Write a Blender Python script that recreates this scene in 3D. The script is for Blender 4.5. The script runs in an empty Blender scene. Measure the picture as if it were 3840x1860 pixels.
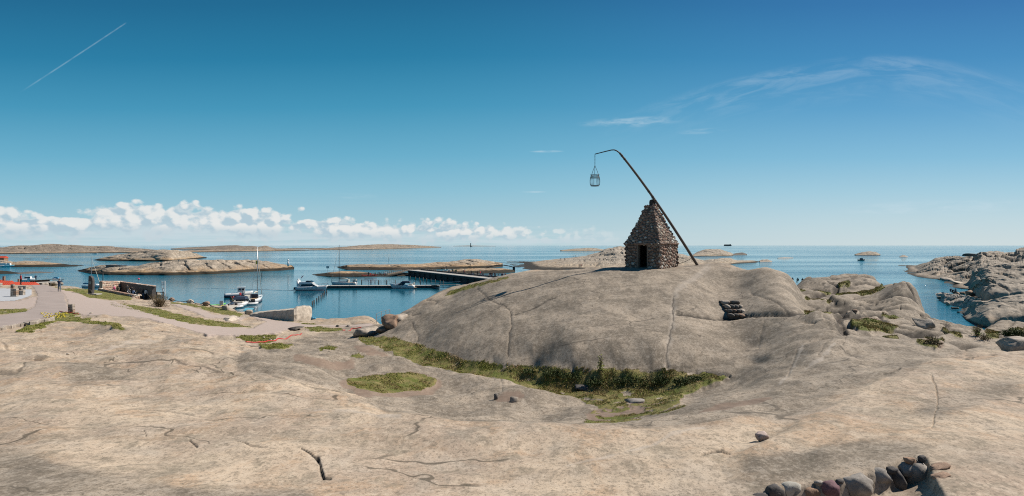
import bpy, bmesh, math, random
import numpy as np
from mathutils import Vector, Matrix

random.seed(11)
rng = np.random.default_rng(11)
sc = bpy.context.scene
C = sc.collection

# ---------------------------------------------------------------- camera, sky, sun, exposure
F, E, V0, U0 = 2095.0, 13.0, 920.0, 1920.0      # focal length (photo px), eye height above the sea, horizon row, centre column
cam = bpy.data.cameras.new("camera")
cam.sensor_width = 36.0
cam.lens = F / 3840.0 * 36.0
cam.shift_y = -(930.0 - V0) / 3840.0
cam.clip_start = 0.1
cam.clip_end = 60000.0
camo = bpy.data.objects.new("camera", cam)
camo.location = (0, 0, E)
camo.rotation_euler = (math.radians(90), 0, 0)
C.objects.link(camo)
sc.camera = camo

SUN_AZ, SUN_EL = math.radians(72), math.radians(47)   # azimuth from +Y towards +X
sun = bpy.data.lights.new("sun", "SUN")
sun.energy = 4.9
sun.angle = math.radians(0.53)
sun.color = (1.0, 0.925, 0.82)
suno = bpy.data.objects.new("sun", sun)
sdir = Vector((math.sin(SUN_AZ) * math.cos(SUN_EL), math.cos(SUN_AZ) * math.cos(SUN_EL), math.sin(SUN_EL)))
suno.rotation_euler = sdir.to_track_quat('Z', 'Y').to_euler()
suno.location = (60, 30, 80)
C.objects.link(suno)

vs = sc.view_settings
vs.view_transform = 'Standard'
vs.look = 'None'
vs.exposure = 0.5
vs.gamma = 1.0
vs.use_curve_mapping = False
sc.cycles.filter_width = 1.1
sc.cycles.use_denoising = False


def node(nt, typ, ins=None, **props):
    n = nt.nodes.new(typ)
    for k, v in props.items():
        setattr(n, k, v)
    if ins:
        for k, v in ins.items():
            s = n.inputs[k]
            if isinstance(v, bpy.types.NodeSocket):
                nt.links.new(v, s)
            else:
                if s.type == 'RGBA' and hasattr(v, '__len__') and len(v) == 3:
                    v = (v[0], v[1], v[2], 1.0)
                s.default_value = v
    return n


def math_(nt, op, a, b=None, c=None, clamp=False):
    ins = {0: a}
    if b is not None:
        ins[1] = b
    if c is not None:
        ins[2] = c
    return node(nt, 'ShaderNodeMath', ins, operation=op, use_clamp=clamp).outputs[0]


def mapr(nt, v, a, b, c=0.0, d=1.0, smooth=True):
    return node(nt, 'ShaderNodeMapRange', {0: v, 1: a, 2: b, 3: c, 4: d}, interpolation_type='SMOOTHSTEP' if smooth else 'LINEAR', clamp=True).outputs[0]


def mix(nt, f, a, b, mode='MIX'):
    n = nt.nodes.new('ShaderNodeMix')
    n.data_type = 'RGBA'
    n.blend_type = mode
    for idx, v in ((0, f), (6, a), (7, b)):
        s = n.inputs[idx]
        if isinstance(v, bpy.types.NodeSocket):
            nt.links.new(v, s)
        else:
            if idx and len(v) == 3:
                v = (*v, 1.0)
            s.default_value = v
    return n.outputs[2]


def noise(nt, vec, scale, detail=4.0, rough=0.55, dist=0.0, out=0):
    return node(nt, 'ShaderNodeTexNoise', {'Vector': vec, 'Scale': scale, 'Detail': detail, 'Roughness': rough, 'Distortion': dist}).outputs[out]


def mapping(nt, vec, scale=(1, 1, 1), rot=(0, 0, 0), loc=(0, 0, 0)):
    return node(nt, 'ShaderNodeMapping', {'Vector': vec, 'Scale': scale, 'Rotation': rot, 'Location': loc}).outputs[0]


# world: physical sky, a low bank of cumulus to the left, cirrus to the right and one condensation trail
W = bpy.data.worlds.new("World")
sc.world = W
W.use_nodes = True
wt = W.node_tree
wt.nodes.clear()
W.cycles.sampling_method = 'MANUAL'
W.cycles.sample_map_resolution = 256
wout = wt.nodes.new('ShaderNodeOutputWorld')
BG = 0.1
SK = 2 ** -0.5          # sky colours are given as they show at the chosen exposure
bg = node(wt, 'ShaderNodeBackground', {'Strength': BG})
wt.links.new(bg.outputs[0], wout.inputs[0])
sky = node(wt, 'ShaderNodeTexSky', sky_type='NISHITA')
sky.sun_disc = False
sky.sun_elevation = SUN_EL
sky.sun_rotation = SUN_AZ
sky.altitude = 0.0
sky.air_density = 1.0
sky.dust_density = 0.6
sky.ozone_density = 2.5
tc = node(wt, 'ShaderNodeTexCoord').outputs['Generated']
sx = node(wt, 'ShaderNodeSeparateXYZ', {0: tc})
X_, Y_, Z_ = sx.outputs
az = math_(wt, 'ARCTAN2', X_, Y_)
hh = math_(wt, 'SQRT', math_(wt, 'ADD', math_(wt, 'MULTIPLY', X_, X_), math_(wt, 'MULTIPLY', Y_, Y_)))
te = math_(wt, 'DIVIDE', Z_, math_(wt, 'MAXIMUM', hh, 0.001))


def skyxy(u, v):
    a = math.atan((u - U0) / F)
    return a, (V0 - v) / F * math.cos(a)


# graded sky: the physical sky carried towards the clear, cool gradient of the day
azk = math_(wt, 'MULTIPLY_ADD', math_(wt, 'MINIMUM', math_(wt, 'MULTIPLY', az, az), 0.8), 0.65, 1.0)


def skyramp(stops):
    r = node(wt, 'ShaderNodeValToRGB', {0: math_(wt, 'MULTIPLY', te, azk, clamp=True)})
    el = r.color_ramp.elements
    el[0].position, el[0].color = stops[0][0], tuple(c / BG * 0.1 for c in stops[0][1]) + (1,)
    el[1].position, el[1].color = stops[-1][0], tuple(c / BG * 0.1 for c in stops[-1][1]) + (1,)
    for p_, c_ in stops[1:-1]:
        e = el.new(p_)
        e.color = tuple(c / BG * 0.1 for c in c_) + (1,)
    return r.outputs[0]


left = skyramp([(0.0, (0.45, 0.64, 0.71)), (0.05, (0.36, 0.58, 0.68)), (0.10, (0.245, 0.52, 0.66)), (0.16, (0.138, 0.43, 0.605)), (0.25, (0.050, 0.305, 0.49)), (0.34, (0.014, 0.205, 0.375)), (0.44, (0.007, 0.140, 0.285)), (1.0, (0.005, 0.085, 0.19))])
right_ = skyramp([(0.0, (0.60, 0.71, 0.745)), (0.05, (0.49, 0.66, 0.74)), (0.10, (0.36, 0.595, 0.725)), (0.16, (0.22, 0.495, 0.69)), (0.25, (0.105, 0.355, 0.605)), (0.34, (0.046, 0.255, 0.510)), (0.44, (0.025, 0.172, 0.415)), (1.0, (0.012, 0.085, 0.25))])
grad = mix(wt, mapr(wt, az, -0.25, 0.75), left, right_)
grad = node(wt, 'ShaderNodeVectorMath', {0: grad, 1: (1 / BG, 1 / BG, 1 / BG)}, operation='MULTIPLY').outputs[0]
skyc = mix(wt, 0.92, sky.outputs[0], grad)
# cumulus
te15 = math_(wt, 'MULTIPLY', te, 1.35)
cvec = node(wt, 'ShaderNodeCombineXYZ', {0: az, 1: te15, 2: 0.37}).outputs[0]
cvec2 = node(wt, 'ShaderNodeCombineXYZ', {0: math_(wt, 'ADD', az, 0.006), 1: math_(wt, 'ADD', te15, 0.011), 2: 0.37}).outputs[0]


def cloudfield(vec):
    big = noise(wt, vec, 17.0, 2.0, 0.5)
    fine = noise(wt, vec, 48.0, 4.0, 0.58)
    puff = node(wt, 'ShaderNodeTexVoronoi', {'Vector': vec, 'Scale': 42.0, 'Detail': 1.0, 'Roughness': 0.6}, feature='F1').outputs['Distance']
    s = math_(wt, 'ADD', math_(wt, 'MULTIPLY', big, 0.42), math_(wt, 'MULTIPLY', fine, 0.38))
    return math_(wt, 'MULTIPLY_ADD', math_(wt, 'SUBTRACT', 0.75, puff), 0.28, s)


d1 = cloudfield(cvec)
d2 = cloudfield(cvec2)
cr = node(wt, 'ShaderNodeValToRGB', {0: mapr(wt, az, -1.2, 0.4, smooth=False)})
TOPS = [(-4000, 0.045), (-400, 0.058), (0, 0.054), (150, 0.058), (225, 0.040), (330, 0.054), (400, 0.064), (700, 0.064), (850, 0.058), (1000, 0.058), (1120, 0.050), (1300, 0.041), (1600, 0.037), (1900, 0.030), (2150, 0.026), (2400, 0.010), (2700, 0.0)]
el = cr.color_ramp.elements
for i, (uu, tt) in enumerate(TOPS):
    aa = math.atan((uu - U0) / F)
    pos_ = (aa + 1.2) / 1.6
    e = el[i] if i < 2 else el.new(pos_)
    e.position = pos_
    e.color = (tt * 10 * (0.35 + 0.65 * math.cos(aa)),) * 3 + (1,)
topl = math_(wt, 'MULTIPLY', node(wt, 'ShaderNodeSeparateColor', {0: cr.outputs[0]}).outputs[0], 0.1)
d0 = math_(wt, 'SUBTRACT', d1, 0.31)
gap = mapr(wt, noise(wt, mapping(wt, cvec, (8.0, 14.0, 1.0)), 1.0, 2.0, 0.5), 0.34, 0.46, -0.018, 0.0)
rel = math_(wt, 'SUBTRACT', math_(wt, 'ADD', math_(wt, 'MULTIPLY_ADD', d0, 0.072, topl), gap), te)
dens = mapr(wt, rel, -0.0025, 0.0065)
basel = math_(wt, 'MULTIPLY', topl, 0.45)
dens = math_(wt, 'MULTIPLY', dens, mapr(wt, math_(wt, 'MULTIPLY_ADD', d0, 0.10, math_(wt, 'SUBTRACT', te, basel)), -0.006, 0.010, 0.0, 1.0))
dens = math_(wt, 'MULTIPLY', dens, mapr(wt, az, -0.08, 0.27, 0.92, 0.0))
lit = mapr(wt, math_(wt, 'SUBTRACT', d1, d2), -0.10, 0.07)
lit = math_(wt, 'MAXIMUM', lit, mapr(wt, rel, 0.010, 0.0, 0.0, 0.8))
lit = math_(wt, 'MULTIPLY', lit, mapr(wt, math_(wt, 'SUBTRACT', te, basel), -0.006, 0.010, 0.30, 1.0))
ccol = mix(wt, lit, tuple(c / BG for c in (0.45, 0.58, 0.66)), tuple(c / BG for c in (0.82, 0.825, 0.81)))
stripes = noise(wt, mapping(wt, cvec, (7.0, 110.0, 1.0)), 1.0, 4.0, 0.55)
st = math_(wt, 'MULTIPLY', mapr(wt, stripes, 0.40, 0.62), mapr(wt, te, 0.006, 0.045, 0.75, 0.0))
st = math_(wt, 'MULTIPLY', st, mapr(wt, az, 0.0, 0.3, 1.0, 0.2))
col = mix(wt, st, skyc, tuple(c / BG for c in (0.58, 0.69, 0.74)))
under = math_(wt, 'MULTIPLY', mapr(wt, rel, 0.004, 0.03), math_(wt, 'MULTIPLY', mapr(wt, noise(wt, mapping(wt, cvec, (9, 40, 1)), 1.0, 4.0, 0.55), 0.30, 0.50), mapr(wt, te, 0.004, 0.02, 0.3, 0.8)))
col = mix(wt, under, col, tuple(c / BG for c in (0.58, 0.68, 0.73)))
col = mix(wt, math_(wt, 'MULTIPLY', dens, 0.95), col, ccol)
# cirrus: an arched feather, two small wisps
a0, e0 = skyxy(3150, 222)
da = math_(wt, 'SUBTRACT', az, a0)
arc = math_(wt, 'MULTIPLY_ADD', math_(wt, 'MULTIPLY', da, da), mapr(wt, da, -0.05, 0.05, -0.5, -1.7), e0)
dd = math_(wt, 'SUBTRACT', arc, te)
band = math_(wt, 'MULTIPLY', mapr(wt, dd, -0.006, 0.008), mapr(wt, dd, 0.085, 0.004))
band = math_(wt, 'MULTIPLY', band, math_(wt, 'MULTIPLY', mapr(wt, da, -0.42, -0.12), mapr(wt, da, 0.34, 0.05)))
ciw = mapping(wt, node(wt, 'ShaderNodeCombineXYZ', {0: az, 1: dd, 2: 0.0}).outputs[0], (14.0, 60.0, 1.0), (0, 0, 0.15))
cin = mapr(wt, noise(wt, ciw, 1.0, 6.0, 0.62, 0.6), 0.38, 0.72)
cir = math_(wt, 'MULTIPLY', math_(wt, 'MULTIPLY', band, cin), 0.20)
col = mix(wt, cir, col, tuple(c / BG for c in (0.62, 0.75, 0.84)))
wn = mapr(wt, noise(wt, mapping(wt, cvec, (26, 90, 1), (0, 0, 0.1)), 1.0, 4.0, 0.6), 0.36, 0.7)
for (uu, vv, ra, re_, am) in ((2360, 458, 0.10, 0.011, 0.35), (2640, 492, 0.05, 0.006, 0.2), (2050, 568, 0.035, 0.0025, 0.4), (2000, 720, 0.03, 0.002, 0.3), (3500, 780, 0.13, 0.014, 0.25), (1320, 735, 0.05, 0.006, 0.12)):
    aa, ee = skyxy(uu, vv)
    px = math_(wt, 'DIVIDE', math_(wt, 'SUBTRACT', az, aa), ra)
    py = math_(wt, 'DIVIDE', math_(wt, 'SUBTRACT', te, ee), re_)
    rr = math_(wt, 'ADD', math_(wt, 'MULTIPLY', px, px), math_(wt, 'MULTIPLY', py, py))
    m = math_(wt, 'MULTIPLY', math_(wt, 'MULTIPLY', mapr(wt, rr, 1.0, 0.0), wn), am)
    col = mix(wt, m, col, tuple(c / BG for c in (0.66, 0.77, 0.84)))
# condensation trail
(ta, tb), (tcx, td) = skyxy(70, 350), skyxy(475, 84)
L_ = math.hypot(tcx - ta, td - tb)
ux, uy = (tcx - ta) / L_, (td - tb) / L_
rx_ = math_(wt, 'SUBTRACT', az, ta)
ry_ = math_(wt, 'SUBTRACT', te, tb)
al = math_(wt, 'DIVIDE', math_(wt, 'ADD', math_(wt, 'MULTIPLY', rx_, ux), math_(wt, 'MULTIPLY', ry_, uy)), L_)
ac = math_(wt, 'ABSOLUTE', math_(wt, 'SUBTRACT', math_(wt, 'MULTIPLY', rx_, uy), math_(wt, 'MULTIPLY', ry_, ux)))
tr = math_(wt, 'MULTIPLY', mapr(wt, ac, 0.0013, 0.0002), math_(wt, 'MULTIPLY', mapr(wt, al, -0.02, 0.25), mapr(wt, al, 1.005, 0.97)))
trn = mapr(wt, noise(wt, tc, 60.0, 3.0), 0.3, 0.6, 0.35, 1.0)
col = mix(wt, math_(wt, 'MULTIPLY', math_(wt, 'MULTIPLY', tr, trn), 0.22), col, tuple(c / BG for c in (0.55, 0.75, 0.85)))
col = node(wt, 'ShaderNodeVectorMath', {0: col, 1: (SK, SK, SK)}, operation='MULTIPLY').outputs[0]
wt.links.new(col, bg.inputs[0])


# ---------------------------------------------------------------- helpers
def P(u, v, Y):
    return Vector(((u - U0) * Y / F, Y, E - (v - V0) * Y / F))


def SEA(u, v, z=0.0):
    Y = (E - z) * F / (v - V0)
    return Vector(((u - U0) * Y / F, Y, z))


def tag(o, label=None, cat=None, group=None, kind=None):
    if label:
        o['label'] = label
    if cat:
        o['category'] = cat
    if group:
        o['group'] = group
    if kind:
        o['kind'] = kind
    return o


def empty(name, loc, rz=0.0):
    o = bpy.data.objects.new(name, None)
    o.empty_display_size = 0.2
    C.objects.link(o)
    o.location = loc
    o.rotation_euler = (0, 0, rz)
    return o


def link(name, me, parent=None, loc=None, rot=None, scale=None):
    o = bpy.data.objects.new(name, me)
    C.objects.link(o)
    if parent is not None:
        o.parent = parent
    if loc is not None:
        o.location = loc
    if rot is not None:
        o.rotation_euler = rot
    if scale is not None:
        o.scale = scale
    return o


def np_mesh(name, co, quads=None, tris=None, smooth=True, mats=(), attrs=None):
    me = bpy.data.meshes.new(name)
    co = np.ascontiguousarray(co, dtype=np.float32)
    me.vertices.add(len(co))
    me.vertices.foreach_set('co', co.ravel())
    nq = 0 if quads is None else len(quads)
    nt_ = 0 if tris is None else len(tris)
    loops = np.concatenate([np.asarray(a, dtype=np.int32).ravel() for a in (quads, tris) if a is not None and len(a)])
    me.loops.add(len(loops))
    me.loops.foreach_set('vertex_index', loops)
    me.polygons.add(nq + nt_)
    starts = np.concatenate([np.arange(nq, dtype=np.int32) * 4, nq * 4 + np.arange(nt_, dtype=np.int32) * 3])
    me.polygons.foreach_set('loop_start', starts)
    me.polygons.foreach_set('use_smooth', np.full(nq + nt_, smooth, dtype=bool))
    for m in mats:
        me.materials.append(m)
    me.update(calc_edges=True)
    if attrs:
        for k, v in attrs.items():
            a = me.color_attributes.new(k, 'FLOAT_COLOR', 'POINT')
            v = np.ascontiguousarray(v, dtype=np.float32)
            if v.shape[1] == 3:
                v = np.concatenate([v, np.ones((len(v), 1), np.float32)], 1)
            a.data.foreach_set('color', v.ravel())
    return me


def fl(a, b, n):
    return [float(x) for x in np.linspace(a, b, n)]


class MB:
    """collects boxes, tubes, prisms and lofts, then links them as one mesh object"""

    def __init__(self):
        self.v, self.f = [], []

    def add(self, vs_, fs):
        b = len(self.v)
        self.v += [tuple(p) for p in vs_]
        self.f += [tuple(i + b for i in f) for f in fs]
        return self

    def box(self, c, s, rz=0.0, M=None, taper=1.0):
        hx, hy, hz = s[0] / 2, s[1] / 2, s[2] / 2
        pts = []
        for z in (-1, 1):
            k = taper if z > 0 else 1.0
            for x, y in ((-1, -1), (1, -1), (1, 1), (-1, 1)):
                p = Vector((x * hx * k, y * hy * k, z * hz))
                if rz:
                    p.rotate(Matrix.Rotation(rz, 3, 'Z'))
                if M is not None:
                    p = M @ p
                pts.append(p + Vector(c))
        return self.add(pts, [(3, 2, 1, 0), (4, 5, 6, 7), (0, 1, 5, 4), (1, 2, 6, 5), (2, 3, 7, 6), (3, 0, 4, 7)])

    def tube(self, pts, r, n=8, cap=True):
        pts = [Vector(p) for p in pts]
        rs = r if hasattr(r, '__len__') else [r] * len(pts)
        rings = []
        for i, p in enumerate(pts):
            d = (pts[min(i + 1, len(pts) - 1)] - pts[max(i - 1, 0)])
            d = d.normalized() if d.length > 1e-9 else Vector((0, 0, 1))
            a = d.orthogonal().normalized() if i == 0 else (a - d * a.dot(d)).normalized()
            b = d.cross(a)
            rings.append([p + (a * math.cos(2 * math.pi * k / n) + b * math.sin(2 * math.pi * k / n)) * rs[i] for k in range(n)])
        vs_ = [q for rg in rings for q in rg]
        fs = [(i * n + k, i * n + (k + 1) % n, (i + 1) * n + (k + 1) % n, (i + 1) * n + k) for i in range(len(pts) - 1) for k in range(n)]
        if cap:
            fs += [tuple(range(n - 1, -1, -1)), tuple((len(pts) - 1) * n + k for k in range(n))]
        return self.add(vs_, fs)

    def loft(self, sections, closed=True, cap=True):
        n = len(sections[0])
        vs_ = [q for s in sections for q in s]
        fs = []
        for i in range(len(sections) - 1):
            for k in range(n if closed else n - 1):
                fs.append((i * n + k, i * n + (k + 1) % n, (i + 1) * n + (k + 1) % n, (i + 1) * n + k))
        if cap:
            fs += [tuple(range(n - 1, -1, -1)), tuple((len(sections) - 1) * n + k for k in range(n))]
        return self.add(vs_, fs)

    def prism(self, outline, y0, y1):
        """outline in (x, z), extruded along y"""
        n = len(outline)
        vs_ = [(x, y0, z) for x, z in outline] + [(x, y1, z) for x, z in outline]
        fs = [tuple(range(n)), tuple(range(2 * n - 1, n - 1, -1))] + [(k, n + k, n + (k + 1) % n, (k + 1) % n) for k in range(n)]
        return self.add(vs_, fs)

    def build(self, name, mat, parent=None, smooth=False, loc=None, rot=None, bevel=0.0):
        me = bpy.data.meshes.new(name)
        me.from_pydata(self.v, [], self.f)
        bm = bmesh.new()
        bm.from_mesh(me)
        bmesh.ops.recalc_face_normals(bm, faces=bm.faces)
        if bevel:
            bmesh.ops.bevel(bm, geom=list(bm.edges), offset=bevel, segments=1, affect='EDGES')
        bm.to_mesh(me)
        bm.free()
        me.materials.append(mat)
        if smooth:
            for p in me.polygons:
                p.use_smooth = True
        me.update()
        return link(name, me, parent, loc, rot)


def copy_tree(o, parent=None):
    c = o.copy()
    C.objects.link(c)
    c.parent = parent
    for ch in list(o.children):
        copy_tree(ch, c)
    return c


# numpy noise
def _hash(ix, iy, seed):
    h = (ix.astype(np.int64) * 374761393 + iy.astype(np.int64) * 668265263 + seed * 1442695041) & 0xffffffff
    h = ((h ^ (h >> 13)) * 1274126177) & 0xffffffff
    h = (h ^ (h >> 16)) & 0xffffffff
    return h


def perlin(x, y, seed=0):
    x0, y0 = np.floor(x), np.floor(y)
    fx, fy = x - x0, y - y0
    sx_, sy_ = fx * fx * fx * (fx * (fx * 6 - 15) + 10), fy * fy * fy * (fy * (fy * 6 - 15) + 10)

    def g(dx, dy):
        a = _hash(x0 + dx, y0 + dy, seed).astype(np.float64) * (2 * math.pi / 4294967296.0)
        return np.cos(a) * (fx - dx) + np.sin(a) * (fy - dy)
    n0 = g(0, 0) * (1 - sx_) + g(1, 0) * sx_
    n1 = g(0, 1) * (1 - sx_) + g(1, 1) * sx_
    return (n0 * (1 - sy_) + n1 * sy_) * 1.5


def fbm(x, y, seed=0, octs=4, gain=0.5, lac=2.03):
    s, a = 0.0, 1.0
    for i in range(octs):
        s = s + a * perlin(x, y, seed + i * 17)
        x, y, a = x * lac + 3.7, y * lac - 1.3, a * gain
    return s


def worley(x, y, seed=0):
    x0, y0 = np.floor(x), np.floor(y)
    f1 = np.full(x.shape, 9.0)
    f2 = np.full(x.shape, 9.0)
    cid = np.zeros(x.shape)
    cx_ = np.zeros(x.shape)
    cy_ = np.zeros(x.shape)
    for dx in (-1, 0, 1):
        for dy in (-1, 0, 1):
            h = _hash(x0 + dx, y0 + dy, seed)
            px = x0 + dx + (h & 0xffff) / 65536.0
            py = y0 + dy + ((h >> 16) & 0xffff) / 65536.0
            d = np.hypot(px - x, py - y)
            near = d < f1
            f2 = np.where(near, f1, np.minimum(f2, d))
            cid = np.where(near, ((h * 2654435761) & 0xffff) / 65536.0, cid)
            cx_ = np.where(near, x - px, cx_)
            cy_ = np.where(near, y - py, cy_)
            f1 = np.where(near, d, f1)
    return f1, f2, cid, cx_, cy_


def smooth(a, b, x):
    t = np.clip((x - a) / (b - a), 0, 1)
    return t * t * (3 - 2 * t)


def inpoly(u, v, poly):
    p = np.asarray(poly, float)
    r = np.zeros(u.shape, bool)
    box_ = (u >= p[:, 0].min()) & (u <= p[:, 0].max()) & (v >= p[:, 1].min()) & (v <= p[:, 1].max())
    if not box_.any():
        return r
    uu, vv = u[box_], v[box_]
    m = np.zeros(uu.shape, bool)
    j = len(p) - 1
    for i in range(len(p)):
        (xi, yi), (xj, yj) = p[i], p[j]
        if yi != yj:
            m ^= ((yi > vv) != (yj > vv)) & (uu < (xj - xi) * (vv - yi) / (yj - yi) + xi)
        j = i
    r[box_] = m
    return r


# ---------------------------------------------------------------- materials
def new_mat(name):
    m = bpy.data.materials.new(name)
    m.use_nodes = True
    nt = m.node_tree
    b = nt.nodes['Principled BSDF']
    return m, nt, b


def setin(nt, b, **kw):
    for k, v in kw.items():
        s = b.inputs[k.replace('_', ' ')]
        if isinstance(v, bpy.types.NodeSocket):
            nt.links.new(v, s)
        else:
            s.default_value = (*v, 1.0) if hasattr(v, '__len__') and len(v) == 3 and s.type == 'RGBA' else v


def bump(nt, h, dist, strength=1.0, normal=None):
    ins = {'Height': h, 'Distance': dist, 'Strength': strength}
    if normal is not None:
        ins['Normal'] = normal
    return node(nt, 'ShaderNodeBump', ins).outputs[0]


def simple(name, colr, rough=0.6, metal=0.0, var=0.15, scale=3.0, bmp=0.0, spec=0.5):
    m, nt, b = new_mat(name)
    t = node(nt, 'ShaderNodeTexCoord').outputs['Object']
    n1 = noise(nt, t, scale, 5.0, 0.6)
    dark = tuple(c * (1 - var) for c in colr)
    lite = tuple(min(1.0, c * (1 + var)) for c in colr)
    setin(nt, b, Base_Color=mix(nt, n1, dark, lite), Roughness=rough, Metallic=metal)
    b.inputs['Specular IOR Level'].default_value = spec
    if bmp:
        setin(nt, b, Normal=bump(nt, n1, bmp))
    return m


def granite_color(nt, pos, scl=1.0, warm=(0.505, 0.402, 0.298), grey=(0.282, 0.232, 0.180)):
    """speckled lichen-grown granite; returns (warm colour, grey colour, height)"""
    iso = mapping(nt, pos, (1.25 * scl, 0.9 * scl, 1.2 * scl))
    big = noise(nt, pos, 0.30 * scl, 3.0, 0.6)
    stretch = mapping(nt, pos, (0.75 * scl, 0.55 * scl, 0.8 * scl), (0, 0, 0.5))
    str_ = noise(nt, stretch, 1.0, 4.0, 0.62, 0.5)
    med = noise(nt, iso, 1.3, 5.0, 0.70)
    sp1 = noise(nt, iso, 4.6, 3.0, 0.70)
    sp2 = noise(nt, iso, 12.5, 2.0, 0.70)
    grain = noise(nt, iso, 33.0, 1.0, 0.7)

    def lay_(c, f, a, b_, amt, col_):
        return mix(nt, math_(nt, 'MULTIPLY', mapr(nt, f, a, b_), amt), c, col_)
    flow = noise(nt, mapping(nt, pos, (0.10 * scl, 0.62 * scl, 0.4 * scl), (0, 0, 0.08)), 1.0, 5.0, 0.6, 0.9)
    w = mix(nt, mapr(nt, big, 0.38, 0.62), tuple(c * 1.12 for c in warm), tuple(c * f for c, f in zip(warm, (0.84, 0.82, 0.84))))
    w = lay_(w, str_, 0.50, 0.64, 0.55, (0.47, 0.31, 0.19))
    w = lay_(w, str_, 0.46, 0.34, 0.40, (0.40, 0.35, 0.29))
    w = lay_(w, flow, 0.50, 0.62, 0.36, (0.30, 0.245, 0.185))
    pat = noise(nt, pos, 0.75 * scl, 4.0, 0.62, 0.3)
    w = lay_(w, pat, 0.555, 0.60, 0.36, (0.245, 0.215, 0.165))
    w = lay_(w, pat, 0.43, 0.37, 0.40, (0.56, 0.47, 0.375))
    w = lay_(w, med, 0.53, 0.64, 0.65, (0.27, 0.225, 0.165))
    w = lay_(w, sp1, 0.535, 0.60, 0.42, (0.22, 0.18, 0.135))
    w = lay_(w, sp1, 0.45, 0.36, 0.40, (0.66, 0.545, 0.42))
    w = lay_(w, sp2, 0.56, 0.63, 0.50, (0.15, 0.125, 0.095))
    w = lay_(w, sp2, 0.43, 0.34, 0.32, (0.68, 0.57, 0.45))
    w = lay_(w, grain, 0.57, 0.66, 0.35, (0.13, 0.11, 0.085))
    g = mix(nt, mapr(nt, str_, 0.36, 0.64), tuple(c * 1.50 for c in grey), tuple(c * 0.78 for c in grey))
    g = lay_(g, flow, 0.50, 0.60, 0.45, (0.17, 0.14, 0.105))
    g = lay_(g, med, 0.46, 0.34, 0.50, (0.45, 0.385, 0.315))
    g = lay_(g, med, 0.56, 0.66, 0.55, (0.165, 0.135, 0.10))
    g = lay_(g, sp1, 0.52, 0.63, 0.55, (0.15, 0.122, 0.09))
    g = lay_(g, sp1, 0.46, 0.36, 0.55, (0.43, 0.37, 0.30))
    g = lay_(g, sp2, 0.53, 0.64, 0.55, (0.12, 0.10, 0.075))
    g = lay_(g, sp2, 0.45, 0.35, 0.45, (0.44, 0.38, 0.31))
    g = lay_(g, grain, 0.56, 0.66, 0.5, (0.11, 0.095, 0.075))
    h = math_(nt, 'ADD', math_(nt, 'MULTIPLY', med, 0.5), math_(nt, 'MULTIPLY_ADD', sp1, 0.4, math_(nt, 'MULTIPLY', sp2, 0.16)))
    warp = node(nt, 'ShaderNodeVectorMath', {0: pos, 1: node(nt, 'ShaderNodeVectorMath', {0: noise(nt, pos, 0.9 * scl, 2.0, 0.5, out=1), 1: (1.6 / scl, 1.6 / scl, 0.0)}, operation='MULTIPLY').outputs[0]}, operation='ADD').outputs[0]
    vor = node(nt, 'ShaderNodeTexVoronoi', {'Vector': mapping(nt, warp, (0.16 * scl, 0.34 * scl, 0.25 * scl), (0, 0, 0.25)), 'Scale': 1.0}, feature='DISTANCE_TO_EDGE').outputs['Distance']
    jn = math_(nt, 'MULTIPLY', mapr(nt, vor, 0.011, 0.003), mapr(nt, big, 0.46, 0.58))
    w = lay_(w, jn, 0.0, 1.0, 0.75, (0.085, 0.07, 0.05))
    g = lay_(g, jn, 0.0, 1.0, 0.6, (0.07, 0.058, 0.045))
    return w, g, h


def make_ground():
    m, nt, b = new_mat("granite_ground")
    pos = node(nt, 'ShaderNodeNewGeometry').outputs['Position']
    m1 = node(nt, 'ShaderNodeSeparateColor', {0: node(nt, 'ShaderNodeAttribute', attribute_name='m1').outputs['Color']}).outputs
    m2 = node(nt, 'ShaderNodeSeparateColor', {0: node(nt, 'ShaderNodeAttribute', attribute_name='m2').outputs['Color']}).outputs
    w, g, h = granite_color(nt, pos)
    edge = noise(nt, pos, 1.3, 5.0, 0.6)
    wide = noise(nt, mapping(nt, pos, (0.22, 0.5, 1.0)), 1.0, 5.0, 0.65)
    gm = mapr(nt, math_(nt, 'ADD', m1[2], math_(nt, 'MULTIPLY_ADD', wide, 1.7, -0.85)), 0.22, 0.78)
    c = mix(nt, gm, w, g)
    # pale seam
    c = mix(nt, math_(nt, 'MULTIPLY', m2[2], 0.75), c, (0.52, 0.46, 0.40))
    # peat stain, then the dark tint along cracks and slab joints
    c = mix(nt, math_(nt, 'MULTIPLY', mapr(nt, math_(nt, 'MULTIPLY_ADD', edge, 1.2, math_(nt, 'SUBTRACT', m2[1], 0.6)), 0.25, 0.75), 0.7), c, mix(nt, edge, (0.16, 0.105, 0.075), (0.30, 0.21, 0.16)))
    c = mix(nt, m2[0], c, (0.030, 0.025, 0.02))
    # gravel path
    gn = noise(nt, pos, 9.0, 4.0, 0.7)
    gc = mix(nt, gn, (0.33, 0.26, 0.225), (0.47, 0.39, 0.345))
    c = mix(nt, m1[1], c, gc)
    # turf
    tn = noise(nt, pos, 1.7, 5.0, 0.65)
    tf = noise(nt, pos, 22.0, 3.0, 0.7)
    tcol = mix(nt, mapr(nt, tn, 0.35, 0.68), (0.125, 0.145, 0.028), (0.27, 0.215, 0.09))
    tcol = mix(nt, math_(nt, 'MULTIPLY', mapr(nt, tf, 0.5, 0.68), 0.5), tcol, (0.06, 0.07, 0.018))
    gmask = mapr(nt, math_(nt, 'ADD', m1[0], math_(nt, 'MULTIPLY_ADD', tf, 0.5, -0.25)), 0.35, 0.65)
    c = mix(nt, gmask, c, tcol)
    bm_ = bump(nt, h, 0.02, 0.6)
    setin(nt, b, Base_Color=c, Roughness=0.9, Normal=bm_)
    b.inputs['Specular IOR Level'].default_value = 0.25
    return m


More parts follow.
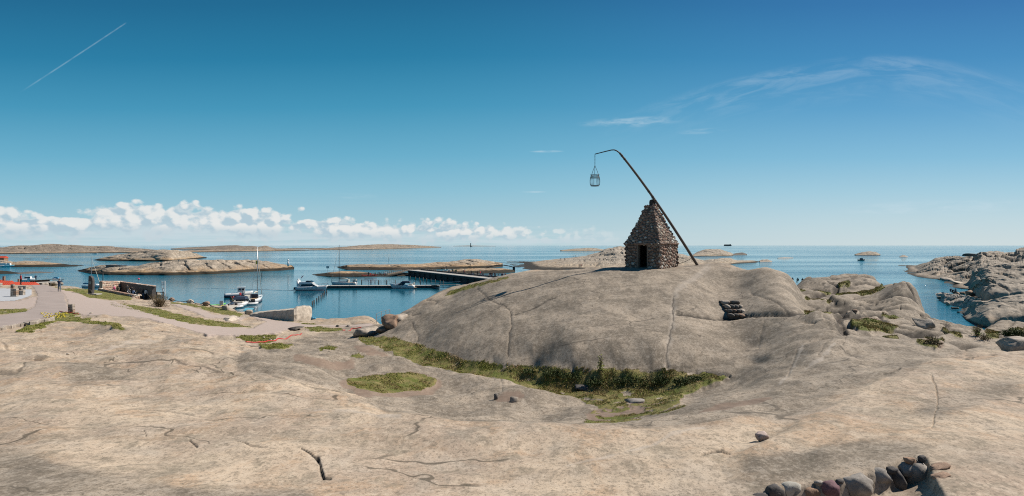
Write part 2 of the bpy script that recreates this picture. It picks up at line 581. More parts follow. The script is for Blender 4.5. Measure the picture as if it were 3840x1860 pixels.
def make_island(name, warm, grey, tide=0.9, scl=0.35):
    m, nt, b = new_mat(name)
    pos = node(nt, 'ShaderNodeNewGeometry').outputs['Position']
    z = node(nt, 'ShaderNodeSeparateXYZ', {0: pos}).outputs[2]
    w, g, h = granite_color(nt, pos, scl, warm, grey)
    n1 = noise(nt, pos, 0.09, 5.0, 0.6)
    hz = math_(nt, 'MULTIPLY_ADD', n1, 5.0, z)
    c = mix(nt, mapr(nt, hz, 3.2, 6.2), w, g)
    n2 = noise(nt, pos, 0.5, 4.0, 0.6)
    c = mix(nt, mapr(nt, math_(nt, 'MULTIPLY_ADD', n2, 0.7, z), tide + 0.55, tide), c, (0.035, 0.028, 0.018))
    setin(nt, b, Base_Color=c, Roughness=0.88, Normal=bump(nt, h, 0.10, 0.6))
    b.inputs['Specular IOR Level'].default_value = 0.25
    return m


def make_boulder(name, colr, var=0.3, scl=1.0):
    m, nt, b = new_mat(name)
    pos = node(nt, 'ShaderNodeNewGeometry').outputs['Position']
    n1 = noise(nt, pos, 2.2 * scl, 6.0, 0.65)
    n2 = noise(nt, pos, 16.0 * scl, 5.0, 0.7)
    n3 = noise(nt, pos, 60.0 * scl, 3.0, 0.7)
    c = mix(nt, mapr(nt, n1, 0.35, 0.65), tuple(x * (1 - var) for x in colr), tuple(min(1, x * (1 + var)) for x in colr))
    c = mix(nt, math_(nt, 'MULTIPLY', mapr(nt, n2, 0.54, 0.68), 0.6), c, tuple(x * 0.45 for x in colr))
    c = mix(nt, math_(nt, 'MULTIPLY', mapr(nt, n3, 0.56, 0.68), 0.5), c, tuple(min(1, x * 1.5) for x in colr))
    h = math_(nt, 'MULTIPLY_ADD', n2, 0.4, n1)
    setin(nt, b, Base_Color=c, Roughness=0.85, Normal=bump(nt, h, 0.04 / scl, 0.8))
    b.inputs['Specular IOR Level'].default_value = 0.3
    return m


def make_sea():
    m, nt, b = new_mat("sea_water")
    pos = node(nt, 'ShaderNodeNewGeometry').outputs['Position']
    patch = noise(nt, mapping(nt, pos, (0.0016, 0.011, 1.0), (0, 0, 0.1)), 1.0, 4.0, 0.55, 0.3)
    streak = noise(nt, mapping(nt, pos, (0.006, 0.05, 1.0), (0, 0, -0.15)), 1.0, 4.0, 0.6, 0.8)
    sh = node(nt, 'ShaderNodeVectorMath', {0: pos, 1: (-45.0, 135.0, 0.0)}, operation='DISTANCE').outputs['Value']
    calm = mapr(nt, sh, 60.0, 190.0)
    wind = mapr(nt, math_(nt, 'ADD', math_(nt, 'MULTIPLY', patch, 0.6), math_(nt, 'MULTIPLY', streak, 0.4)), 0.40, 0.60)
    rip = noise(nt, mapping(nt, pos, (0.55, 1.1, 1.0), (0, 0, 0.2)), 1.0, 4.0, 0.6)
    rip2 = noise(nt, mapping(nt, pos, (2.0, 3.2, 1.0)), 1.0, 3.0, 0.6)
    hgt = math_(nt, 'ADD', rip, math_(nt, 'MULTIPLY', rip2, 0.22))
    amp = math_(nt, 'MULTIPLY_ADD', math_(nt, 'MULTIPLY', calm, math_(nt, 'MULTIPLY_ADD', wind, 0.75, 0.25)), 0.34, 0.035)
    nrm = bump(nt, math_(nt, 'MULTIPLY', hgt, amp), 1.0, 1.0)
    deep = mix(nt, calm, (0.004, 0.095, 0.150), mix(nt, wind, (0.020, 0.240, 0.330), (0.005, 0.130, 0.220)))
    rough = math_(nt, 'MULTIPLY_ADD', math_(nt, 'MULTIPLY', wind, calm), 0.10, 0.03)
    setin(nt, b, Base_Color=deep, Roughness=rough, Normal=nrm)
    b.inputs['IOR'].default_value = 1.333
    setin(nt, b, Specular_IOR_Level=mapr(nt, sh, 40.0, 260.0, 0.5, 0.21))
    return m


def make_leaf(name, c1, c2, trans=True):
    m, nt, b = new_mat(name)
    pos = node(nt, 'ShaderNodeNewGeometry').outputs['Position']
    n1 = noise(nt, pos, 1.3, 3.0, 0.6)
    n2 = noise(nt, pos, 11.0, 2.0, 0.6)
    c = mix(nt, mapr(nt, math_(nt, 'MULTIPLY_ADD', n2, 0.5, math_(nt, 'MULTIPLY', n1, 0.5)), 0.36, 0.64), c1, c2)
    setin(nt, b, Base_Color=c, Roughness=0.7)
    b.inputs['Specular IOR Level'].default_value = 0.2
    return m


M = {}
M['ground'] = make_ground()
M['sea'] = make_sea()
M['island'] = make_island("island_rock", (0.46, 0.285, 0.13), (0.39, 0.325, 0.255), 1.35)
M['grey_island'] = make_island("grey_shore_rock", (0.43, 0.35, 0.25), (0.40, 0.345, 0.28), 0.7, 0.5)
M['far_island'] = make_island("heathy_island", (0.40, 0.29, 0.20), (0.215, 0.175, 0.14), 1.2, 0.12)
M['head'] = make_island("headland_rock", (0.36, 0.30, 0.235), (0.34, 0.29, 0.235), 0.4, 0.7)
M['boulder'] = make_boulder("boulder_granite", (0.40, 0.34, 0.28))
M['pale_boulder'] = make_boulder("pale_granite", (0.52, 0.45, 0.37), 0.2)
M['dark_boulder'] = make_boulder("dark_rock", (0.14, 0.125, 0.11))
M['brown_boulder'] = make_boulder("brown_rock", (0.30, 0.20, 0.14))
M['blades'] = make_leaf("grass_blades", (0.175, 0.215, 0.034), (0.38, 0.33, 0.10))
M['straw'] = make_leaf("dry_grass", (0.32, 0.225, 0.10), (0.48, 0.36, 0.18))
M['leaf'] = make_leaf("shrub_leaves", (0.024, 0.042, 0.010), (0.075, 0.10, 0.022))
M['bright_leaf'] = make_leaf("sprig_leaves", (0.16, 0.20, 0.03), (0.28, 0.30, 0.05))
M['twig'] = make_leaf("bare_twigs", (0.13, 0.09, 0.05), (0.22, 0.17, 0.09))
M['white'] = simple("white_gelcoat", (0.80, 0.80, 0.79), 0.25, var=0.04)
M['offwhite'] = simple("deck_cream", (0.66, 0.60, 0.50), 0.5, var=0.08)
M['glass'] = simple("tinted_glass", (0.015, 0.025, 0.035), 0.08, var=0.2)
M['navy'] = simple("navy_canvas", (0.02, 0.035, 0.07), 0.7, var=0.2)
M['black'] = simple("black_rubber", (0.015, 0.015, 0.016), 0.6)
M['steel'] = simple("galvanised_steel", (0.52, 0.53, 0.54), 0.4, 0.8, var=0.08)
M['iron'] = simple("dark_wrought_iron", (0.04, 0.042, 0.045), 0.6, 0.3, var=0.25, scale=12)
M['red'] = simple("red_paint", (0.62, 0.06, 0.035), 0.5, var=0.12)
M['orange'] = simple("orange_red_roofing", (0.62, 0.085, 0.04), 0.65, var=0.15, scale=1.2)
M['hose'] = simple("red_hose", (0.55, 0.04, 0.03), 0.5, var=0.15)
M['timber'] = simple("weathered_timber", (0.20, 0.155, 0.115), 0.85, var=0.35, scale=6, bmp=0.02)
M['dark_timber'] = simple("tarred_timber", (0.045, 0.04, 0.035), 0.8, var=0.3, scale=4)
M['grey_timber'] = simple("grey_planks", (0.16, 0.16, 0.165), 0.85, var=0.2, scale=4)
M['concrete'] = simple("concrete", (0.46, 0.43, 0.39), 0.9, var=0.15, scale=1.5, bmp=0.01)
M['dark_concrete'] = simple("wet_concrete", (0.055, 0.052, 0.05), 0.8, var=0.3, scale=0.6)
M['asphalt'] = simple("old_asphalt", (0.36, 0.295, 0.262), 0.92, var=0.22, scale=0.6, bmp=0.004)
M['gravel'] = simple("pink_gravel", (0.45, 0.36, 0.31), 0.95, var=0.16, scale=2.5, bmp=0.02)
M['paving'] = simple("grey_slabs", (0.47, 0.48, 0.50), 0.85, var=0.1, scale=0.9)
M['mortar'] = simple("dark_mortar", (0.10, 0.085, 0.07), 0.95, var=0.3, scale=6, bmp=0.01)
M['slate'] = simple("dark_slate", (0.075, 0.065, 0.062), 0.7, var=0.3, scale=2.0, bmp=0.02)
M['plaque'] = simple("bronze_plaque", (0.16, 0.20, 0.19), 0.45, 0.5)
M['blue'] = simple("blue_tarpaulin", (0.04, 0.25, 0.42), 0.6)
M['lightblue'] = simple("light_blue_panel", (0.16, 0.50, 0.62), 0.5)
M['yellow'] = simple("yellow_plastic", (0.70, 0.55, 0.04), 0.5)
M['green'] = simple("green_plastic", (0.16, 0.55, 0.08), 0.5)
M['teak'] = simple("teak_deck", (0.40, 0.29, 0.18), 0.7, var=0.15, scale=8)


def stone_mat(name, attr, gain=1.35):
    m, nt, b = new_mat(name)
    if attr:
        r = node(nt, 'ShaderNodeSeparateColor', {0: node(nt, 'ShaderNodeAttribute', attribute_name='rnd').outputs['Color']}).outputs[0]
    else:
        r = node(nt, 'ShaderNodeObjectInfo').outputs['Random']
    ramp = node(nt, 'ShaderNodeValToRGB', {0: r})
    el = ramp.color_ramp.elements
    stops = [(0.0, (0.15, 0.10, 0.075)), (0.2, (0.22, 0.145, 0.105)), (0.4, (0.26, 0.16, 0.12)), (0.52, (0.17, 0.135, 0.115)),
             (0.66, (0.28, 0.22, 0.17)), (0.8, (0.21, 0.12, 0.09)), (0.9, (0.34, 0.29, 0.23)), (0.965, (0.42, 0.39, 0.34)), (1.0, (0.5, 0.48, 0.43))]
    el[0].position, el[0].color = stops[0][0], (*stops[0][1], 1)
    el[1].position, el[1].color = stops[-1][0], (*stops[-1][1], 1)
    for p_, c_ in stops[1:-1]:
        e = el.new(p_)
        e.color = (*c_, 1)
    pos = node(nt, 'ShaderNodeNewGeometry').outputs['Position']
    n1 = noise(nt, pos, 18.0, 4.0, 0.65)
    c = mix(nt, 1.0, ramp.outputs[0], mix(nt, n1, tuple([0.55 * gain] * 3), tuple([1.35 * gain] * 3)), 'MULTIPLY')
    setin(nt, b, Base_Color=c, Roughness=0.85, Normal=bump(nt, n1, 0.015))
    b.inputs['Specular IOR Level'].default_value = 0.3
    return m


M['stone'] = stone_mat("hut_stone", False)
M['stone_mass'] = stone_mat("hut_stone_joined", True)
M['stone_pale'] = stone_mat("yard_stone", False, 2.2)

# ---------------------------------------------------------------- the near land: one continuous sheet of granite
COLS = {   # photo column: (distance, photo row) where seen; (distance, -drop below the eye) where hidden
    -500: [(8, 1860), (10.5, 1700), (15.5, 1500), (21, 1400), (30, 1300), (37, 1250), (46, 1200), (53, 1170), (70, 1110), (88, 1070)],
    0: [(8, 1860), (10.5, 1700), (15.5, 1500), (21, 1400), (30, 1300), (37, 1250), (46, 1200), (53, 1170), (70, 1110), (88, 1070)],
    250: [(8, 1860), (10.5, 1700), (15.5, 1500), (21, 1400), (31, 1300), (39, 1240), (47, 1200), (54, 1170), (73, 1110), (90, 1072)],
    500: [(8.2, 1860), (10.8, 1700), (16, 1500), (21.5, 1400), (30, 1300), (40, 1225), (46, 1200), (64, 1150), (80, 1122), (90, 1108)],
    800: [(8.4, 1860), (11, 1700), (16.5, 1500), (22, 1400), (27.5, 1330), (32, 1288), (40, 1260), (46, 1232), (54, 1202), (68, 1163), (77, 1144)],
    1100: [(8.6, 1860), (11.3, 1700), (13.7, 1600), (17, 1500), (22.5, 1400), (30, 1328), (36, 1288), (45, 1248), (56, 1212), (62, 1196)],
    1220: [(14, 1600), (30, 1335), (38, 1282), (45, 1248), (56, 1212), (64, 1193)],
    1310: [(14, 1600), (24, 1428), (31, 1345), (36, 1300), (45, 1248), (56, 1212), (64, 1193)],
    1400: [(8.8, 1860), (11.6, 1700), (14, 1600), (19, 1500), (24, 1430), (31, 1350), (36, 1300), (44, 1250), (55, 1212), (63, 1192)],
    1500: [(8.9, 1860), (11.7, 1700), (14, 1600), (19, 1520), (24, 1450), (26.5, 1400), (32, 1340), (36, 1292), (38, 1270), (41, 1222), (45, 1177), (50, -6.6), (58, -9.5), (66, -13)],
    1580: [(14, 1602), (33, 1320), (36.5, 1280), (40, 1215), (46, 1128), (52, -5.8), (60, -9.5), (68, -14)],
    1700: [(9, 1860), (11.8, 1700), (13.8, 1612), (19, 1550), (22, 1500), (25.5, 1450), (28, 1400), (31, 1340), (34.5, 1255), (39, 1155), (43, 1105), (48, 1076), (54, -4.8), (62, -9), (70, -14)],
    1850: [(13.9, 1602), (18.5, 1555), (27.5, 1395), (29.5, 1355), (36, 1180), (41, 1085), (46, 1043), (53, -3.9), (62, -8.5), (72, -14)],
    2000: [(9, 1860), (11.6, 1700), (14, 1592), (20, 1560), (22.5, 1500), (25, 1450), (27.5, 1400), (28.5, 1372), (31, 1300), (34.5, 1200), (38.5, 1100), (42, 1042), (45.5, 1016), (55, -3.9), (65, -9), (75, -14)],
    2150: [(14, 1592), (19.5, 1555), (26.5, 1395), (33, 1210), (37.5, 1100), (43.5, 1012), (50, -2.6), (62, -7), (75, -14)],
    2300: [(9, 1860), (11.3, 1700), (14, 1596), (18, 1572), (21.5, 1500), (25, 1422), (26, 1390), (29, 1300), (32.5, 1200), (36.5, 1100), (41, 1026), (43, 1007), (46, 1003), (54, -2.9), (65, -8), (75, -14)],
    2450: [(14, 1594), (17, 1560), (22, 1480), (25.2, 1412), (28.5, 1300), (32, 1200), (36, 1100), (40, 1030), (42, 1009), (44, 1002), (47, 998), (54, -2.8), (64, -7), (75, -14)],
    2600: [(9, 1860), (11, 1700), (13.5, 1600), (16, 1540), (19.5, 1480), (24, 1422), (25, 1402), (28, 1300), (31.5, 1200), (36, 1100), (39.5, 1040), (42.5, 1008), (45.5, 996), (48, 995), (55, -3), (65, -8), (75, -14)],
    2750: [(13.2, 1600), (20, 1455), (24, 1400), (27.5, 1290), (31, 1195), (35, 1100), (39, 1030), (43.5, 1001), (46, 999), (53, -3), (62, -7), (72, -14)],
    2880: [(8.8, 1860), (10.8, 1700), (13, 1600), (16, 1500), (19.5, 1420), (23.5, 1350), (27, 1280), (30, 1200), (34, 1100), (38, 1030), (41.5, 1003), (44, -2.6), (50, -5), (60, -9), (70, -14)],
    2960: [(29, 1190), (34, 1105), (37.5, 1050), (39, 1030), (42, -3.3), (48, -4.2)],
    3020: [(8.6, 1860), (10.5, 1700), (12.6, 1600), (15.5, 1500), (19, 1400), (23, 1300), (27.5, 1203), (30, 1180), (34, -4.1), (40, 1120), (46, 1085), (53, 1050), (57, 1043), (66, -6.5), (80, -14)],
    3120: [(8.5, 1860), (10.3, 1700), (12.3, 1600), (15, 1500), (18.3, 1400), (22, 1300), (26.5, 1205), (31, 1172), (37, 1132), (45, 1090), (54, 1046), (58, 1038), (66, -6.5), (80, -14)],
    3300: [(8.3, 1860), (10, 1700), (12, 1600), (14.5, 1500), (17.5, 1400), (20.5, 1322), (23, 1272), (27, 1232), (33, 1180), (41, 1120), (48, 1082), (54, 1058), (61, -6), (75, -14)],
    3450: [(8.2, 1860), (9.8, 1700), (11.7, 1600), (14, 1500), (17, 1400), (19.5, 1332), (22, 1292), (26, 1250), (32, 1200), (38, 1150), (43, 1112), (47, -5.5), (52, -9), (60, -14)],
    3560: [(16.8, 1400), (19.5, 1332), (21.5, 1302), (27, 1250), (32, 1215), (34.5, 1206), (38, -7), (44, -14)],
    3720: [(8, 1860), (9.5, 1700), (11.3, 1600), (13.6, 1500), (16.5, 1400), (20, 1322), (24, 1290), (31, 1252), (38, 1228), (44, -8), (52, -14)],
    3860: [(8, 1860), (9.5, 1700), (11.3, 1600), (13.6, 1500), (16.5, 1400), (20, 1316), (24, 1290), (31, 1252), (38, 1228), (46, -8), (54, -14)],
    4300: [(8, 1860), (9.5, 1700), (11.3, 1600), (13.6, 1500), (16.5, 1400), (20, 1316), (24, 1290), (31, 1252), (38, 1228), (46, -8), (54, -14)],
}
DOME = {1580: (36.5, 1280, 46, 1128, 1.25), 1700: (31, 1340, 48, 1076, 1.5), 1850: (29.5, 1355, 46, 1043, 1.7), 2000: (28.5, 1372, 45.5, 1016, 1.85), 2150: (26.5, 1395, 43.5, 1012, 1.9), 2300: (26, 1390, 43, 1007, 1.9), 2450: (25.2, 1412, 42, 1009, 1.9), 2600: (25, 1402, 42.5, 1008, 1.7), 2750: (24, 1400, 43.5, 1001, 1.3)}
for u, (yf, vf, yc, vc, ex_) in DOME.items():   # steep at its foot, rounding over to a flat crown
    ts = (0.07, 0.16, 0.28, 0.42, 0.58, 0.74, 0.88)
    COLS[u] = [r for r in COLS[u] if r[1] < 0 or r[1] >= vf or r[1] <= vc] + [(yf + (yc - yf) * t ** ex_, vf + (vc - vf) * t) for t in ts]
ctl = []
for u, rows in COLS.items():
    a = (u - U0) / F
    for Y, v in rows:
        drop = -v if v < 0 else Y * (v - V0) / F
        ctl.append((a, math.log(Y), drop))
for a in np.linspace(-1.25, 1.2, 9):
    for Y, d in ((2.2, 2.15), (3.2, 2.5), (5, 3.0)):
        ctl.append((a, math.log(Y), d))
ctl = np.array(ctl)
KA = 2.2


def tps(r2):
    return np.where(r2 > 1e-12, 0.5 * r2 * np.log(np.maximum(r2, 1e-12)), 0.0)


cp = np.stack([ctl[:, 0] * KA, ctl[:, 1]], 1)
n_ = len(cp)
A_ = np.zeros((n_ + 3, n_ + 3))
A_[:n_, :n_] = tps(((cp[:, None] - cp[None]) ** 2).sum(-1)) + np.eye(n_) * 2e-4
A_[:n_, n_] = A_[n_, :n_] = 1
A_[:n_, n_ + 1:] = cp
A_[n_ + 1:, :n_] = cp.T
wts = np.linalg.solve(A_, np.concatenate([ctl[:, 2], np.zeros(3)]))


def base_drop(a, ly):
    q = np.stack([np.ravel(a) * KA, np.ravel(ly)], 1)
    out = np.empty(len(q))
    for i in range(0, len(q), 20000):
        s = q[i:i + 20000]
        r2 = ((s[:, None, 0] - cp[None, :, 0]) ** 2 + (s[:, None, 1] - cp[None, :, 1]) ** 2)
        out[i:i + 20000] = tps(r2) @ wts[:n_] + wts[n_] + s @ wts[n_ + 1:]
    return out.reshape(np.shape(a))


NA, NY = 1180, 700
avals = np.linspace(-1.10, 1.06, NA)
lyv = np.linspace(math.log(2.0), math.log(105.0), NY)
# spline on a coarse grid, cubic-smooth upsample by two passes of linear interpolation is enough at this density
ca, cy = np.linspace(avals[0], avals[-1], 396), np.linspace(lyv[0], lyv[-1], 260)
CG = base_drop(*np.meshgrid(ca, cy))


def bilerp(G, a, ly):
    fi = np.clip((ly - cy[0]) / (cy[1] - cy[0]), 0, len(cy) - 1.001)
    fj = np.clip((a - ca[0]) / (ca[1] - ca[0]), 0, len(ca) - 1.001)
    i, j = fi.astype(int), fj.astype(int)
    s, t = fi - i, fj - j
    return (G[i, j] * (1 - t) + G[i, j + 1] * t) * (1 - s) + (G[i + 1, j] * (1 - t) + G[i + 1, j + 1] * t) * s


AA, LL = np.meshgrid(avals, lyv)
YY = np.exp(LL)
XX = AA * YY
ZZ = E - bilerp(CG, AA, LL)
UU = U0 + F * AA
EDGE = np.array([(-700, 88), (130, 90), (260, 91), (372, 90), (376, 97), (560, 97), (585, 92), (640, 83), (860, 77), (900, 70), (1010, 68), (1300, 66), (1440, 64), (1460, 62), (1475, 58), (1500, 75), (1600, 200), (6000, 200)], float)
YE = np.interp(UU, EDGE[:, 0], EDGE[:, 1])
YE = YE + fbm(XX * 0.5, YY * 0.5, 5, 3) * np.where(UU < 1500, 0.5, 0)


def pix_v():
    return V0 + F * (E - ZZ) / YY


VV = pix_v()
cm = np.minimum.accumulate(VV, axis=0)
vis = (VV <= np.vstack([np.full((1, NA), 1e9), cm[:-1]]) + 0.6) & (YY < YE)
pu = fbm(XX * 0.9, YY * 0.9, 31, 3) * 9
pv = fbm(XX * 0.9, YY * 0.9, 53, 3) * 4


def mask(polys, soft=True, jitter=1.0):
    r = np.zeros(ZZ.shape, bool)
    for p in polys:
        r |= inpoly(UU + pu * jitter, VV + pv * jitter, p)
    r &= vis
    r = r.astype(np.float32)
    if soft:
        for _ in range(2):
            r[1:-1, 1:-1] = (r[1:-1, 1:-1] * 2 + r[:-2, 1:-1] + r[2:, 1:-1] + r[1:-1, :-2] + r[1:-1, 2:]) / 6
    return r


def ell(cu, cv, ru, rv, n=28):
    return [(cu + ru * math.cos(2 * math.pi * k / n), cv + rv * math.sin(2 * math.pi * k / n)) for k in range(n)]


CHANNEL = [(1345, 1258), (1420, 1265), (1480, 1268), (1560, 1288), (1640, 1308), (1750, 1342), (1850, 1358), (1960, 1378), (2100, 1388), (2250, 1392), (2400, 1390), (2560, 1393), (2650, 1403), (2738, 1410), (2700, 1425), (2620, 1445), (2560, 1465), (2545, 1500), (2590, 1522), (2480, 1560), (2300, 1590), (2190, 1588), (2205, 1565), (2245, 1540), (2230, 1525), (2160, 1505), (2080, 1475), (1960, 1440), (1900, 1415), (1820, 1400), (1700, 1393), (1600, 1360), (1480, 1320), (1400, 1295), (1350, 1285)]
GRASS = [
    CHANNEL, ell(1468, 1428, 172, 34),
    [(175, 1068), (230, 1080), (335, 1083), (380, 1084), (470, 1108), (505, 1118), (470, 1125), (400, 1122), (330, 1115), (290, 1098), (230, 1085)],
    [(410, 1135), (480, 1140), (600, 1158), (700, 1185), (800, 1200), (945, 1225), (900, 1228), (760, 1218), (640, 1200), (560, 1180), (430, 1150)],
    [(640, 1131), (708, 1137), (830, 1156), (914, 1176), (896, 1187), (831, 1176), (751, 1156), (700, 1146), (640, 1140)],
    [(-200, 1156), (0, 1158), (100, 1160), (105, 1165), (70, 1175), (-200, 1178)],
    [(60, 1240), (110, 1215), (190, 1195), (240, 1172), (290, 1172), (310, 1178), (270, 1185), (330, 1195), (400, 1210), (430, 1218), (482, 1242), (440, 1238), (380, 1222), (300, 1207), (220, 1201), (180, 1217), (120, 1242), (60, 1246)],
    [(880, 1260), (1040, 1255), (1035, 1270), (1015, 1285), (935, 1285), (900, 1275)],
    [(970, 1290), (1090, 1290), (1100, 1298), (1040, 1312), (980, 1300)],
    [(950, 1195), (1060, 1200), (1150, 1210), (1235, 1213), (1140, 1218), (1110, 1206)],
    [(1143, 1230), (1200, 1225), (1290, 1232), (1290, 1240), (1180, 1243)],
    [(1188, 1315), (1220, 1306), (1265, 1308), (1252, 1320), (1200, 1326)],
    [(1300, 1345), (1340, 1330), (1372, 1340), (1340, 1356)],
    [(1655, 1105), (1700, 1088), (1790, 1062), (1900, 1040), (1912, 1043), (1800, 1072), (1700, 1100), (1662, 1112)],
    [(2992, 1081), (3060, 1085), (3140, 1087), (3220, 1085), (3265, 1080), (3310, 1060), (3328, 1057), (3318, 1080), (3270, 1093), (3250, 1110), (3230, 1113), (3205, 1099), (3080, 1094), (2995, 1088)],
    [(3019, 1115), (3060, 1112), (3090, 1125), (3125, 1150), (3080, 1145), (3030, 1128)],
    [(3018, 1166), (3130, 1168), (3100, 1178), (3020, 1186)],
    [(3180, 1187), (3230, 1192), (3310, 1205), (3375, 1222), (3330, 1225), (3290, 1228), (3240, 1222), (3210, 1210)],
    [(3290, 1240), (3370, 1250), (3378, 1258), (3320, 1253)], [(3300, 1180), (3350, 1178), (3378, 1194), (3340, 1199)],
    [(3430, 1275), (3520, 1280), (3512, 1296), (3450, 1287)], [(3528, 1222), (3570, 1236), (3615, 1262), (3560, 1250)],
    [(3140, 1055), (3190, 1052), (3195, 1060), (3145, 1064)], [(3690, 1235), (3760, 1240), (3740, 1262), (3700, 1262)], [(3780, 1225), (3840, 1225), (3840, 1240), (3790, 1238)],
    [(3460, 1262), (3540, 1262), (3532, 1276), (3470, 1272)],
]
SOIL = [ell(1468, 1434, 192, 46), [(2190, 1592), (2200, 1560), (2250, 1530), (2360, 1510), (2560, 1470), (2560, 1490), (2430, 1535), (2350, 1560)],
        [(2610, 1545), (2700, 1520), (2880, 1488), (2895, 1500), (2750, 1548), (2650, 1562)], [(1855, 1488), (1900, 1475), (1960, 1480), (1970, 1500), (1920, 1515), (1860, 1505)],
        [(1340, 1295), (1480, 1325), (1380, 1335), (1320, 1310)], [(1090, 1345), (1230, 1360), (1330, 1355), (1330, 1372), (1200, 1375), (1100, 1358)], [(3180, 1185), (3290, 1192), (3310, 1212), (3230, 1214)],
        [(3460, 1268), (3540, 1275), (3530, 1296), (3470, 1290)]]
ROAD = [(-300, 1182), (0, 1182), (95, 1168), (130, 1150), (142, 1110), (128, 1082), (112, 1066), (172, 1066), (222, 1085), (242, 1110), (254, 1150), (262, 1165), (215, 1178), (160, 1195), (80, 1212), (0, 1226), (-300, 1240)]
PATH = [(222, 1085), (290, 1100), (340, 1118), (430, 1130), (520, 1162), (640, 1198), (760, 1220), (945, 1230), (1000, 1205), (950, 1190), (925, 1183), (1060, 1204), (1150, 1215), (1290, 1220), (1400, 1213), (1400, 1224), (1200, 1224), (1090, 1230), (1030, 1250), (900, 1257), (780, 1255), (640, 1218), (560, 1195), (480, 1186), (380, 1182), (300, 1180), (262, 1165), (250, 1120)]
PATH2 = [(636, 1138), (690, 1144), (750, 1158), (800, 1178), (930, 1190), (900, 1200), (770, 1190), (735, 1172), (690, 1156)]
SAND = [(140, 1110), (60, 1130), (-300, 1134), (-300, 1156), (100, 1160), (130, 1150)]
PAVE = [(-300, 1078), (0, 1080), (120, 1086), (118, 1110), (60, 1128), (0, 1131), (-300, 1131)]
grass = mask(GRASS)
sparse = mask([[(2150, 1500), (2250, 1490), (2420, 1488), (2560, 1470), (2700, 1430), (2760, 1410), (2700, 1540), (2300, 1600), (2150, 1600)]])
grass *= 1 - sparse * smooth(-0.15, 0.25, fbm(XX * 1.3, YY * 1.3, 207, 4)) * 0.95
grass *= smooth(-0.75, -0.35, fbm(XX * 0.9, YY * 0.9, 211, 4) + np.clip(grass - 0.5, 0, 1) * 0.6)
soil = mask(SOIL)
for _ in range(8):
    soil[1:-1, 1:-1] = (soil[:-2, 1:-1] + soil[2:, 1:-1] + soil[1:-1, :-2] + soil[1:-1, 2:]) / 4
road = mask([ROAD], jitter=0.15)
path = mask([PATH, PATH2, SAND], jitter=0.6)
pave = mask([PAVE], jitter=0.0)
flat = np.clip(road + path + pave, 0, 1)

# where the grey, lichen-darkened granite of the dome lies (the near slope is paler and warmer)
greyz = mask([[(880, 1330), (1480, 1180), (1800, 1040), (2300, 990), (2960, 990), (3100, 1040), (3600, 1190), (3640, 1290), (3300, 1420), (3000, 1540), (2600, 1600), (2200, 1600), (1700, 1600), (1480, 1560), (1300, 1470), (900, 1400)],
              [(2700, 1820), (2780, 1740), (3050, 1680), (3450, 1660), (3480, 1760), (3300, 1800), (2900, 1850)], [(3380, 1500), (3840, 1400), (3840, 1480), (3500, 1580)], [(-200, 1660), (150, 1680), (300, 1760), (600, 1820), (1200, 1835), (1200, 1950), (-200, 1950)], [(200, 1380), (420, 1370), (520, 1420), (260, 1450)]], jitter=3.0)
def soften(G, n):
    for ax in (0, 1):
        for _ in range(3):
            Gp = np.concatenate([np.repeat(np.take(G, [0], ax), n, ax), G, np.repeat(np.take(G, [-1], ax), n, ax)], ax)
            cs = np.cumsum(Gp, axis=ax, dtype=np.float64)
            hi_, lo_ = np.take(cs, range(2 * n, cs.shape[ax]), ax), np.take(cs, range(0, cs.shape[ax] - 2 * n), ax)
            G = ((hi_ - lo_) / (2 * n)).astype(np.float32)
    return G


greyz = soften(greyz, 11)
greyz = np.clip(greyz + np.where((UU > 2960) & (YY > 22), 0.75, 0), 0, 1)

# relief: undulation, foliation streaks, jointed slabs at the right
rough = (1 - flat) * (1 - 0.6 * grass)
dome = smooth(1450, 1650, UU) * smooth(3060, 2950, UU) * smooth(24, 30, YY + 0.003 * (UU - 1900))
strx, stry = XX * math.cos(0.2) + YY * math.sin(0.2), -XX * math.sin(0.2) + YY * math.cos(0.2)
und = fbm(XX * 0.16, YY * 0.16, 3, 2, 0.4) * 0.24 * smooth(9, 26, YY) * (1 - 0.75 * smooth(45, 58, YY) * (UU < 1600))
fol = fbm(strx * 0.55, stry * 0.55, 9, 3, 0.5) * 0.05
pits = fbm(XX * 2.6, YY * 1.4, 21, 2, 0.5) * 0.006
led = np.abs(fbm(strx * 0.16, stry * 0.6, 77, 3, 0.4)) * -0.11 * (1 - dome) * smooth(6, 14, YY)
scale_far = np.clip(YY / 14, 0.5, 2.0)
ZZ += rough * (und * (1 - 0.55 * dome) + (fol * (1 - 0.55 * dome) + led) * scale_far + pits * np.clip(YY / 9, 0.6, 2.2))
right = smooth(2985, 3060, UU) * smooth(21, 27, YY + (UU - 3300) * 0.004) * (1 - smooth(3640, 3800, UU) * 0.3)
wx, wy = (XX * 0.92 + YY * 0.38) * 0.17, (-XX * 0.38 + YY * 0.92) * 0.30
wx, wy = wx + fbm(XX * 0.12, YY * 0.12, 61, 2) * 0.35, wy + fbm(XX * 0.12, YY * 0.12, 62, 2) * 0.35
f1, f2, cid, cxx, cyy = worley(wx, wy, 8)
slab = (cid - 0.5) * 0.50 - f1 ** 2 * 0.36 + cxx * 0.30 - 0.36 * smooth(0.16, 0.0, f2 - f1)
g1, g2, gid, _, _ = worley(wx * 2.7 + 4, wy * 2.2, 12)
slab += ((gid - 0.5) * 0.2 - 0.18 * smooth(0.20, 0.0, g2 - g1)) * smooth(0.35, 0.6, cid)
ZZ += right * (1 - 0.7 * grass) * slab
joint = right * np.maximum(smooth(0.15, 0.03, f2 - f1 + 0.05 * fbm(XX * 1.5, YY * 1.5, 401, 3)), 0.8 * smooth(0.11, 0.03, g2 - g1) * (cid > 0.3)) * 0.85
stretch_soil = right * smooth(0.13, 0.03, f2 - f1) * 0.5

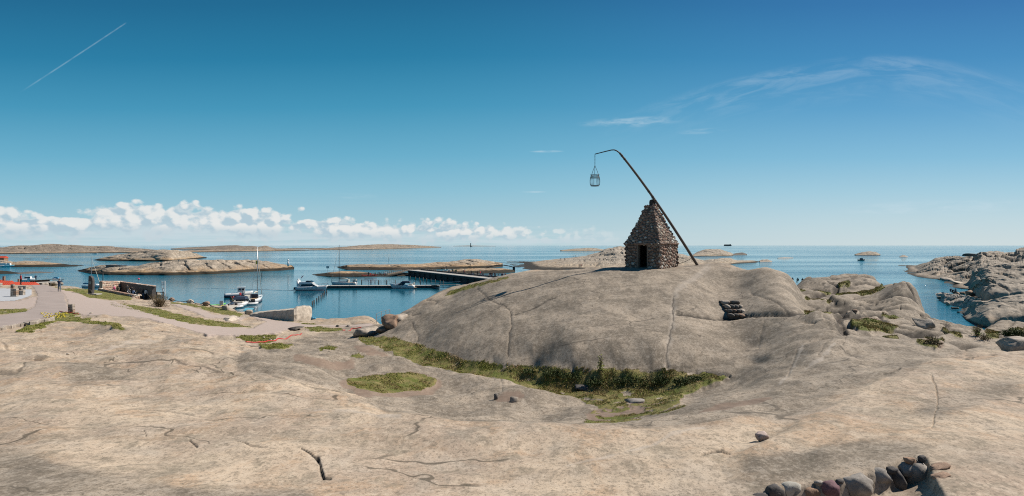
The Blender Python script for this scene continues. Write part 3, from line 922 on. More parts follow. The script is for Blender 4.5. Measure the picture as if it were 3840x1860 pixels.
# hollows
for (cu, cv, ru, rv, dep) in ((2400, 1185, 90, 30, 0.22), (2795, 1285, 60, 22, 0.30), (2830, 1350, 40, 14, 0.15), (3320, 1350, 90, 20, 0.15), (2050, 1160, 160, 30, 0.10), (1020, 1350, 120, 18, 0.12), (2600, 1480, 60, 25, 0.12), (700, 1480, 300, 40, 0.10), (300, 1600, 90, 40, 0.08), (1450, 1432, 190, 42, 0.20), (420, 1228, 70, 10, -0.25)):
    g = np.exp(-(((UU - cu) / ru) ** 2 + ((VV - cv) / rv) ** 2)) * vis
    ZZ -= g * dep
# long swells and slab edges of the ice-worn rock


def ridge(pts, amp, up, down):
    """a swell along a line: up / down are its half widths (photo px) on the far and the near side"""
    pts = np.asarray(pts, float)
    lo, hi = pts.min(0) - 3.2 * max(up, down), pts.max(0) + 3.2 * max(up, down)
    sel = np.nonzero(vis & (UU > lo[0]) & (UU < hi[0]) & (VV > lo[1]) & (VV < hi[1]))
    x, y = UU[sel] + pu[sel], VV[sel] + pv[sel]
    best, sg, along = np.full(x.shape, 1e9), np.zeros(x.shape), np.zeros(x.shape)
    n = len(pts) - 1
    for i, (p, q) in enumerate(zip(pts[:-1], pts[1:])):
        e = q - p
        t = np.clip(((x - p[0]) * e[0] + (y - p[1]) * e[1]) / (e @ e), 0, 1)
        d = np.hypot(x - p[0] - t * e[0], y - p[1] - t * e[1])
        m = d < best
        sg = np.where(m, e[0] * (y - p[1]) - e[1] * (x - p[0]), sg)
        along = np.where(m, (i + t) / n, along)
        best = np.minimum(best, d)
    w_ = np.where(sg < 0, up, down)
    ZZ[sel] += amp * np.exp(-(best / w_) ** 2) * np.clip(np.minimum(along, 1 - along) * 6, 0, 1)


ridge([(1380, 1283), (1600, 1338), (1800, 1380), (2000, 1425), (2300, 1445), (2600, 1425)], -0.28, 34, 34)
ridge([(1330, 1330), (1500, 1362), (1700, 1400), (1850, 1428), (2000, 1470), (2150, 1512), (2250, 1545)], 0.20, 13, 55)
ridge([(1280, 1490), (1480, 1550), (1700, 1604), (2000, 1604), (2300, 1606), (2600, 1575), (2800, 1530), (3000, 1470)], 0.14, 16, 95)
ridge([(480, 1330), (640, 1372), (800, 1392), (960, 1415), (1100, 1445), (1290, 1490), (1430, 1520)], 0.20, 15, 120)
ridge([(-100, 1400), (120, 1388), (330, 1345), (560, 1318), (800, 1322)], 0.16, 14, 70)
ridge([(-100, 1560), (200, 1520), (500, 1540), (800, 1600), (1100, 1640), (1500, 1660)], 0.09, 30, 110)
ridge([(2700, 1760), (2850, 1690), (3050, 1575), (3300, 1450), (3500, 1375), (3840, 1335)], 0.14, 22, 90)
ridge([(3000, 1760), (3200, 1640), (3480, 1560), (3840, 1500)], 0.08, 30, 90)
ridge([(880, 1345), (1000, 1340), (1140, 1352), (1280, 1350)], 0.18, 12, 40)
ridge([(1000, 1310), (1130, 1296), (1300, 1300)], 0.12, 10, 30)
ridge([(620, 1250), (800, 1292), (900, 1322)], 0.20, 12, 60)
# turf fills the channel to a level, with tussocks along its far bank
tuss = fbm(XX * 1.1, YY * 1.1, 91, 4, 0.6)
ZZ += grass * (0.03 + 0.06 * tuss) * smooth(15, 20, YY) * smooth(60, 40, YY)
bank = np.exp(-(((UU - 2320) / 400) ** 4)) * np.exp(-((VV - 1400) / 34) ** 2) * vis * grass
ZZ += bank * (0.12 + 0.16 * tuss)

# cracks: grooves carved along lines
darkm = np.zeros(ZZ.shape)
pale = np.zeros(ZZ.shape)


jx, jy = fbm(XX * 1.3, YY * 1.3, 3, 3) * 4, fbm(XX * 1.3, YY * 1.3, 4, 3) * 2
hwn = 0.62 * (0.65 + 0.7 * np.clip(0.5 + 0.9 * fbm(XX * 1.1, YY * 1.1, 71, 3), 0, 1))


def seg_dist(pts):
    pts = np.asarray(pts, float)
    lo, hi = pts.min(0) - 60, pts.max(0) + 60
    sel = np.nonzero(vis & (UU > lo[0]) & (UU < hi[0]) & (VV > lo[1]) & (VV < hi[1]))
    x, y = UU[sel] + jx[sel], VV[sel] + jy[sel]
    d = np.full(x.shape, 1e9)
    for p, q in zip(pts[:-1], pts[1:]):
        e = q - p
        t = np.clip(((x - p[0]) * e[0] + (y - p[1]) * e[1]) / (e @ e), 0, 1)
        d = np.minimum(d, np.hypot(x - p[0] - t * e[0], (y - p[1] - t * e[1])))
    return sel, d


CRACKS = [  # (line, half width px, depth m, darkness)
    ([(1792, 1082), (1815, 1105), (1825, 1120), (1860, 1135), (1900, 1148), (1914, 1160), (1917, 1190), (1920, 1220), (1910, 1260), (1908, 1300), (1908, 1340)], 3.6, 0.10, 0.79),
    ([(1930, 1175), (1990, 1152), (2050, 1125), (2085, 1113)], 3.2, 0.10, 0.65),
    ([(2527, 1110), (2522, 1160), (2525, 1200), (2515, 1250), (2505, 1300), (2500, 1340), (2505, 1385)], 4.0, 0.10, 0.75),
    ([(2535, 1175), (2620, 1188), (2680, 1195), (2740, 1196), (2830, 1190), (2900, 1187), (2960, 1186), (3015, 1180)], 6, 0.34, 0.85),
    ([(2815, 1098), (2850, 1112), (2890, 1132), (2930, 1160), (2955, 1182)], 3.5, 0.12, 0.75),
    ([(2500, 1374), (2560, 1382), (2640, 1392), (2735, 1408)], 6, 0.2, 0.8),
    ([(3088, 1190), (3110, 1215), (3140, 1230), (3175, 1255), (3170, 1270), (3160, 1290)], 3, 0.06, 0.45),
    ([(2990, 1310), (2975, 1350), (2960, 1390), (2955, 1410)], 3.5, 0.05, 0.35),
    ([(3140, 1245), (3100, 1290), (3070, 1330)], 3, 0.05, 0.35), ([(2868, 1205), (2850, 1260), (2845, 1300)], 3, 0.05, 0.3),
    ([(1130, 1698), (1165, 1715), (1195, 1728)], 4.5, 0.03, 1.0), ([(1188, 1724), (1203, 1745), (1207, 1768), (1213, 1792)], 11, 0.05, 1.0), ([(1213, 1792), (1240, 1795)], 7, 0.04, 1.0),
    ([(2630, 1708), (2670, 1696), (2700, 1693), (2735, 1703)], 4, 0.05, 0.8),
    ([(3492, 1420), (3515, 1480), (3512, 1540), (3492, 1610)], 5, 0.05, 0.15), ([(3700, 1620), (3730, 1612), (3745, 1622)], 4, 0.03, 0.5),  # the first is a faint groove with its shadow painted in
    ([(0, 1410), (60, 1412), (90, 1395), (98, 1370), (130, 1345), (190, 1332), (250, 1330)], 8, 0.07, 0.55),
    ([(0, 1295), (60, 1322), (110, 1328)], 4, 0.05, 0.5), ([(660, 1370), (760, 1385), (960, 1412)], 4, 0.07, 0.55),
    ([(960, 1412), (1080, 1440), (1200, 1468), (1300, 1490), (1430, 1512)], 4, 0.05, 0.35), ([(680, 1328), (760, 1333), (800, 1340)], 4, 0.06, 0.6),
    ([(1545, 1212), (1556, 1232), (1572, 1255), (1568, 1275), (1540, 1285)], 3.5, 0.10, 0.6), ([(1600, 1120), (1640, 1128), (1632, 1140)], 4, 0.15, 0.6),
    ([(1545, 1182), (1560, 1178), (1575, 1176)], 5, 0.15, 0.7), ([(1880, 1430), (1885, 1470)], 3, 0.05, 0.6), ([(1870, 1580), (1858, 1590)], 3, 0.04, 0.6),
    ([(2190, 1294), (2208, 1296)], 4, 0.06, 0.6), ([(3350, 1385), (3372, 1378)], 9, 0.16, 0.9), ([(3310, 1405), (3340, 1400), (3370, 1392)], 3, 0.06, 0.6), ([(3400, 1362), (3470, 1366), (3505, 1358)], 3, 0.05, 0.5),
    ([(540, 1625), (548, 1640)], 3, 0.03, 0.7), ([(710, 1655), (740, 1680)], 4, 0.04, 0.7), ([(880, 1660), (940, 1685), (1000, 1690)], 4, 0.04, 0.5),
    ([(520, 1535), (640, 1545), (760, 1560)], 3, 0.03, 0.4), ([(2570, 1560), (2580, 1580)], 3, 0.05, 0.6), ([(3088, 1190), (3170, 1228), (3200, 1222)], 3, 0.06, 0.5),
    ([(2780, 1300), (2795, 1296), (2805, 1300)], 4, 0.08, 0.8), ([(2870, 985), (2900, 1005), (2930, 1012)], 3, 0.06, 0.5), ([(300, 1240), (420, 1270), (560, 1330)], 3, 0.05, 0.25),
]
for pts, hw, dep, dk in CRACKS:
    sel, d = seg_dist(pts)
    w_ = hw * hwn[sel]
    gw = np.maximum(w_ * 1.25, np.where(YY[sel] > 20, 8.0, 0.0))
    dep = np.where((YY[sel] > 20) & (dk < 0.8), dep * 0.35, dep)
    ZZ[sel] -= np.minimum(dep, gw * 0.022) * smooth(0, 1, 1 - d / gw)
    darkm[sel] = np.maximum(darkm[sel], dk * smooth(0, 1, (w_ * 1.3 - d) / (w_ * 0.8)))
sel, d = seg_dist([(2650, 1003), (2610, 1040), (2560, 1070), (2540, 1085), (2530, 1120), (2522, 1160), (2525, 1200), (2515, 1250), (2505, 1320), (2500, 1385)])
pale[sel] = np.maximum(pale[sel], 0.42 * smooth(17, 2, d + 2 * jx[sel]))
for pts in ([(2130, 1750), (2230, 1725), (2330, 1702), (2430, 1672), (2520, 1640), (2640, 1612)], [(360, 1310), (480, 1270), (560, 1262), (640, 1275)], [(1180, 1555), (1320, 1560), (1500, 1585)], [(3010, 1300), (2960, 1400), (2925, 1440)], [(3130, 1290), (3070, 1350), (3020, 1380)]):
    sel, d = seg_dist(pts)
    pale[sel] = np.maximum(pale[sel], 0.55 * smooth(7, 1, d + 1.5 * jx[sel]))
# the block above the ledge stands proud of the slope below it
blk = mask([[(2535, 1172), (2620, 1186), (2740, 1193), (2900, 1185), (3015, 1178), (3005, 1110), (2960, 1030), (2900, 1000), (2640, 1005), (2560, 1075)]], jitter=0.2)
blk = soften(blk, 3)
ZZ += 0.14 * blk * smooth(1060, 1160, VV)
# terrace held up by the stone wall, bottom right: the ground drops in front of it
WALLP = [(2800, 1905), (2885, 1862), (2960, 1822), (3060, 1812), (3160, 1800), (3260, 1772), (3340, 1752), (3400, 1722), (3475, 1715), (3490, 1760), (3520, 1810), (3560, 1870), (3500, 2300), (2700, 2300)]
wal = mask([WALLP], jitter=0.25)
wal = soften(wal, 1)
drop_w = 0.36 * wal * smooth(3600, 3380, UU)
ZZ -= drop_w
soil = np.clip(soil + wal * 0.4 * smooth(3520, 3430, UU), 0, 1)
# sunken floor of the walled yard by the quay
yard = mask([[(380, 1086), (455, 1082), (580, 1112), (550, 1124), (505, 1110), (440, 1094)]], jitter=0.0)
ZZ -= 0.25 * soften(yard, 2)
# quay edge and shores
ZZ -= 2.6 * np.clip(YY - YE, 0, None) * (UU < 1600)
ZZ = np.maximum(ZZ, -3.0)

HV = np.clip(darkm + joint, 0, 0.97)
m1 = np.stack([np.clip(grass, 0, 1).ravel(), np.clip(road + path + pave, 0, 1).ravel(), greyz.ravel()], 1)
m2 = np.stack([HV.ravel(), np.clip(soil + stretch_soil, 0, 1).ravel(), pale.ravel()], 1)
co = np.stack([XX.ravel(), YY.ravel(), ZZ.ravel()], 1)
I = np.arange(NA * NY).reshape(NY, NA)
quads = np.stack([I[:-1, :-1], I[:-1, 1:], I[1:, 1:], I[1:, :-1]], -1).reshape(-1, 4)
keep = (ZZ.ravel()[quads] > -2.5).any(1)
# the rock runs on beyond the sides of the picture and behind the viewer
ax_co, ax_q, ax_src = [co], [quads[keep]], [np.arange(len(co))]
nxt = len(co)


def apron(src_idx, grid):
    """grid: (n, m, 3) points; first row repeats existing vertices src_idx (m of them)"""
    global nxt
    n, m = grid.shape[:2]
    ids = np.concatenate([src_idx[None, :], (nxt + np.arange((n - 1) * m)).reshape(n - 1, m)], 0)
    ax_co.append(grid[1:].reshape(-1, 3))
    ax_src.append(np.tile(src_idx, n - 1))
    nxt += (n - 1) * m
    ax_q.append(np.stack([ids[:-1, :-1], ids[:-1, 1:], ids[1:, 1:], ids[1:, :-1]], -1).reshape(-1, 4))
    return ids


front = I[0]
for col_, sgn, ymax in ((0, -1, 60.0), (NA - 1, 1, 34.0)):
    rows_ = np.nonzero(np.exp(lyv) < ymax)[0]
    idx = I[rows_, col_]
    e = co[idx]
    steps_ = np.concatenate([[0], np.linspace(0.03, 2.6, 40) ** 1.0])
    g = np.repeat(e[None], len(steps_), 0).copy()
    g[:, :, 0] += sgn * steps_[:, None] * e[None, :, 1]
    g[1:, :, 2] += (0.16 * fbm(g[1:, :, 0] * 0.3, g[1:, :, 1] * 0.3, 9, 3) - 0.16 * fbm(g[:1, :, 0] * 0.3, g[:1, :, 1] * 0.3, 9, 3)) * np.minimum(steps_[1:, None] * 4, 1)
    ids = apron(idx, g)
    front = np.concatenate([ids[::-1, 0][:-1], front]) if sgn < 0 else np.concatenate([front, ids[1:, 0]])
allco = np.concatenate(ax_co)
e = allco[front]
back = np.array([0, 0.6, 1.3, 2.0, 3.0, 5.0, 8.0, 12.0])
g = np.repeat(e[None], len(back), 0).copy()
g[:, :, 1] -= back[:, None]
g[:, :, 0] *= (1 + back * 0.35)[:, None]
g[1:, :, 2] -= 0.05 * back[1:, None]
apron(front, g)
# the new front row's sources may themselves lie in the aprons: trace them back to the sheet
srcs = ax_src[:]
full = np.arange(nxt)
off_ = len(co)
for s_ in ax_src[1:]:
    full[off_:off_ + len(s_)] = full[s_]
    off_ += len(s_)
co_all, q_all = np.concatenate(ax_co), np.concatenate(ax_q)
e1, e2 = co_all[q_all[:, 1]] - co_all[q_all[:, 0]], co_all[q_all[:, 3]] - co_all[q_all[:, 0]]
neg = (e1[:, 0] * e2[:, 1] - e1[:, 1] * e2[:, 0]) < 0
q_all[neg] = q_all[neg][:, ::-1]
m1, m2 = m1[full], m2[full]
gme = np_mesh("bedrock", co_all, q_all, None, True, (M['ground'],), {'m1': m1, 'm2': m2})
tag(link("bedrock", gme), kind='structure')


def ground_z(x, y):
    """height of the finished sheet at a world point"""
    a = x / y
    fj = (a - avals[0]) / (avals[1] - avals[0])
    fi = (math.log(max(y, 2.01)) - lyv[0]) / (lyv[1] - lyv[0])
    j, i = int(min(max(fj, 0), NA - 2)), int(min(max(fi, 0), NY - 2))
    t, s = min(max(fj - j, 0), 1), min(max(fi - i, 0), 1)
    return (ZZ[i, j] * (1 - t) + ZZ[i, j + 1] * t) * (1 - s) + (ZZ[i + 1, j] * (1 - t) + ZZ[i + 1, j + 1] * t) * s


def hit(u, v):
    """the point of the sheet seen at a photo pixel"""
    j = int(np.clip(round(((u - U0) / F - avals[0]) / (avals[1] - avals[0])), 0, NA - 1))
    vt = V0 + F * (E - ZZ[:, j]) / YY[:, j]
    k = np.nonzero(vt <= v)[0]
    i = int(k[0]) if len(k) else NY - 1
    Y = float(YY[i, j])
    x = (u - U0) * Y / F
    return Vector((x, Y, ground_z(x, Y)))


def hit0(u, v):
    """the same on the sheet before the wall's step was cut"""
    j = int(np.clip(round(((u - U0) / F - avals[0]) / (avals[1] - avals[0])), 0, NA - 1))
    k = np.nonzero(VV[:, j] <= v)[0]
    return float(YY[int(k[0]), j])


def drape(name, msk, lift, mat):
    """a thin sheet lying on the rock where the mask holds"""
    q = quads[(msk.ravel()[quads] > 0.45).all(1)]
    used, inv = np.unique(q, return_inverse=True)
    c = co[used].copy()
    c[:, 2] += lift
    return tag(link(name, np_mesh(name, c, inv.reshape(-1, 4), None, True, (mat,))), kind='structure')


drape("road", road, 0.012, M['asphalt'])
drape("gravel_path", np.clip(path - road, 0, 1), 0.008, M['gravel'])
drape("pavement", pave, 0.02, M['paving'])

# sea
SR = 42000.0
sea_me = bpy.data.meshes.new("sea")
ys = [20, 60, 120, 200, 350, 700, 1500, 4000, 12000, SR]
vs_, fs_ = [], []
for y in ys:
    for k in range(9):
        vs_.append(((k - 4) / 4 * (y * 1.6 + 60), y, 0.0))
for i in range(len(ys) - 1):
    for k in range(8):
        fs_.append((i * 9 + k, i * 9 + k + 1, (i + 1) * 9 + k + 1, (i + 1) * 9 + k))
sea_me.from_pydata(vs_, [], fs_)
sea_me.materials.append(M['sea'])
tag(link("sea", sea_me), kind='structure')


def worley3(x, y, z, seed):
    x0, y0, z0 = np.floor(x), np.floor(y), np.floor(z)
    f1 = np.full(x.shape, 9.0)
    f2 = np.full(x.shape, 9.0)
    cid = np.zeros(x.shape)
    for dx in (-1, 0, 1):
        for dy in (-1, 0, 1):
            for dz in (-1, 0, 1):
                h = _hash(x0 + dx + (z0 + dz) * 131, y0 + dy - (z0 + dz) * 57, seed)
                d = np.sqrt((x0 + dx + (h & 0x3ff) / 1024.0 - x) ** 2 + (y0 + dy + ((h >> 10) & 0x3ff) / 1024.0 - y) ** 2 + (z0 + dz + ((h >> 20) & 0x3ff) / 1024.0 - z) ** 2)
                near_ = d < f1
                f2 = np.where(near_, f1, np.minimum(f2, d))
                cid = np.where(near_, ((h * 2654435761) & 0xffff) / 65536.0, cid)
                f1 = np.where(near_, d, f1)
    return f1, f2, cid


# ---------------------------------------------------------------- islands, skerries, the right-hand headland
def island(name, base, top, depth, seed, mat, blocks=0.5, cell=6.0, rough_=0.10, xs=0.6, ysc=1.3, du=2.2, rows=30, ridge=0.45, steep=0.62, fineb=0.35, blur=9):
    base, top = np.array(base, float), np.array(top, float)
    u0, u1 = top[0, 0], top[-1, 0]
    nu = max(24, int((u1 - u0) / du))
    us = np.linspace(u0, u1, nu)
    vb, vt = np.interp(us, base[:, 0], base[:, 1]), np.interp(us, top[:, 0], top[:, 1])
    kw = max(3, int(blur / du) | 1)
    ker = np.hanning(kw + 2)[1:-1]
    ker /= ker.sum()
    vb = np.convolve(np.pad(vb, kw // 2, mode='edge'), ker, 'valid')
    Yn = E * F / (vb - V0)
    dep = depth * np.ones(nu)
    Yr = Yn + dep * ridge
    Zr = np.maximum(E - Yr * (vt - V0) / F, 0.02)
    endf = np.sqrt(np.clip(np.minimum(us - u0, u1 - us) / (0.06 * (u1 - u0) + 1e-6), 0.05, 1))
    t = np.concatenate([np.linspace(-0.12, 1, rows), np.linspace(1, 2, rows // 3 + 2)[1:]])
    T, Ucol = np.meshgrid(t, us, indexing='ij')
    Yg = np.where(T <= 1, Yn + (Yr - Yn) * (1 - (1 - np.clip(T, -1, 1)) * endf), Yr + dep * (1 - ridge) * (T - 1) * endf)
    prof = np.where(T <= 1, np.sign(T) * np.abs(np.clip(T, -1, 1)) ** steep, 1 - 1.15 * np.clip(T - 1, 0, 1) ** 1.6)
    Yg = Yg + fbm(Ucol / 70.0, T * 3.0, seed + 31, 2) * depth * 0.04 * (T > 0)
    Xg = (Ucol - U0) / F * Yg
    Uj = Ucol + fbm(T * 2.2 + seed, Ucol / 80.0, seed + 21, 2) * min(14.0, 0.05 * (u1 - u0))
    vtj = np.interp(Uj, top[:, 0], top[:, 1])
    Zr2 = np.maximum(E - Yr[None, :] * (vtj - V0) / F, 0.02)
    h = (Zr2 * 0.8 + Zr * 0.2) * prof
    h = np.where(T < 0, -0.4 + T * 2, h)
    Pg = np.stack([Xg, Yg, h], -1)
    dU, dT = np.gradient(Pg, axis=1), np.gradient(Pg, axis=0)
    Nn = np.cross(dU, dT)
    Nn /= np.maximum(np.linalg.norm(Nn, axis=-1, keepdims=True), 1e-9)
    Nn[..., 2] = np.abs(Nn[..., 2])
    n1 = fbm((Xg + h * 0.5) / (cell * 3.0), (Yg + h * 0.9) / (cell * 3.0), seed, 4, 0.55)
    wob = n1 * 0.30
    f1, f2, cid = worley3(Xg / cell * xs + wob, Yg / cell * ysc + wob, h / cell * 1.7 + wob, seed + 3)
    g1, g2, gid = worley3(Xg / cell * xs * 2.7 + wob, Yg / cell * ysc * 2.2, h / cell * 4.6 + wob, seed + 5)
    shape = (cid - 0.6) * 0.55 - f1 ** 2 * 0.45 - 0.55 * smooth(0.09, 0.0, f2 - f1)
    shape = shape + fineb * ((gid - 0.5) * 0.16 - g1 ** 2 * 0.12 - 0.15 * smooth(0.09, 0.0, g2 - g1))
    amp = np.minimum(np.clip(Zr2, 0.25, 30) * 0.55, cell * 0.42)
    wgt = np.clip(T * 3.0, 0, 1)
    sil = np.where(T > 0.9, 0.55, 1.0)
    dsp = amp * wgt * sil * (blocks * 1.25 * shape + rough_ * n1 + 0.05 * fbm(Xg * 0.9, Yg * 0.9 + h, seed + 9, 3))
    Pg = Pg + Nn * dsp[..., None]
    nr = len(t)
    co_ = Pg.reshape(-1, 3)
    J = np.arange(nr * nu).reshape(nr, nu)
    q = np.stack([J[:-1, :-1], J[:-1, 1:], J[1:, 1:], J[1:, :-1]], -1).reshape(-1, 4)
    return tag(link(name, np_mesh(name, co_, q, None, True, (mat,))), kind='structure')


ISL, GIS, FAR, HEAD = M['island'], M['grey_island'], M['far_island'], M['head']
island("distant_hill", [(640, 936), (1000, 936)], [(640, 932), (700, 928), (780, 924), (850, 920), (885, 919), (915, 923), (950, 922), (1000, 930)], 260, 71, FAR, 0.1, 60)
island("distant_hill", [(-120, 953), (640, 946)], [(-120, 930), (0, 926), (60, 920), (130, 918), (190, 914), (265, 917), (330, 921), (400, 922), (430, 925), (540, 933), (640, 941)], 150, 72, FAR, 0.30, 20, 0.12, rows=50)
island("island", [(660, 947), (1220, 938)], [(660, 942), (700, 938), (760, 936), (830, 934), (868, 927), (900, 929), (960, 926), (985, 921), (1005, 922), (1030, 930), (1090, 934), (1150, 936), (1220, 935)], 90, 73, FAR, 0.35, 14)
island("island", [(1150, 938), (1400, 935), (1655, 928)], [(1150, 936), (1225, 931), (1290, 925), (1350, 919), (1400, 916), (1470, 915), (1560, 919), (1655, 926)], 110, 74, FAR, 0.3, 18)
island("skerry", [(1040, 934), (1230, 932)], [(1040, 932), (1130, 930), (1230, 930)], 50, 75, FAR, 0.1, 20)
island("skerry", [(1700, 923.4), (1860, 923.4)], [(1700, 922.5), (1760, 920.5), (1800, 921.5), (1860, 922.6)], 300, 76, FAR, 0.1, 50)
island("island", [(-120, 1002), (200, 1001), (314, 999)], [(-120, 975), (0, 974), (50, 982), (100, 978), (160, 980), (200, 985), (260, 993), (314, 998)], 34, 77, ISL, 0.35, 8)
island("skerry", [(-120, 1030), (75, 1026)], [(-120, 1012), (0, 1014), (40, 1017), (75, 1025)], 14, 78, ISL, 0.3, 4)
island("skerry", [(60, 1028), (205, 1022)], [(60, 1024), (110, 1018), (150, 1018), (205, 1021.5)], 10, 79, M['dark_boulder'], 0.2, 4)
island("skerry", [(85, 972), (125, 972)], [(85, 971), (105, 969.5), (125, 971)], 12, 80, M['dark_boulder'], 0.1, 4)
island("skerry", [(155, 972), (195, 972)], [(155, 971), (175, 969.5), (195, 971)], 12, 81, M['dark_boulder'], 0.1, 4)
island("island", [(350, 978), (640, 981), (775, 968)], [(350, 976), (420, 958), (500, 945), (560, 939), (605, 935), (655, 935), (700, 941), (735, 950), (775, 967)], 60, 82, ISL, 0.42, 12, 0.08, blur=70, rows=60, steep=0.5)
island("island", [(283, 1020), (340, 1027), (400, 1031), (640, 1033), (800, 1028), (960, 1018), (1103, 1013)], [(283, 1018), (310, 1010), (380, 994), (430, 990), (460, 993), (520, 995), (560, 988), (600, 982), (640, 978), (690, 972), (760, 969), (850, 971), (960, 974), (1000, 978), (1040, 986), (1080, 992), (1098, 993), (1103, 1006)], 38, 83, ISL, 0.48, 9, 0.07, blur=40, du=2.0, rows=70, steep=0.55)
island("island", [(1255, 1004), (1300, 1012), (1550, 1013), (1885, 1003)], [(1255, 1003), (1310, 993), (1360, 990), (1450, 992), (1560, 990), (1640, 982), (1700, 978), (1750, 973), (1790, 970), (1830, 976), (1885, 986)], 40, 84, ISL, 0.45, 9, du=2.0, rows=44)
island("skerry", [(1170, 1034), (1240, 1038), (1400, 1038), (1565, 1035)], [(1170, 1033), (1230, 1021), (1280, 1016), (1340, 1017), (1375, 1023), (1420, 1028), (1500, 1020), (1565, 1026)], 22, 85, ISL, 0.3, 5, du=2.0, rows=40)
island("skerry", [(1640, 1030), (1930, 1022)], [(1640, 1022), (1700, 1010), (1760, 1006), (1830, 1004), (1880, 1006), (1930, 1012)], 16, 86, ISL, 0.3, 5)
island("skerry", [(2100, 942), (2280, 941)], [(2100, 939), (2150, 933), (2200, 929), (2240, 931), (2280, 937)], 40, 87, GIS, 0.3, 12)
island("shore_rocks", [(1900, 1002), (1990, 1012), (2060, 1014), (2200, 1012), (2400, 1010), (2600, 1004)], [(1900, 998), (1930, 986), (1990, 984), (2050, 975), (2120, 968), (2180, 960), (2240, 948), (2270, 934), (2310, 922), (2345, 922), (2420, 926), (2500, 940), (2560, 952), (2600, 966)], 150, 88, GIS, 0.40, 10, 0.05, 0.8, 0.6, fineb=0.8, du=2.0, rows=80, ridge=0.75, steep=0.95)
island("skerry", [(2590, 962), (2750, 960)], [(2590, 959), (2620, 943), (2650, 933), (2700, 933), (2735, 946), (2750, 957)], 60, 89, GIS, 0.3, 12, rows=40)
island("skerry", [(2738, 957), (2802, 956)], [(2738, 954), (2760, 949), (2785, 946), (2802, 953)], 16, 90, M['dark_boulder'], 0.3, 5)
island("shore_rocks", [(2520, 1000), (2700, 997), (2760, 989), (2850, 985)], [(2520, 955), (2590, 960), (2640, 976), (2680, 969), (2740, 967), (2765, 976), (2820, 976), (2850, 983)], 46, 91, GIS, 0.42, 6, du=2.0, rows=50, ridge=0.6)
island("skerry", [(2846, 983), (2896, 982)], [(2846, 979), (2858, 973), (2880, 972), (2896, 979)], 8, 92, M['boulder'], 0.3, 4)
island("skerry", [(2915, 969), (2975, 968)], [(2915, 967), (2940, 964.5), (2975, 966)], 10, 93, M['boulder'], 0.2, 4)
island("skerry", [(3204, 958), (3302, 958)], [(3204, 955), (3225, 947), (3256, 942), (3285, 943), (3302, 954)], 30, 94, GIS, 0.4, 7)
island("skerry", [(3372, 964), (3406, 964)], [(3372, 962), (3384, 956), (3394, 957), (3406, 963)], 12, 95, M['boulder'], 0.3, 5)
# headland: overlapping rock masses, far to near
island("headland", [(3368, 1017), (3420, 1033), (3480, 1045), (3540, 1050), (3600, 1062), (3660, 1080), (3960, 1085)],
       [(3368, 1012), (3396, 1001), (3428, 1002), (3460, 988), (3485, 980), (3508, 966), (3540, 961), (3580, 957), (3620, 955), (3653, 952), (3677, 941), (3741, 937), (3781, 944), (3802, 944), (3812, 931), (3840, 921), (3960, 900)], 130, 96, HEAD, 0.70, 12.0, 0.04, 1.0, 0.7, fineb=0.9, du=1.7, rows=100, ridge=0.6, steep=0.75)
island("headland", [(3540, 1072), (3560, 1076), (3660, 1090), (3700, 1100), (3960, 1104)], [(3540, 1068), (3600, 1062), (3636, 1060), (3650, 1010), (3690, 996), (3750, 990), (3840, 985), (3960, 980)], 40, 97, HEAD, 0.34, 9, 0.04, 1.0, 1.0, fineb=0.5, blur=60, du=1.7, rows=70, ridge=0.4, steep=0.30)
island("headland", [(3640, 1104), (3700, 1140), (3960, 1150)], [(3640, 1098), (3655, 1052), (3690, 1042), (3740, 1038), (3840, 1042), (3960, 1040)], 22, 98, HEAD, 0.34, 9, 0.04, 1.0, 1.0, fineb=0.5, blur=60, du=1.7, rows=60, ridge=0.4, steep=0.30)
island("headland", [(3600, 1192), (3640, 1208), (3700, 1232), (3960, 1240)], [(3600, 1184), (3640, 1150), (3652, 1128), (3700, 1123), (3750, 1111), (3800, 1101), (3860, 1097), (3960, 1090)], 22, 99, HEAD, 0.34, 9, 0.04, 1.0, 1.0, fineb=0.5, blur=60, du=1.7, rows=70, ridge=0.42, steep=0.36)
island("shore_rocks", [(3508, 1110), (3540, 1138), (3620, 1158), (3680, 1190)], [(3508, 1104), (3540, 1099), (3580, 1101), (3620, 1108), (3680, 1120)], 14, 100, M['boulder'], 0.5, 3.2, du=1.0, rows=50, steep=0.6)

# ---------------------------------------------------------------- stones and boulders
def ico(sub):
    bm = bmesh.new()
    bmesh.ops.create_icosphere(bm, subdivisions=sub, radius=1.0)
    bm.verts.ensure_lookup_table()
    v = np.array([p.co[:] for p in bm.verts])
    f = np.array([[q.index for q in fc.verts] for fc in bm.faces])
    bm.free()
    return v, f


ICO = {k: ico(k) for k in (1, 2, 3, 4)}


def rock_mesh(name, size, seed, mat, sub=3, lump=0.22, facet=0.35, smooth_=True, boxy=1.0):
    v, f = ICO[sub]
    v = np.sign(v) * np.abs(v) ** boxy
    v /= np.maximum(np.abs(v).max(), 1e-9)
    r = np.random.default_rng(seed)
    # planed facets give an angular outline
    for _ in range(7):
        n = r.normal(size=3)
        n /= np.linalg.norm(n)
        lim = 1 - facet * r.uniform(0.4, 1.0)
        d = v @ n
        v -= np.outer(np.clip(d - lim, 0, None), n) * 0.92
    s = 1 + lump * fbm(v[:, 0] * 1.3 + seed, v[:, 1] * 1.3 + v[:, 2] * 0.9, seed, 3) + 0.03 * fbm(v[:, 0] * 6 + v[:, 2] * 4, v[:, 1] * 6 - v[:, 2] * 3, seed + 5, 3)
    v = v * s[:, None] * np.array(size)
    return np_mesh(name, v, None, f, smooth_, (mat,))


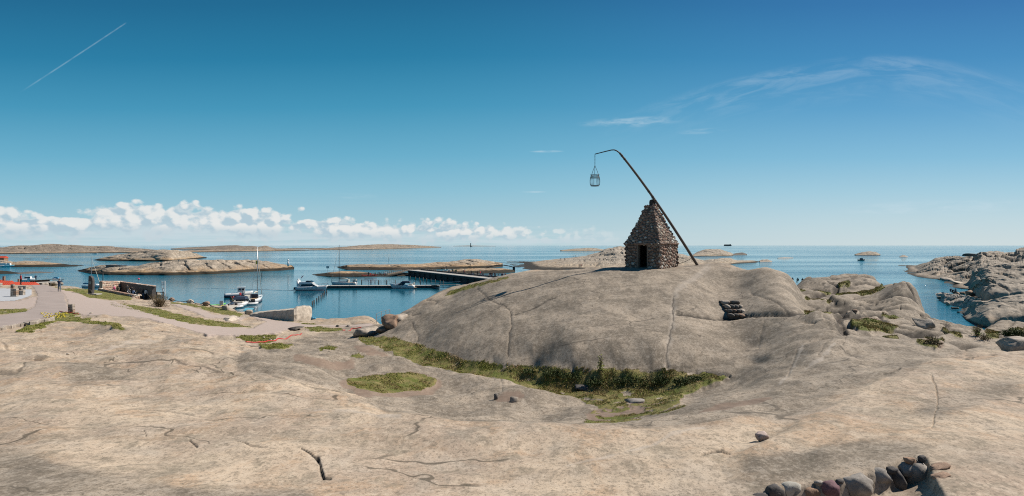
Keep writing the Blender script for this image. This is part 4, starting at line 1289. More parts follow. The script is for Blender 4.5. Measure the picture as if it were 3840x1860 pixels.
def boulder(name, u, v, hw, hh, seed, mat, label, cat='boulder', depth=None, group=None, sub=3, facet=0.35, rot=None, Y=None, sink=0.25, aspect=0.8, boxy=0.62):
    """a boulder whose middle shows at photo pixel (u, v), hw and hh its half sizes in photo pixels"""
    foot = hit(u, v + hh * 0.8) if Y is None else P(u, v + hh * 0.8, Y)
    k = foot.y / F
    c = P(u, v, foot.y + (depth or hw * k * 0.5) * 0.5)
    o = link(name, rock_mesh(name, (hw * k, (depth or hw * k * aspect), hh * k * 1.06), seed, mat, sub, facet=facet, boxy=boxy), None, c, rot or (0, 0, 0))
    return tag(o, label, cat, group)


# ---------------------------------------------------------------- the stone hut with its tipping lever
H = 1.482
TH = math.radians(41.8)
near = Vector((11.13, 42.0, 0))
ex, ey = Vector((math.cos(TH), -math.sin(TH), 0)), Vector((math.sin(TH), math.cos(TH), 0))
hc = near - ex * H + ey * H
HB = 11.28
hut = empty("stone_hut", (hc.x, hc.y, HB), -TH)
tag(hut, "small square pebble-stone hut with steep pyramid roof and dark doorway on the dome", "hut")
EAVE, TOP, TH2 = 1.86, 4.86, 0.32
DX0, DX1, DZ = -0.38, 0.42, 1.76
core = MB()
w = 0.34
hi_ = H - 0.04
core.box((-(hi_ - w / 2), 0, (EAVE - 0.7) / 2), (w, 2 * hi_, EAVE + 0.7))
core.box(((hi_ - w / 2), 0, (EAVE - 0.7) / 2), (w, 2 * hi_, EAVE + 0.7))
core.box((0, hi_ - w / 2, (EAVE - 0.7) / 2), (2 * (hi_ - w), w, EAVE + 0.7))
core.box(((-hi_ + w + DX0) / 2, -hi_ + w / 2, (EAVE - 0.7) / 2), (DX0 + hi_ - w, w, EAVE + 0.7))
core.box(((hi_ - w + DX1) / 2, -hi_ + w / 2, (EAVE - 0.7) / 2), (hi_ - w - DX1, w, EAVE + 0.7))
core.box(((DX0 + DX1) / 2, -hi_ + w / 2, (EAVE + DZ) / 2), (DX1 - DX0, w, EAVE - DZ))
core.box(((DX0 + DX1) / 2, -hi_ + w / 2, -0.37), (DX1 - DX0, w, 0.66))
hwall = core.build("wall", M['mortar'], hut)
rf = MB()
secs = []
for t in fl(0, 1, 8):
    r_ = (H + 0.02) * (1 - t) + TH2 * t - 0.10 * math.sin(math.pi * t) * 0.5
    z = EAVE + (TOP - EAVE) * t
    secs.append([(-r_, -r_, z), (r_, -r_, z), (r_, r_, z), (-r_, r_, z)])
rf.loft(secs)
hroof = rf.build("roof", M['mortar'], hut)


def pebble(seed):
    r = np.random.default_rng(seed)
    n, rings = 7, [(1.0, 0.0), (0.93, 0.42), (0.58, 0.82)]
    vs_, fs_ = [], []
    wob = 1 + r.uniform(-0.16, 0.16, n)
    for rad, z in rings:
        for k in range(n):
            a = 2 * math.pi * (k + 0.2 * seed) / n
            vs_.append((rad * wob[k] * math.cos(a), rad * wob[k] * math.sin(a), z))
    vs_.append((0, 0, 1.0))
    for i in range(2):
        for k in range(n):
            fs_.append((i * n + k, i * n + (k + 1) % n, (i + 1) * n + (k + 1) % n, (i + 1) * n + k))
    for k in range(n):
        fs_.append((2 * n + k, 2 * n + (k + 1) % n, 3 * n))
    return vs_, fs_


PEB = [pebble(s) for s in range(8)]
PEBM = []
for i, (pv_, pf_) in enumerate(PEB):
    me = bpy.data.meshes.new("stone")
    me.from_pydata(pv_, [], pf_)
    me.materials.append(M['stone'])
    for p in me.polygons:
        p.use_smooth = True
    PEBM.append(me)
stones = []   # (priority, variant, matrix)
rs = random.Random(5)


def lay(face, z0, z1, half_at, off, prio, step=0.205, skip=None, tight=0.80):
    """pebbles packed at random on one face; face = quarter turn, half_at(z) = half width of the face at that height, off(z) = its distance from the axis"""
    R = Matrix.Rotation(face * math.pi / 2, 4, 'Z')
    pts_ = []
    slope = math.hypot(1.0, (off(z0) - off(z1)) / max(z1 - z0, 1e-6))
    for rad in [step * f for f in (0.72, 0.60, 0.50, 0.42, 0.36, 0.30)]:
        for _ in range(420):
            z = rs.uniform(z0, z1)
            half = half_at(z)
            x = rs.uniform(-half, half)
            if skip and skip(x, z, rad):
                continue
            if all((x - a) ** 2 + ((z - b_) * slope) ** 2 > ((rad + c_) * tight) ** 2 for a, b_, c_ in pts_):
                pts_.append((x, z, rad))
    for (x, z, rad) in pts_:
        nrm = Vector((0, -1.0, (off(z) - off(z + 0.05)) / 0.05)).normalized()
        tang = Vector((1, 0, 0))
        bit = nrm.cross(tang)
        S = Matrix(((tang.x, bit.x, nrm.x, 0), (tang.y, bit.y, nrm.y, 0), (tang.z, bit.z, nrm.z, 0), (0, 0, 0, 1)))
        pos = Vector((x, -off(z) + 0.01, z))
        m = R @ Matrix.Translation(pos) @ S @ Matrix.Rotation(rs.uniform(-0.5, 0.5), 4, 'Z') @ Matrix.Diagonal((rad * rs.uniform(0.95, 1.25), rad * rs.uniform(0.75, 0.95), rs.uniform(0.06, 0.11), 1))
        stones.append((prio * rad, rs.randrange(8), m))


def roof_r(z):
    t = min(max((z - EAVE) / (TOP - EAVE), 0), 1)
    return (H + 0.02) * (1 - t) + TH2 * t - 0.05 * math.sin(math.pi * t)


for face in range(4):
    pr = {0: 1.0, 1: 1.0, 2: 0.01, 3: 0.01}[face]
    sk = (lambda x, z, h: DX0 - h * 0.8 < x < DX1 + h * 0.8 and z < DZ) if face == 0 else None
    lay(face, -0.12, EAVE - 0.06, lambda z: H + 0.02, lambda z: H - 0.04, pr, skip=sk)
    lay(face, EAVE - 0.04, EAVE + 0.03, lambda z: H + 0.06, lambda z: H + 0.05, pr, step=0.13)
    sk2 = (lambda x, z, h: abs(x) < 0.10 and z > TOP - 0.75) if face == 0 else None
    lay(face, EAVE + 0.05, TOP, roof_r, lambda z: roof_r(z) - 0.01, pr, step=0.195, skip=sk2)
stones.sort(key=lambda s: -s[0])
for pr, k, m in stones[:298]:
    o = link("stone", PEBM[k], hwall if m.translation.z < EAVE else hroof)
    o.matrix_local = m
vs_, ts_, rn_ = [], [], []
base_i = 0
allv, allt, alln = [], [], []
for pr, k, m in stones[298:]:
    pv_ = np.array(PEB[k][0])
    mm = np.array(m)
    q = pv_ @ mm[:3, :3].T + mm[:3, 3]
    for f in PEB[k][1]:
        for j in range(1, len(f) - 1):
            allt.append((f[0] + base_i, f[j] + base_i, f[j + 1] + base_i))
    allv.append(q)
    alln.append(np.full((len(q), 3), rs.random()))
    base_i += len(q)
sm = link("stone_facing", np_mesh("stone_facing", np.concatenate(allv), None, allt, True, (M['stone_mass'],), {'rnd': np.concatenate(alln)}), hut)
tag(sm, kind='stuff')
# door surround, threshold and the fork that carries the lever
jb = MB()
jb.box((DX0 - 0.02, -H + 0.10, DZ / 2 - 0.05), (0.09, 0.26, DZ + 0.1))
jb.build("door_jamb", M['timber'], hut)
jb = MB()
jb.box((DX1 + 0.02, -H + 0.10, DZ / 2 - 0.05), (0.07, 0.26, DZ + 0.1))
jb.build("door_jamb", M['timber'], hut)
MB().box(((DX0 + DX1) / 2, -H + 0.05, DZ + 0.07), (DX1 - DX0 + 0.5, 0.22, 0.14)).build("lintel", M['brown_boulder'], hut)
for sy_ in (-0.30, 0.16):
    fk = MB()
    fk.prism([(-0.17, TOP - 0.85), (0.17, TOP - 0.85), (0.18, TOP + 0.30), (0.14, TOP + 0.44), (0.0, TOP + 0.50), (-0.14, TOP + 0.44), (-0.18, TOP + 0.30)], -0.06, 0.06)
    fk.build("fork_cheek", M['dark_timber'], hut, loc=(0.05 * math.cos(TH) - sy_ * math.sin(TH), 0.05 * math.sin(TH) + sy_ * math.cos(TH), 0), rot=(0, 0, TH))
MB().tube([(0, -0.42, TOP + 0.26), (0, 0.34, TOP + 0.26)], 0.05, 8).build("axle", M['iron'], hut, rot=(0, 0, TH))

M['pole'] = simple("dark_weathered_log", (0.115, 0.092, 0.075), 0.85, var=0.3, scale=5, bmp=0.02)
# lever: a long tapering log with a bent iron arm at its tip
lev = empty("lever_pole", P(2614, 994, 45.2))
tag(lev, "long leaning wooden lever pole with bent iron tip resting on the hut roof", "lever")
org = lev.location.copy()
pF, pM, pT = P(2616, 996, 45.2), P(2462, 759, 43.6), P(2324, 574, 42.6)
pts = []
for t in fl(0, 1, 18):
    a = pF.lerp(pM, t * 1.0)
    q = (1 - t) ** 2 * pF + 2 * t * (1 - t) * (pM * 2 - (pF + pT) / 2) + t * t * pT
    pts.append(q - org)
MB().tube(pts, list(np.linspace(0.112, 0.08, 18)), 12).build("pole", M['pole'], lev, True)
lpole = lev.children[0]
arm = [P(2340, 594, 42.7), P(2322, 572, 42.6), P(2312, 565, 42.6), P(2303, 562, 42.6), P(2293, 562.5, 42.6), P(2270, 568, 42.6), P(2250, 573, 42.6), P(2231, 578, 42.6)]
MB().tube([p - org for p in arm], [0.06, 0.055, 0.05, 0.045, 0.042, 0.04, 0.036, 0.034], 8).build("iron_arm", M['iron'], lev, True)
for k in (0.55, 0.60, 0.93, 0.97):
    i = k * 17
    a = pts[int(i)].lerp(pts[min(int(i) + 1, 17)], i - int(i))
    d = (pts[min(int(i) + 1, 17)] - pts[int(i)]).normalized()
    r_ = 0.112 + (0.08 - 0.112) * k + 0.015
    MB().tube([a - d * 0.04, a + d * 0.04], r_, 12).build("iron_band", M['iron'], lpole, True)
MB().tube([P(2443, 742, 43.5) - org, P(2462, 752, 43.4) - org], 0.03, 6).build("iron_pin", M['iron'], lev, True)
ropes = [P(2540, 991, 44.6), P(2570, 981, 44.7), P(2588, 972, 44.8), P(2598, 966, 44.9)]
tag(MB().tube(ropes, 0.022, 6).build("mooring_rope", M['timber'], None, True), "thin slack rope running from the hut corner to the lever pole", "rope")

# fire basket on its chain
bk = empty("fire_basket", P(2231, 697, 42.6))
tag(bk, "iron cage fire basket hanging from a chain at the end of the lever", "basket")
o_ = bk.location.copy()
k_ = 42.6 / F
zt, zm, zr, zb = (697 - 578) * k_, (697 - 621) * k_, (697 - 655) * k_, 0.0
ch = MB()
n = 16
for i in range(n):
    z0 = zt - (zt - zm) * i / n
    z1 = zt - (zt - zm) * (i + 0.8) / n
    xo = 0.012 if i % 2 else 0
    ch.tube([(xo, 0.012 - xo, z0), (xo, 0.012 - xo, z1)], 0.017, 5)
    ch.tube([(-xo, -0.012 + xo, z0), (-xo, -0.012 + xo, z1)], 0.017, 5)
ch.build("chain", M['iron'], bk)


def rad_at(z):
    t = z / zr
    return (0.300 + 0.085 * math.sin(math.pi * min(1, 0.12 + t * 0.95)) if t < 0.86 else 0.300 + 0.02 * (t - 0.86) / 0.14) * (0.93 if t < 0.1 else 1)


for ang in (0.3, 2.4, 4.5):
    MB().tube([(0, 0, zm), (0.20 * math.cos(ang), 0.2 * math.sin(ang), zm - (zm - zr) * 0.62), (0.31 * math.cos(ang), 0.31 * math.sin(ang), zr - 0.02)], 0.016, 5).build("hanger", M['iron'], bk)
for k in range(22):
    a = 2 * math.pi * k / 22
    zz_ = np.linspace(0, zr * 1.03, 9)
    MB().tube([(rad_at(z) * math.cos(a), rad_at(z) * math.sin(a), z) for z in zz_], 0.0105, 5).build("bar", M['iron'], bk)
for z, rr in ((0.0, 0.02), (zr * 0.80, 0.017), (zr * 0.72, 0.014), (zr * 0.96, 0.017)):
    ring = [(rad_at(z) * math.cos(2 * math.pi * k / 24), rad_at(z) * math.sin(2 * math.pi * k / 24), z) for k in range(25)]
    MB().tube(ring, rr, 6, cap=False).build("hoop", M['iron'], bk)
MB().tube([(0, 0, -0.005), (0, 0, 0.02)], 0.30, 20).build("base_plate", M['iron'], bk)

# ---------------------------------------------------------------- stone steps up the dome
stp = hit(2760, 1194)
st = empty("stone_steps", stp)
tag(st, "short flight of four stone steps built against the dome below the hut", "steps")
Ys = stp.y
for i, (u0, u1, v0, v1) in enumerate(((2738, 2810, 1177, 1194), (2734, 2797, 1160, 1177), (2724, 2788, 1143, 1162), (2711, 2777, 1126, 1146))):
    Yi = (hit((u0 + u1) / 2, v1 + 1).y + hit(u0 + 4, v1 + 1).y + hit(u1 - 4, v1 + 1).y) / 3 + 0.02
    k = Yi / F
    zb_, zt_ = P(0, v1, Yi).z, P(0, v0 + 3, Yi).z
    mb = MB()
    x0, x1 = P(u0 + 3, 0, Yi).x, P(u1 - 2, 0, Yi).x
    mb.box(((x0 + x1) / 2 - stp.x, Yi + 0.45 - stp.y, (zb_ + zt_) / 2 - 0.05 - stp.z), (x1 - x0, 0.75, zt_ - zb_))
    mb.build("riser", M['mortar'], st)
    ns = 4 if i < 3 else 2
    ws = [0.8, 1.1, 1.0, 1.1] if i % 2 else [1.1, 0.9, 1.2, 0.8]
    tot = sum(ws[:ns])
    x = u0
    for j in range(ns):
        du_ = (u1 - u0) * ws[j] / tot
        c = P(x + du_ / 2, (v0 + v1) / 2, Yi - 0.02)
        me = rock_mesh("step_stone", (du_ / 2 * k * 1.02, 0.30, (v1 - v0) / 2 * k * 0.8), 40 + i * 5 + j, (M['dark_boulder'], M['boulder'], M['brown_boulder'])[(i * 3 + j) % 5 % 3 if j != 1 else (2 if i == 1 else 0)], 2, 0.08, facet=0.12, boxy=0.5)
        link("step_stone", me, st, c - stp + Vector((0, 0.2, 0.02)))
        x += du_

# ---------------------------------------------------------------- low retaining wall of field stones, bottom right
wl = hit(3200, 1790)
wall = empty("retaining_wall", wl)
tag(wall, "low retaining wall of rounded field stones set into the bedrock at lower right", "wall")
M['white_stone'] = make_boulder("white_stone", (0.50, 0.47, 0.41), 0.15, 3.0)
M['purple_stone'] = make_boulder("purple_stone", (0.17, 0.095, 0.11), 0.25, 3.0)
M['orange_stone'] = make_boulder("orange_stone", (0.33, 0.215, 0.145), 0.25, 3.0)
M['grey_stone'] = make_boulder("grey_stone", (0.31, 0.28, 0.25), 0.25, 3.0)
M['dark_stone'] = make_boulder("dark_stone", (0.11, 0.10, 0.095), 0.3, 3.0)
M['pink_stone'] = make_boulder("pink_stone", (0.46, 0.36, 0.32), 0.25, 3.0)
WS = [(2905, 1850, 34, 30, 'dark_stone'), (2966, 1843, 40, 34, 'white_stone'), (3038, 1850, 33, 28, 'orange_stone'), (3108, 1836, 38, 33, 'purple_stone'), (3208, 1820, 58, 39, 'grey_stone'), (3298, 1790, 41, 33, 'grey_stone'),
      (3362, 1803, 26, 42, 'dark_stone'), (3398, 1758, 29, 25, 'grey_stone'), (3442, 1785, 43, 50, 'grey_stone'), (3409, 1726, 20, 12, 'orange_stone'), (3458, 1721, 15, 13, 'dark_stone'), (3430, 1738, 15, 12, 'orange_stone'),
      (3337, 1814, 13, 13, 'orange_stone'), (3300, 1842, 42, 24, 'brown_boulder'), (3160, 1850, 30, 16, 'dark_stone'), (3260, 1858, 30, 20, 'dark_stone'), (3380, 1850, 40, 30, 'dark_stone'), (2850, 1880, 40, 30, 'dark_stone'),
      (3070, 1812, 16, 10, 'grey_stone'), (3150, 1806, 14, 9, 'dark_stone'), (3345, 1763, 22, 12, 'dark_stone')]
for i, (u, v, hw, hh, mt) in enumerate(WS):
    Yw = hit0(u, float(np.interp(u, [2885, 2960, 3060, 3160, 3260, 3340, 3400, 3475], [1862, 1822, 1812, 1800, 1772, 1752, 1722, 1715])) + 14) + 0.10 - 0.22 * max(0.0, min(1.0, (u - 3330) / 60))
    k = Yw / F
    me = rock_mesh("stone", (hw * k * 1.08, max(hw, hh) * k * 0.8, hh * k * 1.08), 300 + i, M[mt], 3, 0.16, 0.24, boxy=0.86)
    link("stone", me, wall, P(u, v, Yw + 0.05) - wl, (0, random.uniform(-0.15, 0.15), 0))
for (u, v, hw, hh, s, lb) in ((3520, 1752, 38, 8, 5, "flat splintered stone slab leaning behind the wall end"), (3526, 1784, 34, 7, 6, "narrow brown stone fragment beside the big wall end stone")):
    boulder("stone_fragment", u, v, hw, hh, s, M['brown_boulder'], lb, "stone", rot=(0, -0.2, 0.25), facet=0.3, sink=0, aspect=0.7)
boulder("loose_rock", 2855, 1640, 30, 20, 17, M['pink_stone'], "jagged pinkish rock lying alone on the pale slab above the wall", "rock", facet=0.5, boxy=0.75)
boulder("loose_rock", 1861, 1488, 9, 12, 18, M['dark_boulder'], "small upright stone, left of the two on the grey slab", "rock", sub=2)
boulder("loose_rock", 1926, 1500, 16, 13, 19, M['boulder'], "rounder stone, right of the two on the grey slab", "rock", sub=2)
boulder("loose_rock", 255, 1329, 6, 5, 20, M['pale_boulder'], "small pale block of stone on the left slab", "rock", sub=2, facet=0.5)
boulder("loose_rock", 2380, 1503, 36, 9, 21, M['grey_stone'], "flat pale stone lying in the turf below the shrubs", "rock", sub=2)
boulder("loose_rock", 2190, 1457, 36, 12, 22, M['dark_stone'], "lichen-spotted dark rock in front of the shrubs in the channel", "rock", sub=3)
boulder("loose_rock", 3205, 1166, 10, 6, 23, M['brown_boulder'], "mossy ochre lump beside the shaded rock on the right", "rock", sub=2)
boulder("loose_rock", 341, 1174, 5, 3.5, 24, M['pale_boulder'], "white pebble on the gravel right of the stone post", "rock", sub=2)
boulder("loose_rock", 990, 1266, 5, 4, 25, M['pale_boulder'], "pale stone on the turf above the red hose, left one", "rock", sub=2)
boulder("loose_rock", 1014, 1276, 6, 5, 26, M['pale_boulder'], "pale stone on the turf beside the red hose, right one", "rock", sub=2)
boulder("loose_rock", 1266, 1222, 7, 4, 27, M['dark_boulder'], "small dark stone on the path, left of a pair", "rock", sub=2)
boulder("loose_rock", 1310, 1221, 9, 4, 28, M['boulder'], "small stone on the path, right of a pair", "rock", sub=2)

# big quay boulder: a wedge with a shaded left flank and a pale right face
qb = empty("quay_boulder", hit(1060, 1196))
tag(qb, "huge pale wedge-shaped boulder with a flat top at the water's edge", "boulder")
Yq = 59.0
o_ = qb.location.copy()
sec = []
for (u, vt, vb, dy0, dy1) in ((938, 1177, 1194, 4.2, 6.0), (975, 1168, 1196, 3.2, 6.6), (1030, 1163, 1198, 1.7, 6.8), (1085, 1158, 1201, 0.0, 6.6), (1102, 1156, 1203, -0.6, 6.4), (1112, 1150, 1203, -0.4, 6.2), (1140, 1146, 1203, 0.6, 5.6), (1160, 1147, 1202, 1.6, 4.8), (1168, 1153, 1201, 2.2, 4.2)):
    f0, f1_ = P(u, vb, Yq + dy0), P(u, vt + 4, Yq + dy0 + 0.15)
    b0 = P(u, vt, Yq + dy1)
    mid = f0.lerp(f1_, 0.5) + Vector((0.05, -0.12, 0))
    sec.append([f0 - Vector((0, 0, 0.4)) - o_, mid - o_, f1_ - o_, f1_.lerp(b0, 0.5) + Vector((0, 0, 0.05)) - o_, b0 - o_, Vector((b0.x, b0.y + 0.2, f0.z - 0.4)) - o_])
qm = MB().loft(sec).build("rock_body", M['pale_boulder'], qb, True)
md = qm.modifiers.new("sub", 'SUBSURF')
md.subdivision_type = 'SIMPLE'
md.levels = md.render_levels = 4
tex = bpy.data.textures.new("rockbump", 'CLOUDS')
tex.noise_scale = 0.9
dm = qm.modifiers.new("disp", 'DISPLACE')
dm.texture = tex
dm.strength = 0.22
dm.mid_level = 0.5
# boulders at the dome's foot and along the quay
boulder("boulder", 1383, 1246, 50, 22, 31, M['boulder'], "rounded boulder, dark on its near side, at the left foot of the dome", depth=1.0)
boulder("boulder", 1466, 1207, 42, 26, 32, M['brown_boulder'], "brown split boulder beneath the wire fence by the dome", depth=1.0)
boulder("boulder", 1500, 1192, 26, 14, 33, M['boulder'], "boulder wedged between the split boulder and the dome", depth=0.8, sub=2)
boulder("boulder", 1440, 1237, 24, 13, 34, M['brown_boulder'], "small tawny block between the two foot boulders of the dome", depth=0.5, sub=2)
boulder("boulder", 1105, 1232, 30, 9, 35, M['dark_boulder'], "dark broken rock outcrop on the path edge below the big boulder", depth=0.7, sub=3, facet=0.6)
boulder("boulder", 860, 1196, 32, 9, 36, M['pale_boulder'], "low pale rock slab on the lawn left of the big boulder", depth=1.2, facet=0.5)
CH = [(643, 1123, 11, 9, 'brown_boulder', "dark chained boulder on the quay, leftmost of four"), (713, 1130, 13, 9, 'pale_boulder', "pale chained boulder on the quay, second from left"), (772, 1138, 14, 9, 'brown_boulder', "reddish chained boulder on the quay, third from left"), (848, 1155, 14, 11, 'boulder', "chained boulder on the quay nearest the dock")]
cpos = []
for i, (u, v, hw, hh, mt, lb) in enumerate(CH):
    b_ = boulder("mooring_boulder", u, v, hw, hh, 60 + i, M[mt], lb, group="chained boulders on the quay", sub=2)
    cpos.append(b_.location.copy())
for i in range(3):
    a, b = cpos[i] + Vector((0, 0, 0.22)), cpos[i + 1] + Vector((0, 0, 0.22))
    pp = [a.lerp(b, t) - Vector((0, 0, 0.5 * 4 * t * (1 - t) * 0.9)) for t in fl(0, 1, 9)]
    tag(MB().tube(pp, 0.05, 6).build("chain", M['iron'], None, True), ("heavy sagging chain, left span between the quay boulders", "heavy sagging chain, middle span between the quay boulders", "heavy sagging chain, right span down to the dock boulder")[i], "chain", "quay chains")
boulder("boulder", 936, 1172, 15, 10, 66, M['boulder'], "rounded boulder at the left tip of the huge wedge boulder", sub=2)
boulder("boulder", 590, 1105, 13, 9, 67, M['pale_boulder'], "pale boulder on the quay beside the yard wall end", sub=2)
# rubble below the headland
names = ["brown angular block", "dark wet rock", "pale flat rock", "reddish tilted block", "grey rounded rock"]
mats_ = ['brown_boulder', 'dark_boulder', 'pale_boulder', 'brown_boulder', 'boulder']
RB = [(3592, 1104, 14, 9, 0), (3614, 1100, 16, 12, 3), (3640, 1106, 20, 17, 0), (3664, 1120, 15, 13, 3), (3600, 1126, 26, 11, 2), (3570, 1128, 14, 9, 1), (3625, 1142, 18, 11, 1), (3648, 1080, 10, 9, 1), (3672, 1085, 14, 13, 1), (3690, 1098, 12, 12, 4), (3680, 1072, 9, 7, 4), (3706, 1090, 16, 20, 0),
      (3582, 1155, 13, 5, 1), (3595, 1171, 7, 3, 1), (3640, 1188, 22, 9, 4), (3676, 1192, 22, 10, 2), (3700, 1200, 18, 8, 1), (3624, 1178, 14, 7, 4), (3656, 1170, 12, 7, 1), (3530, 1101, 16, 4, 2), (3520, 1116, 10, 6, 4), (3552, 1138, 10, 6, 4), (3560, 1120, 9, 6, 1), (3610, 1066, 38, 8, 2), (3560, 1050, 30, 6, 4), (3660, 1205, 14, 6, 4)]
RL = ["brown angular block at the left end of the upper rubble, behind the flat rock", "reddish tilted block between the brown blocks of the upper rubble", "largest brown angular block in the middle of the rubble", "reddish tilted block under the largest brown block", "long pale flat rock below the seated people",
      "dark wet rock left of the long pale flat rock", "dark wet rock under the reddish blocks at mid cove", "dark rock at the top left of the shaded gully", "dark rock deep in the shaded gully", "grey rounded rock at the right of the gully", "small grey rock perched at the gully's top", "tall brown block at the right end of the rubble",
      "low dark rock awash in the cove, upper one", "tiny dark rock awash in the cove, lower one", "grey rounded rock at the cove's inner shore", "pale flat rock at the foot of the nearest headland face", "dark wet rock at the right foot of the nearest headland face", "grey rock on the inner shore left of the headland face", "dark rock on the inner shore under the headland face",
      "pale flat rock at the tip of the seated people's ledge", "grey rock at the outer waterline of the ledge", "grey rock at the waterline right below the ledge", "dark wet rock on the ledge's lower side", "broad pale flat slab reaching into the upper cove", "long grey flat rock under the far headland", "grey rock nearest the water at the cove's bottom"]
for i, (u, v, hw, hh, t) in enumerate(RB):
    Yr_ = float(np.interp(v, [1045, 1110, 1150, 1210], [210, 139, 116, 96])) * 0.985
    o = boulder("cove_rock", u, v, hw, hh, 400 + i, M[mats_[t]], RL[i], "rock", group="rubble in the cove", sub=2, facet=0.55, Y=Yr_, rot=(0.1, random.uniform(-0.3, 0.3), random.uniform(0, 3)))
boulder("boulder", 3812, 1290, 62, 30, 71, M['boulder'], "squared lichened boulder at the right edge below the juniper", depth=0.55, facet=0.25, boxy=0.4)
boulder("boulder", 3452, 1213, 34, 18, 73, M['boulder'], "squared boulder with a dark side on the slabs by the cove", depth=0.6, facet=0.6)
boulder("boulder", 3634, 956, 20, 6, 74, M['dark_boulder'], "dark rounded boulder perched on the headland skyline", Y=150, sub=2)


# ---------------------------------------------------------------- grass and shrubs
def blades(name, msk, n, hgt, wid, mat, straw=0.0):
    cell = msk[:-1, :-1]
    du_ = F * (avals[1] - avals[0])
    dv_ = np.abs(np.diff(VV, axis=0))[:, :-1]
    wt_ = np.where(cell > 0.5, du_ * np.clip(dv_, 0.3, 8), 0).ravel()
    idx = rng.choice(len(wt_), size=n, p=wt_ / wt_.sum())
    i, j = idx // (NA - 1), idx % (NA - 1)
    s, t = rng.random(n), rng.random(n)
    b = np.zeros((n, 3))
    for arr, k in ((XX, 0), (YY, 1), (ZZ, 2)):
        b[:, k] = (arr[i, j] * (1 - t) + arr[i, j + 1] * t) * (1 - s) + (arr[i + 1, j] * (1 - t) + arr[i + 1, j + 1] * t) * s
    sc_ = np.clip(b[:, 1] / 24, 0.6, 2.2)
    patch = 0.6 + 0.8 * (fbm(b[:, 0] * 0.8, b[:, 1] * 0.8, 44, 3) > 0)
    h = hgt * rng.uniform(0.4, 1.2, n) * patch * np.clip(sc_, 0.6, 1.4)
    a = rng.uniform(0, 2 * math.pi, n)
    d = np.stack([np.cos(a), np.sin(a), np.zeros(n)], 1) * (wid * sc_ * rng.uniform(0.6, 1.3, n))[:, None]
    lean = np.stack([rng.normal(0, 0.45, n), rng.normal(0, 0.45, n), np.ones(n)], 1) * h[:, None]
    b[:, 2] -= 0.01
    v = np.concatenate([b - d, b + d, b + lean], 0)
    k = np.arange(n)
    return tag(link(name, np_mesh(name, v, None, np.stack([k, k + n, k + 2 * n], 1), False, (mat,))), kind='stuff')


gm_far = grass * (YY > 45)
gm_near = grass * (YY <= 45) * (UU < 2950)
gm_right = grass * (UU >= 2950)
dry = fbm(XX * 0.7, YY * 0.7, 133, 3)
blades("grass", gm_near * (dry < 0.25) * (UU > 1290), 90000, 0.034, 0.013, M['blades'])
blades("short_grass", gm_near * (UU <= 1290), 16000, 0.05, 0.014, M['blades'])
blades("dry_grass", np.clip((UU > 1290) * gm_near * ((dry > -0.05) | ((UU > 2030) & (VV > 1430))) + bank * 0.9, 0, 1), 38000, 0.055, 0.011, M['straw'])
blades("lawn_grass", gm_far, 34000, 0.035, 0.016, M['blades'])
blades("heath_grass", gm_right, 20000, 0.05, 0.014, M['blades'])
blades("heath_straw", gm_right * (dry > -0.1), 14000, 0.06, 0.013, M['straw'])


def shrub(name, label, c, r, n, leaf, mat, seed, stems=8, stem_mat='twig', group=None, stem_h=1.0):
    t = empty(name, c)
    tag(t, label, 'shrub', group)
    g = np.random.default_rng(seed)
    p = g.normal(size=(n, 3))
    p /= np.linalg.norm(p, axis=1)[:, None]
    p *= (g.uniform(0.15, 1, n) ** 0.5)[:, None]
    lump = 1 + 0.45 * fbm(p[:, 0] * 2.0 + seed, p[:, 1] * 2.0 + p[:, 2] * 2, seed, 2)
    p = p * lump[:, None] * np.array(r)
    p[:, 2] = np.abs(p[:, 2])
    nrm = g.normal(size=(n, 3)) + np.array([0, 0, 0.7])
    nrm /= np.linalg.norm(nrm, axis=1)[:, None]
    a = np.cross(nrm, g.normal(size=(n, 3)))
    a /= np.linalg.norm(a, axis=1)[:, None]
    b = np.cross(nrm, a)
    s = leaf * g.uniform(0.6, 1.3, n)
    A, B = a * s[:, None], b * (s * 0.6)[:, None]
    v = np.concatenate([p - A, p + B, p + A, p - B], 0)
    k = np.arange(n)
    link("foliage", np_mesh("foliage", v, np.stack([k, k + n, k + 2 * n, k + 3 * n], 1), None, False, (M[mat],)), t)
    mb = MB()
    for i in range(stems):
        e = Vector((g.uniform(-0.8, 0.8) * r[0], g.uniform(-0.8, 0.8) * r[1], r[2] * g.uniform(0.8, 1.15) * stem_h))
        mb.tube([(e.x * 0.2, e.y * 0.2, -0.05), (e.x * 0.55, e.y * 0.6, e.z * 0.5), tuple(e)], [0.012, 0.009, 0.005], 4)
    mb.build("stem", M[stem_mat], t)
    return t


SH = [(1985, 1390, 40, 12), (2070, 1400, 50, 22), (2150, 1408, 42, 22), (2235, 1425, 55, 34), (2330, 1420, 45, 26), (2400, 1428, 50, 32), (2480, 1425, 48, 28), (2560, 1425, 42, 26), (2620, 1415, 36, 16)]
SHL = ["leftmost low tussock shrub against the foot of the dome", "dark shrub left of the lichen-spotted rock in the channel", "dark shrub directly above the lichen-spotted rock", "largest dark shrub beneath the yellow sprig in the channel", "dark green shrub just right of the yellow sprig", "broad dark shrub in the middle of the right bank of the channel", "dark shrub above the dry straw at the channel's right", "second shrub from the right end of the channel", "rightmost small shrub before the channel's tip"]
for i, (u, v, hw, hh) in enumerate(SH):
    c = hit(u, v + hh * 0.6)
    k = c.y / F
    shrub("shrub", SHL[i], c, (hw * k * (0.75 + 0.3 * (i % 3)), 0.45, hh * k * (0.55 + 0.2 * (i * 7 % 4))), 1100, 0.032, 'leaf', 500 + i, 10, group="shrubs along the foot of the dome")
c = hit(2252, 1400)
shrub("sprig", "young yellow-green sprig rising from the shrubs at the dome foot", c + Vector((0, 0.1, 0.1)), (0.18, 0.15, 0.62), 130, 0.04, 'bright_leaf', 560, 9)
c = hit(1481, 1180)
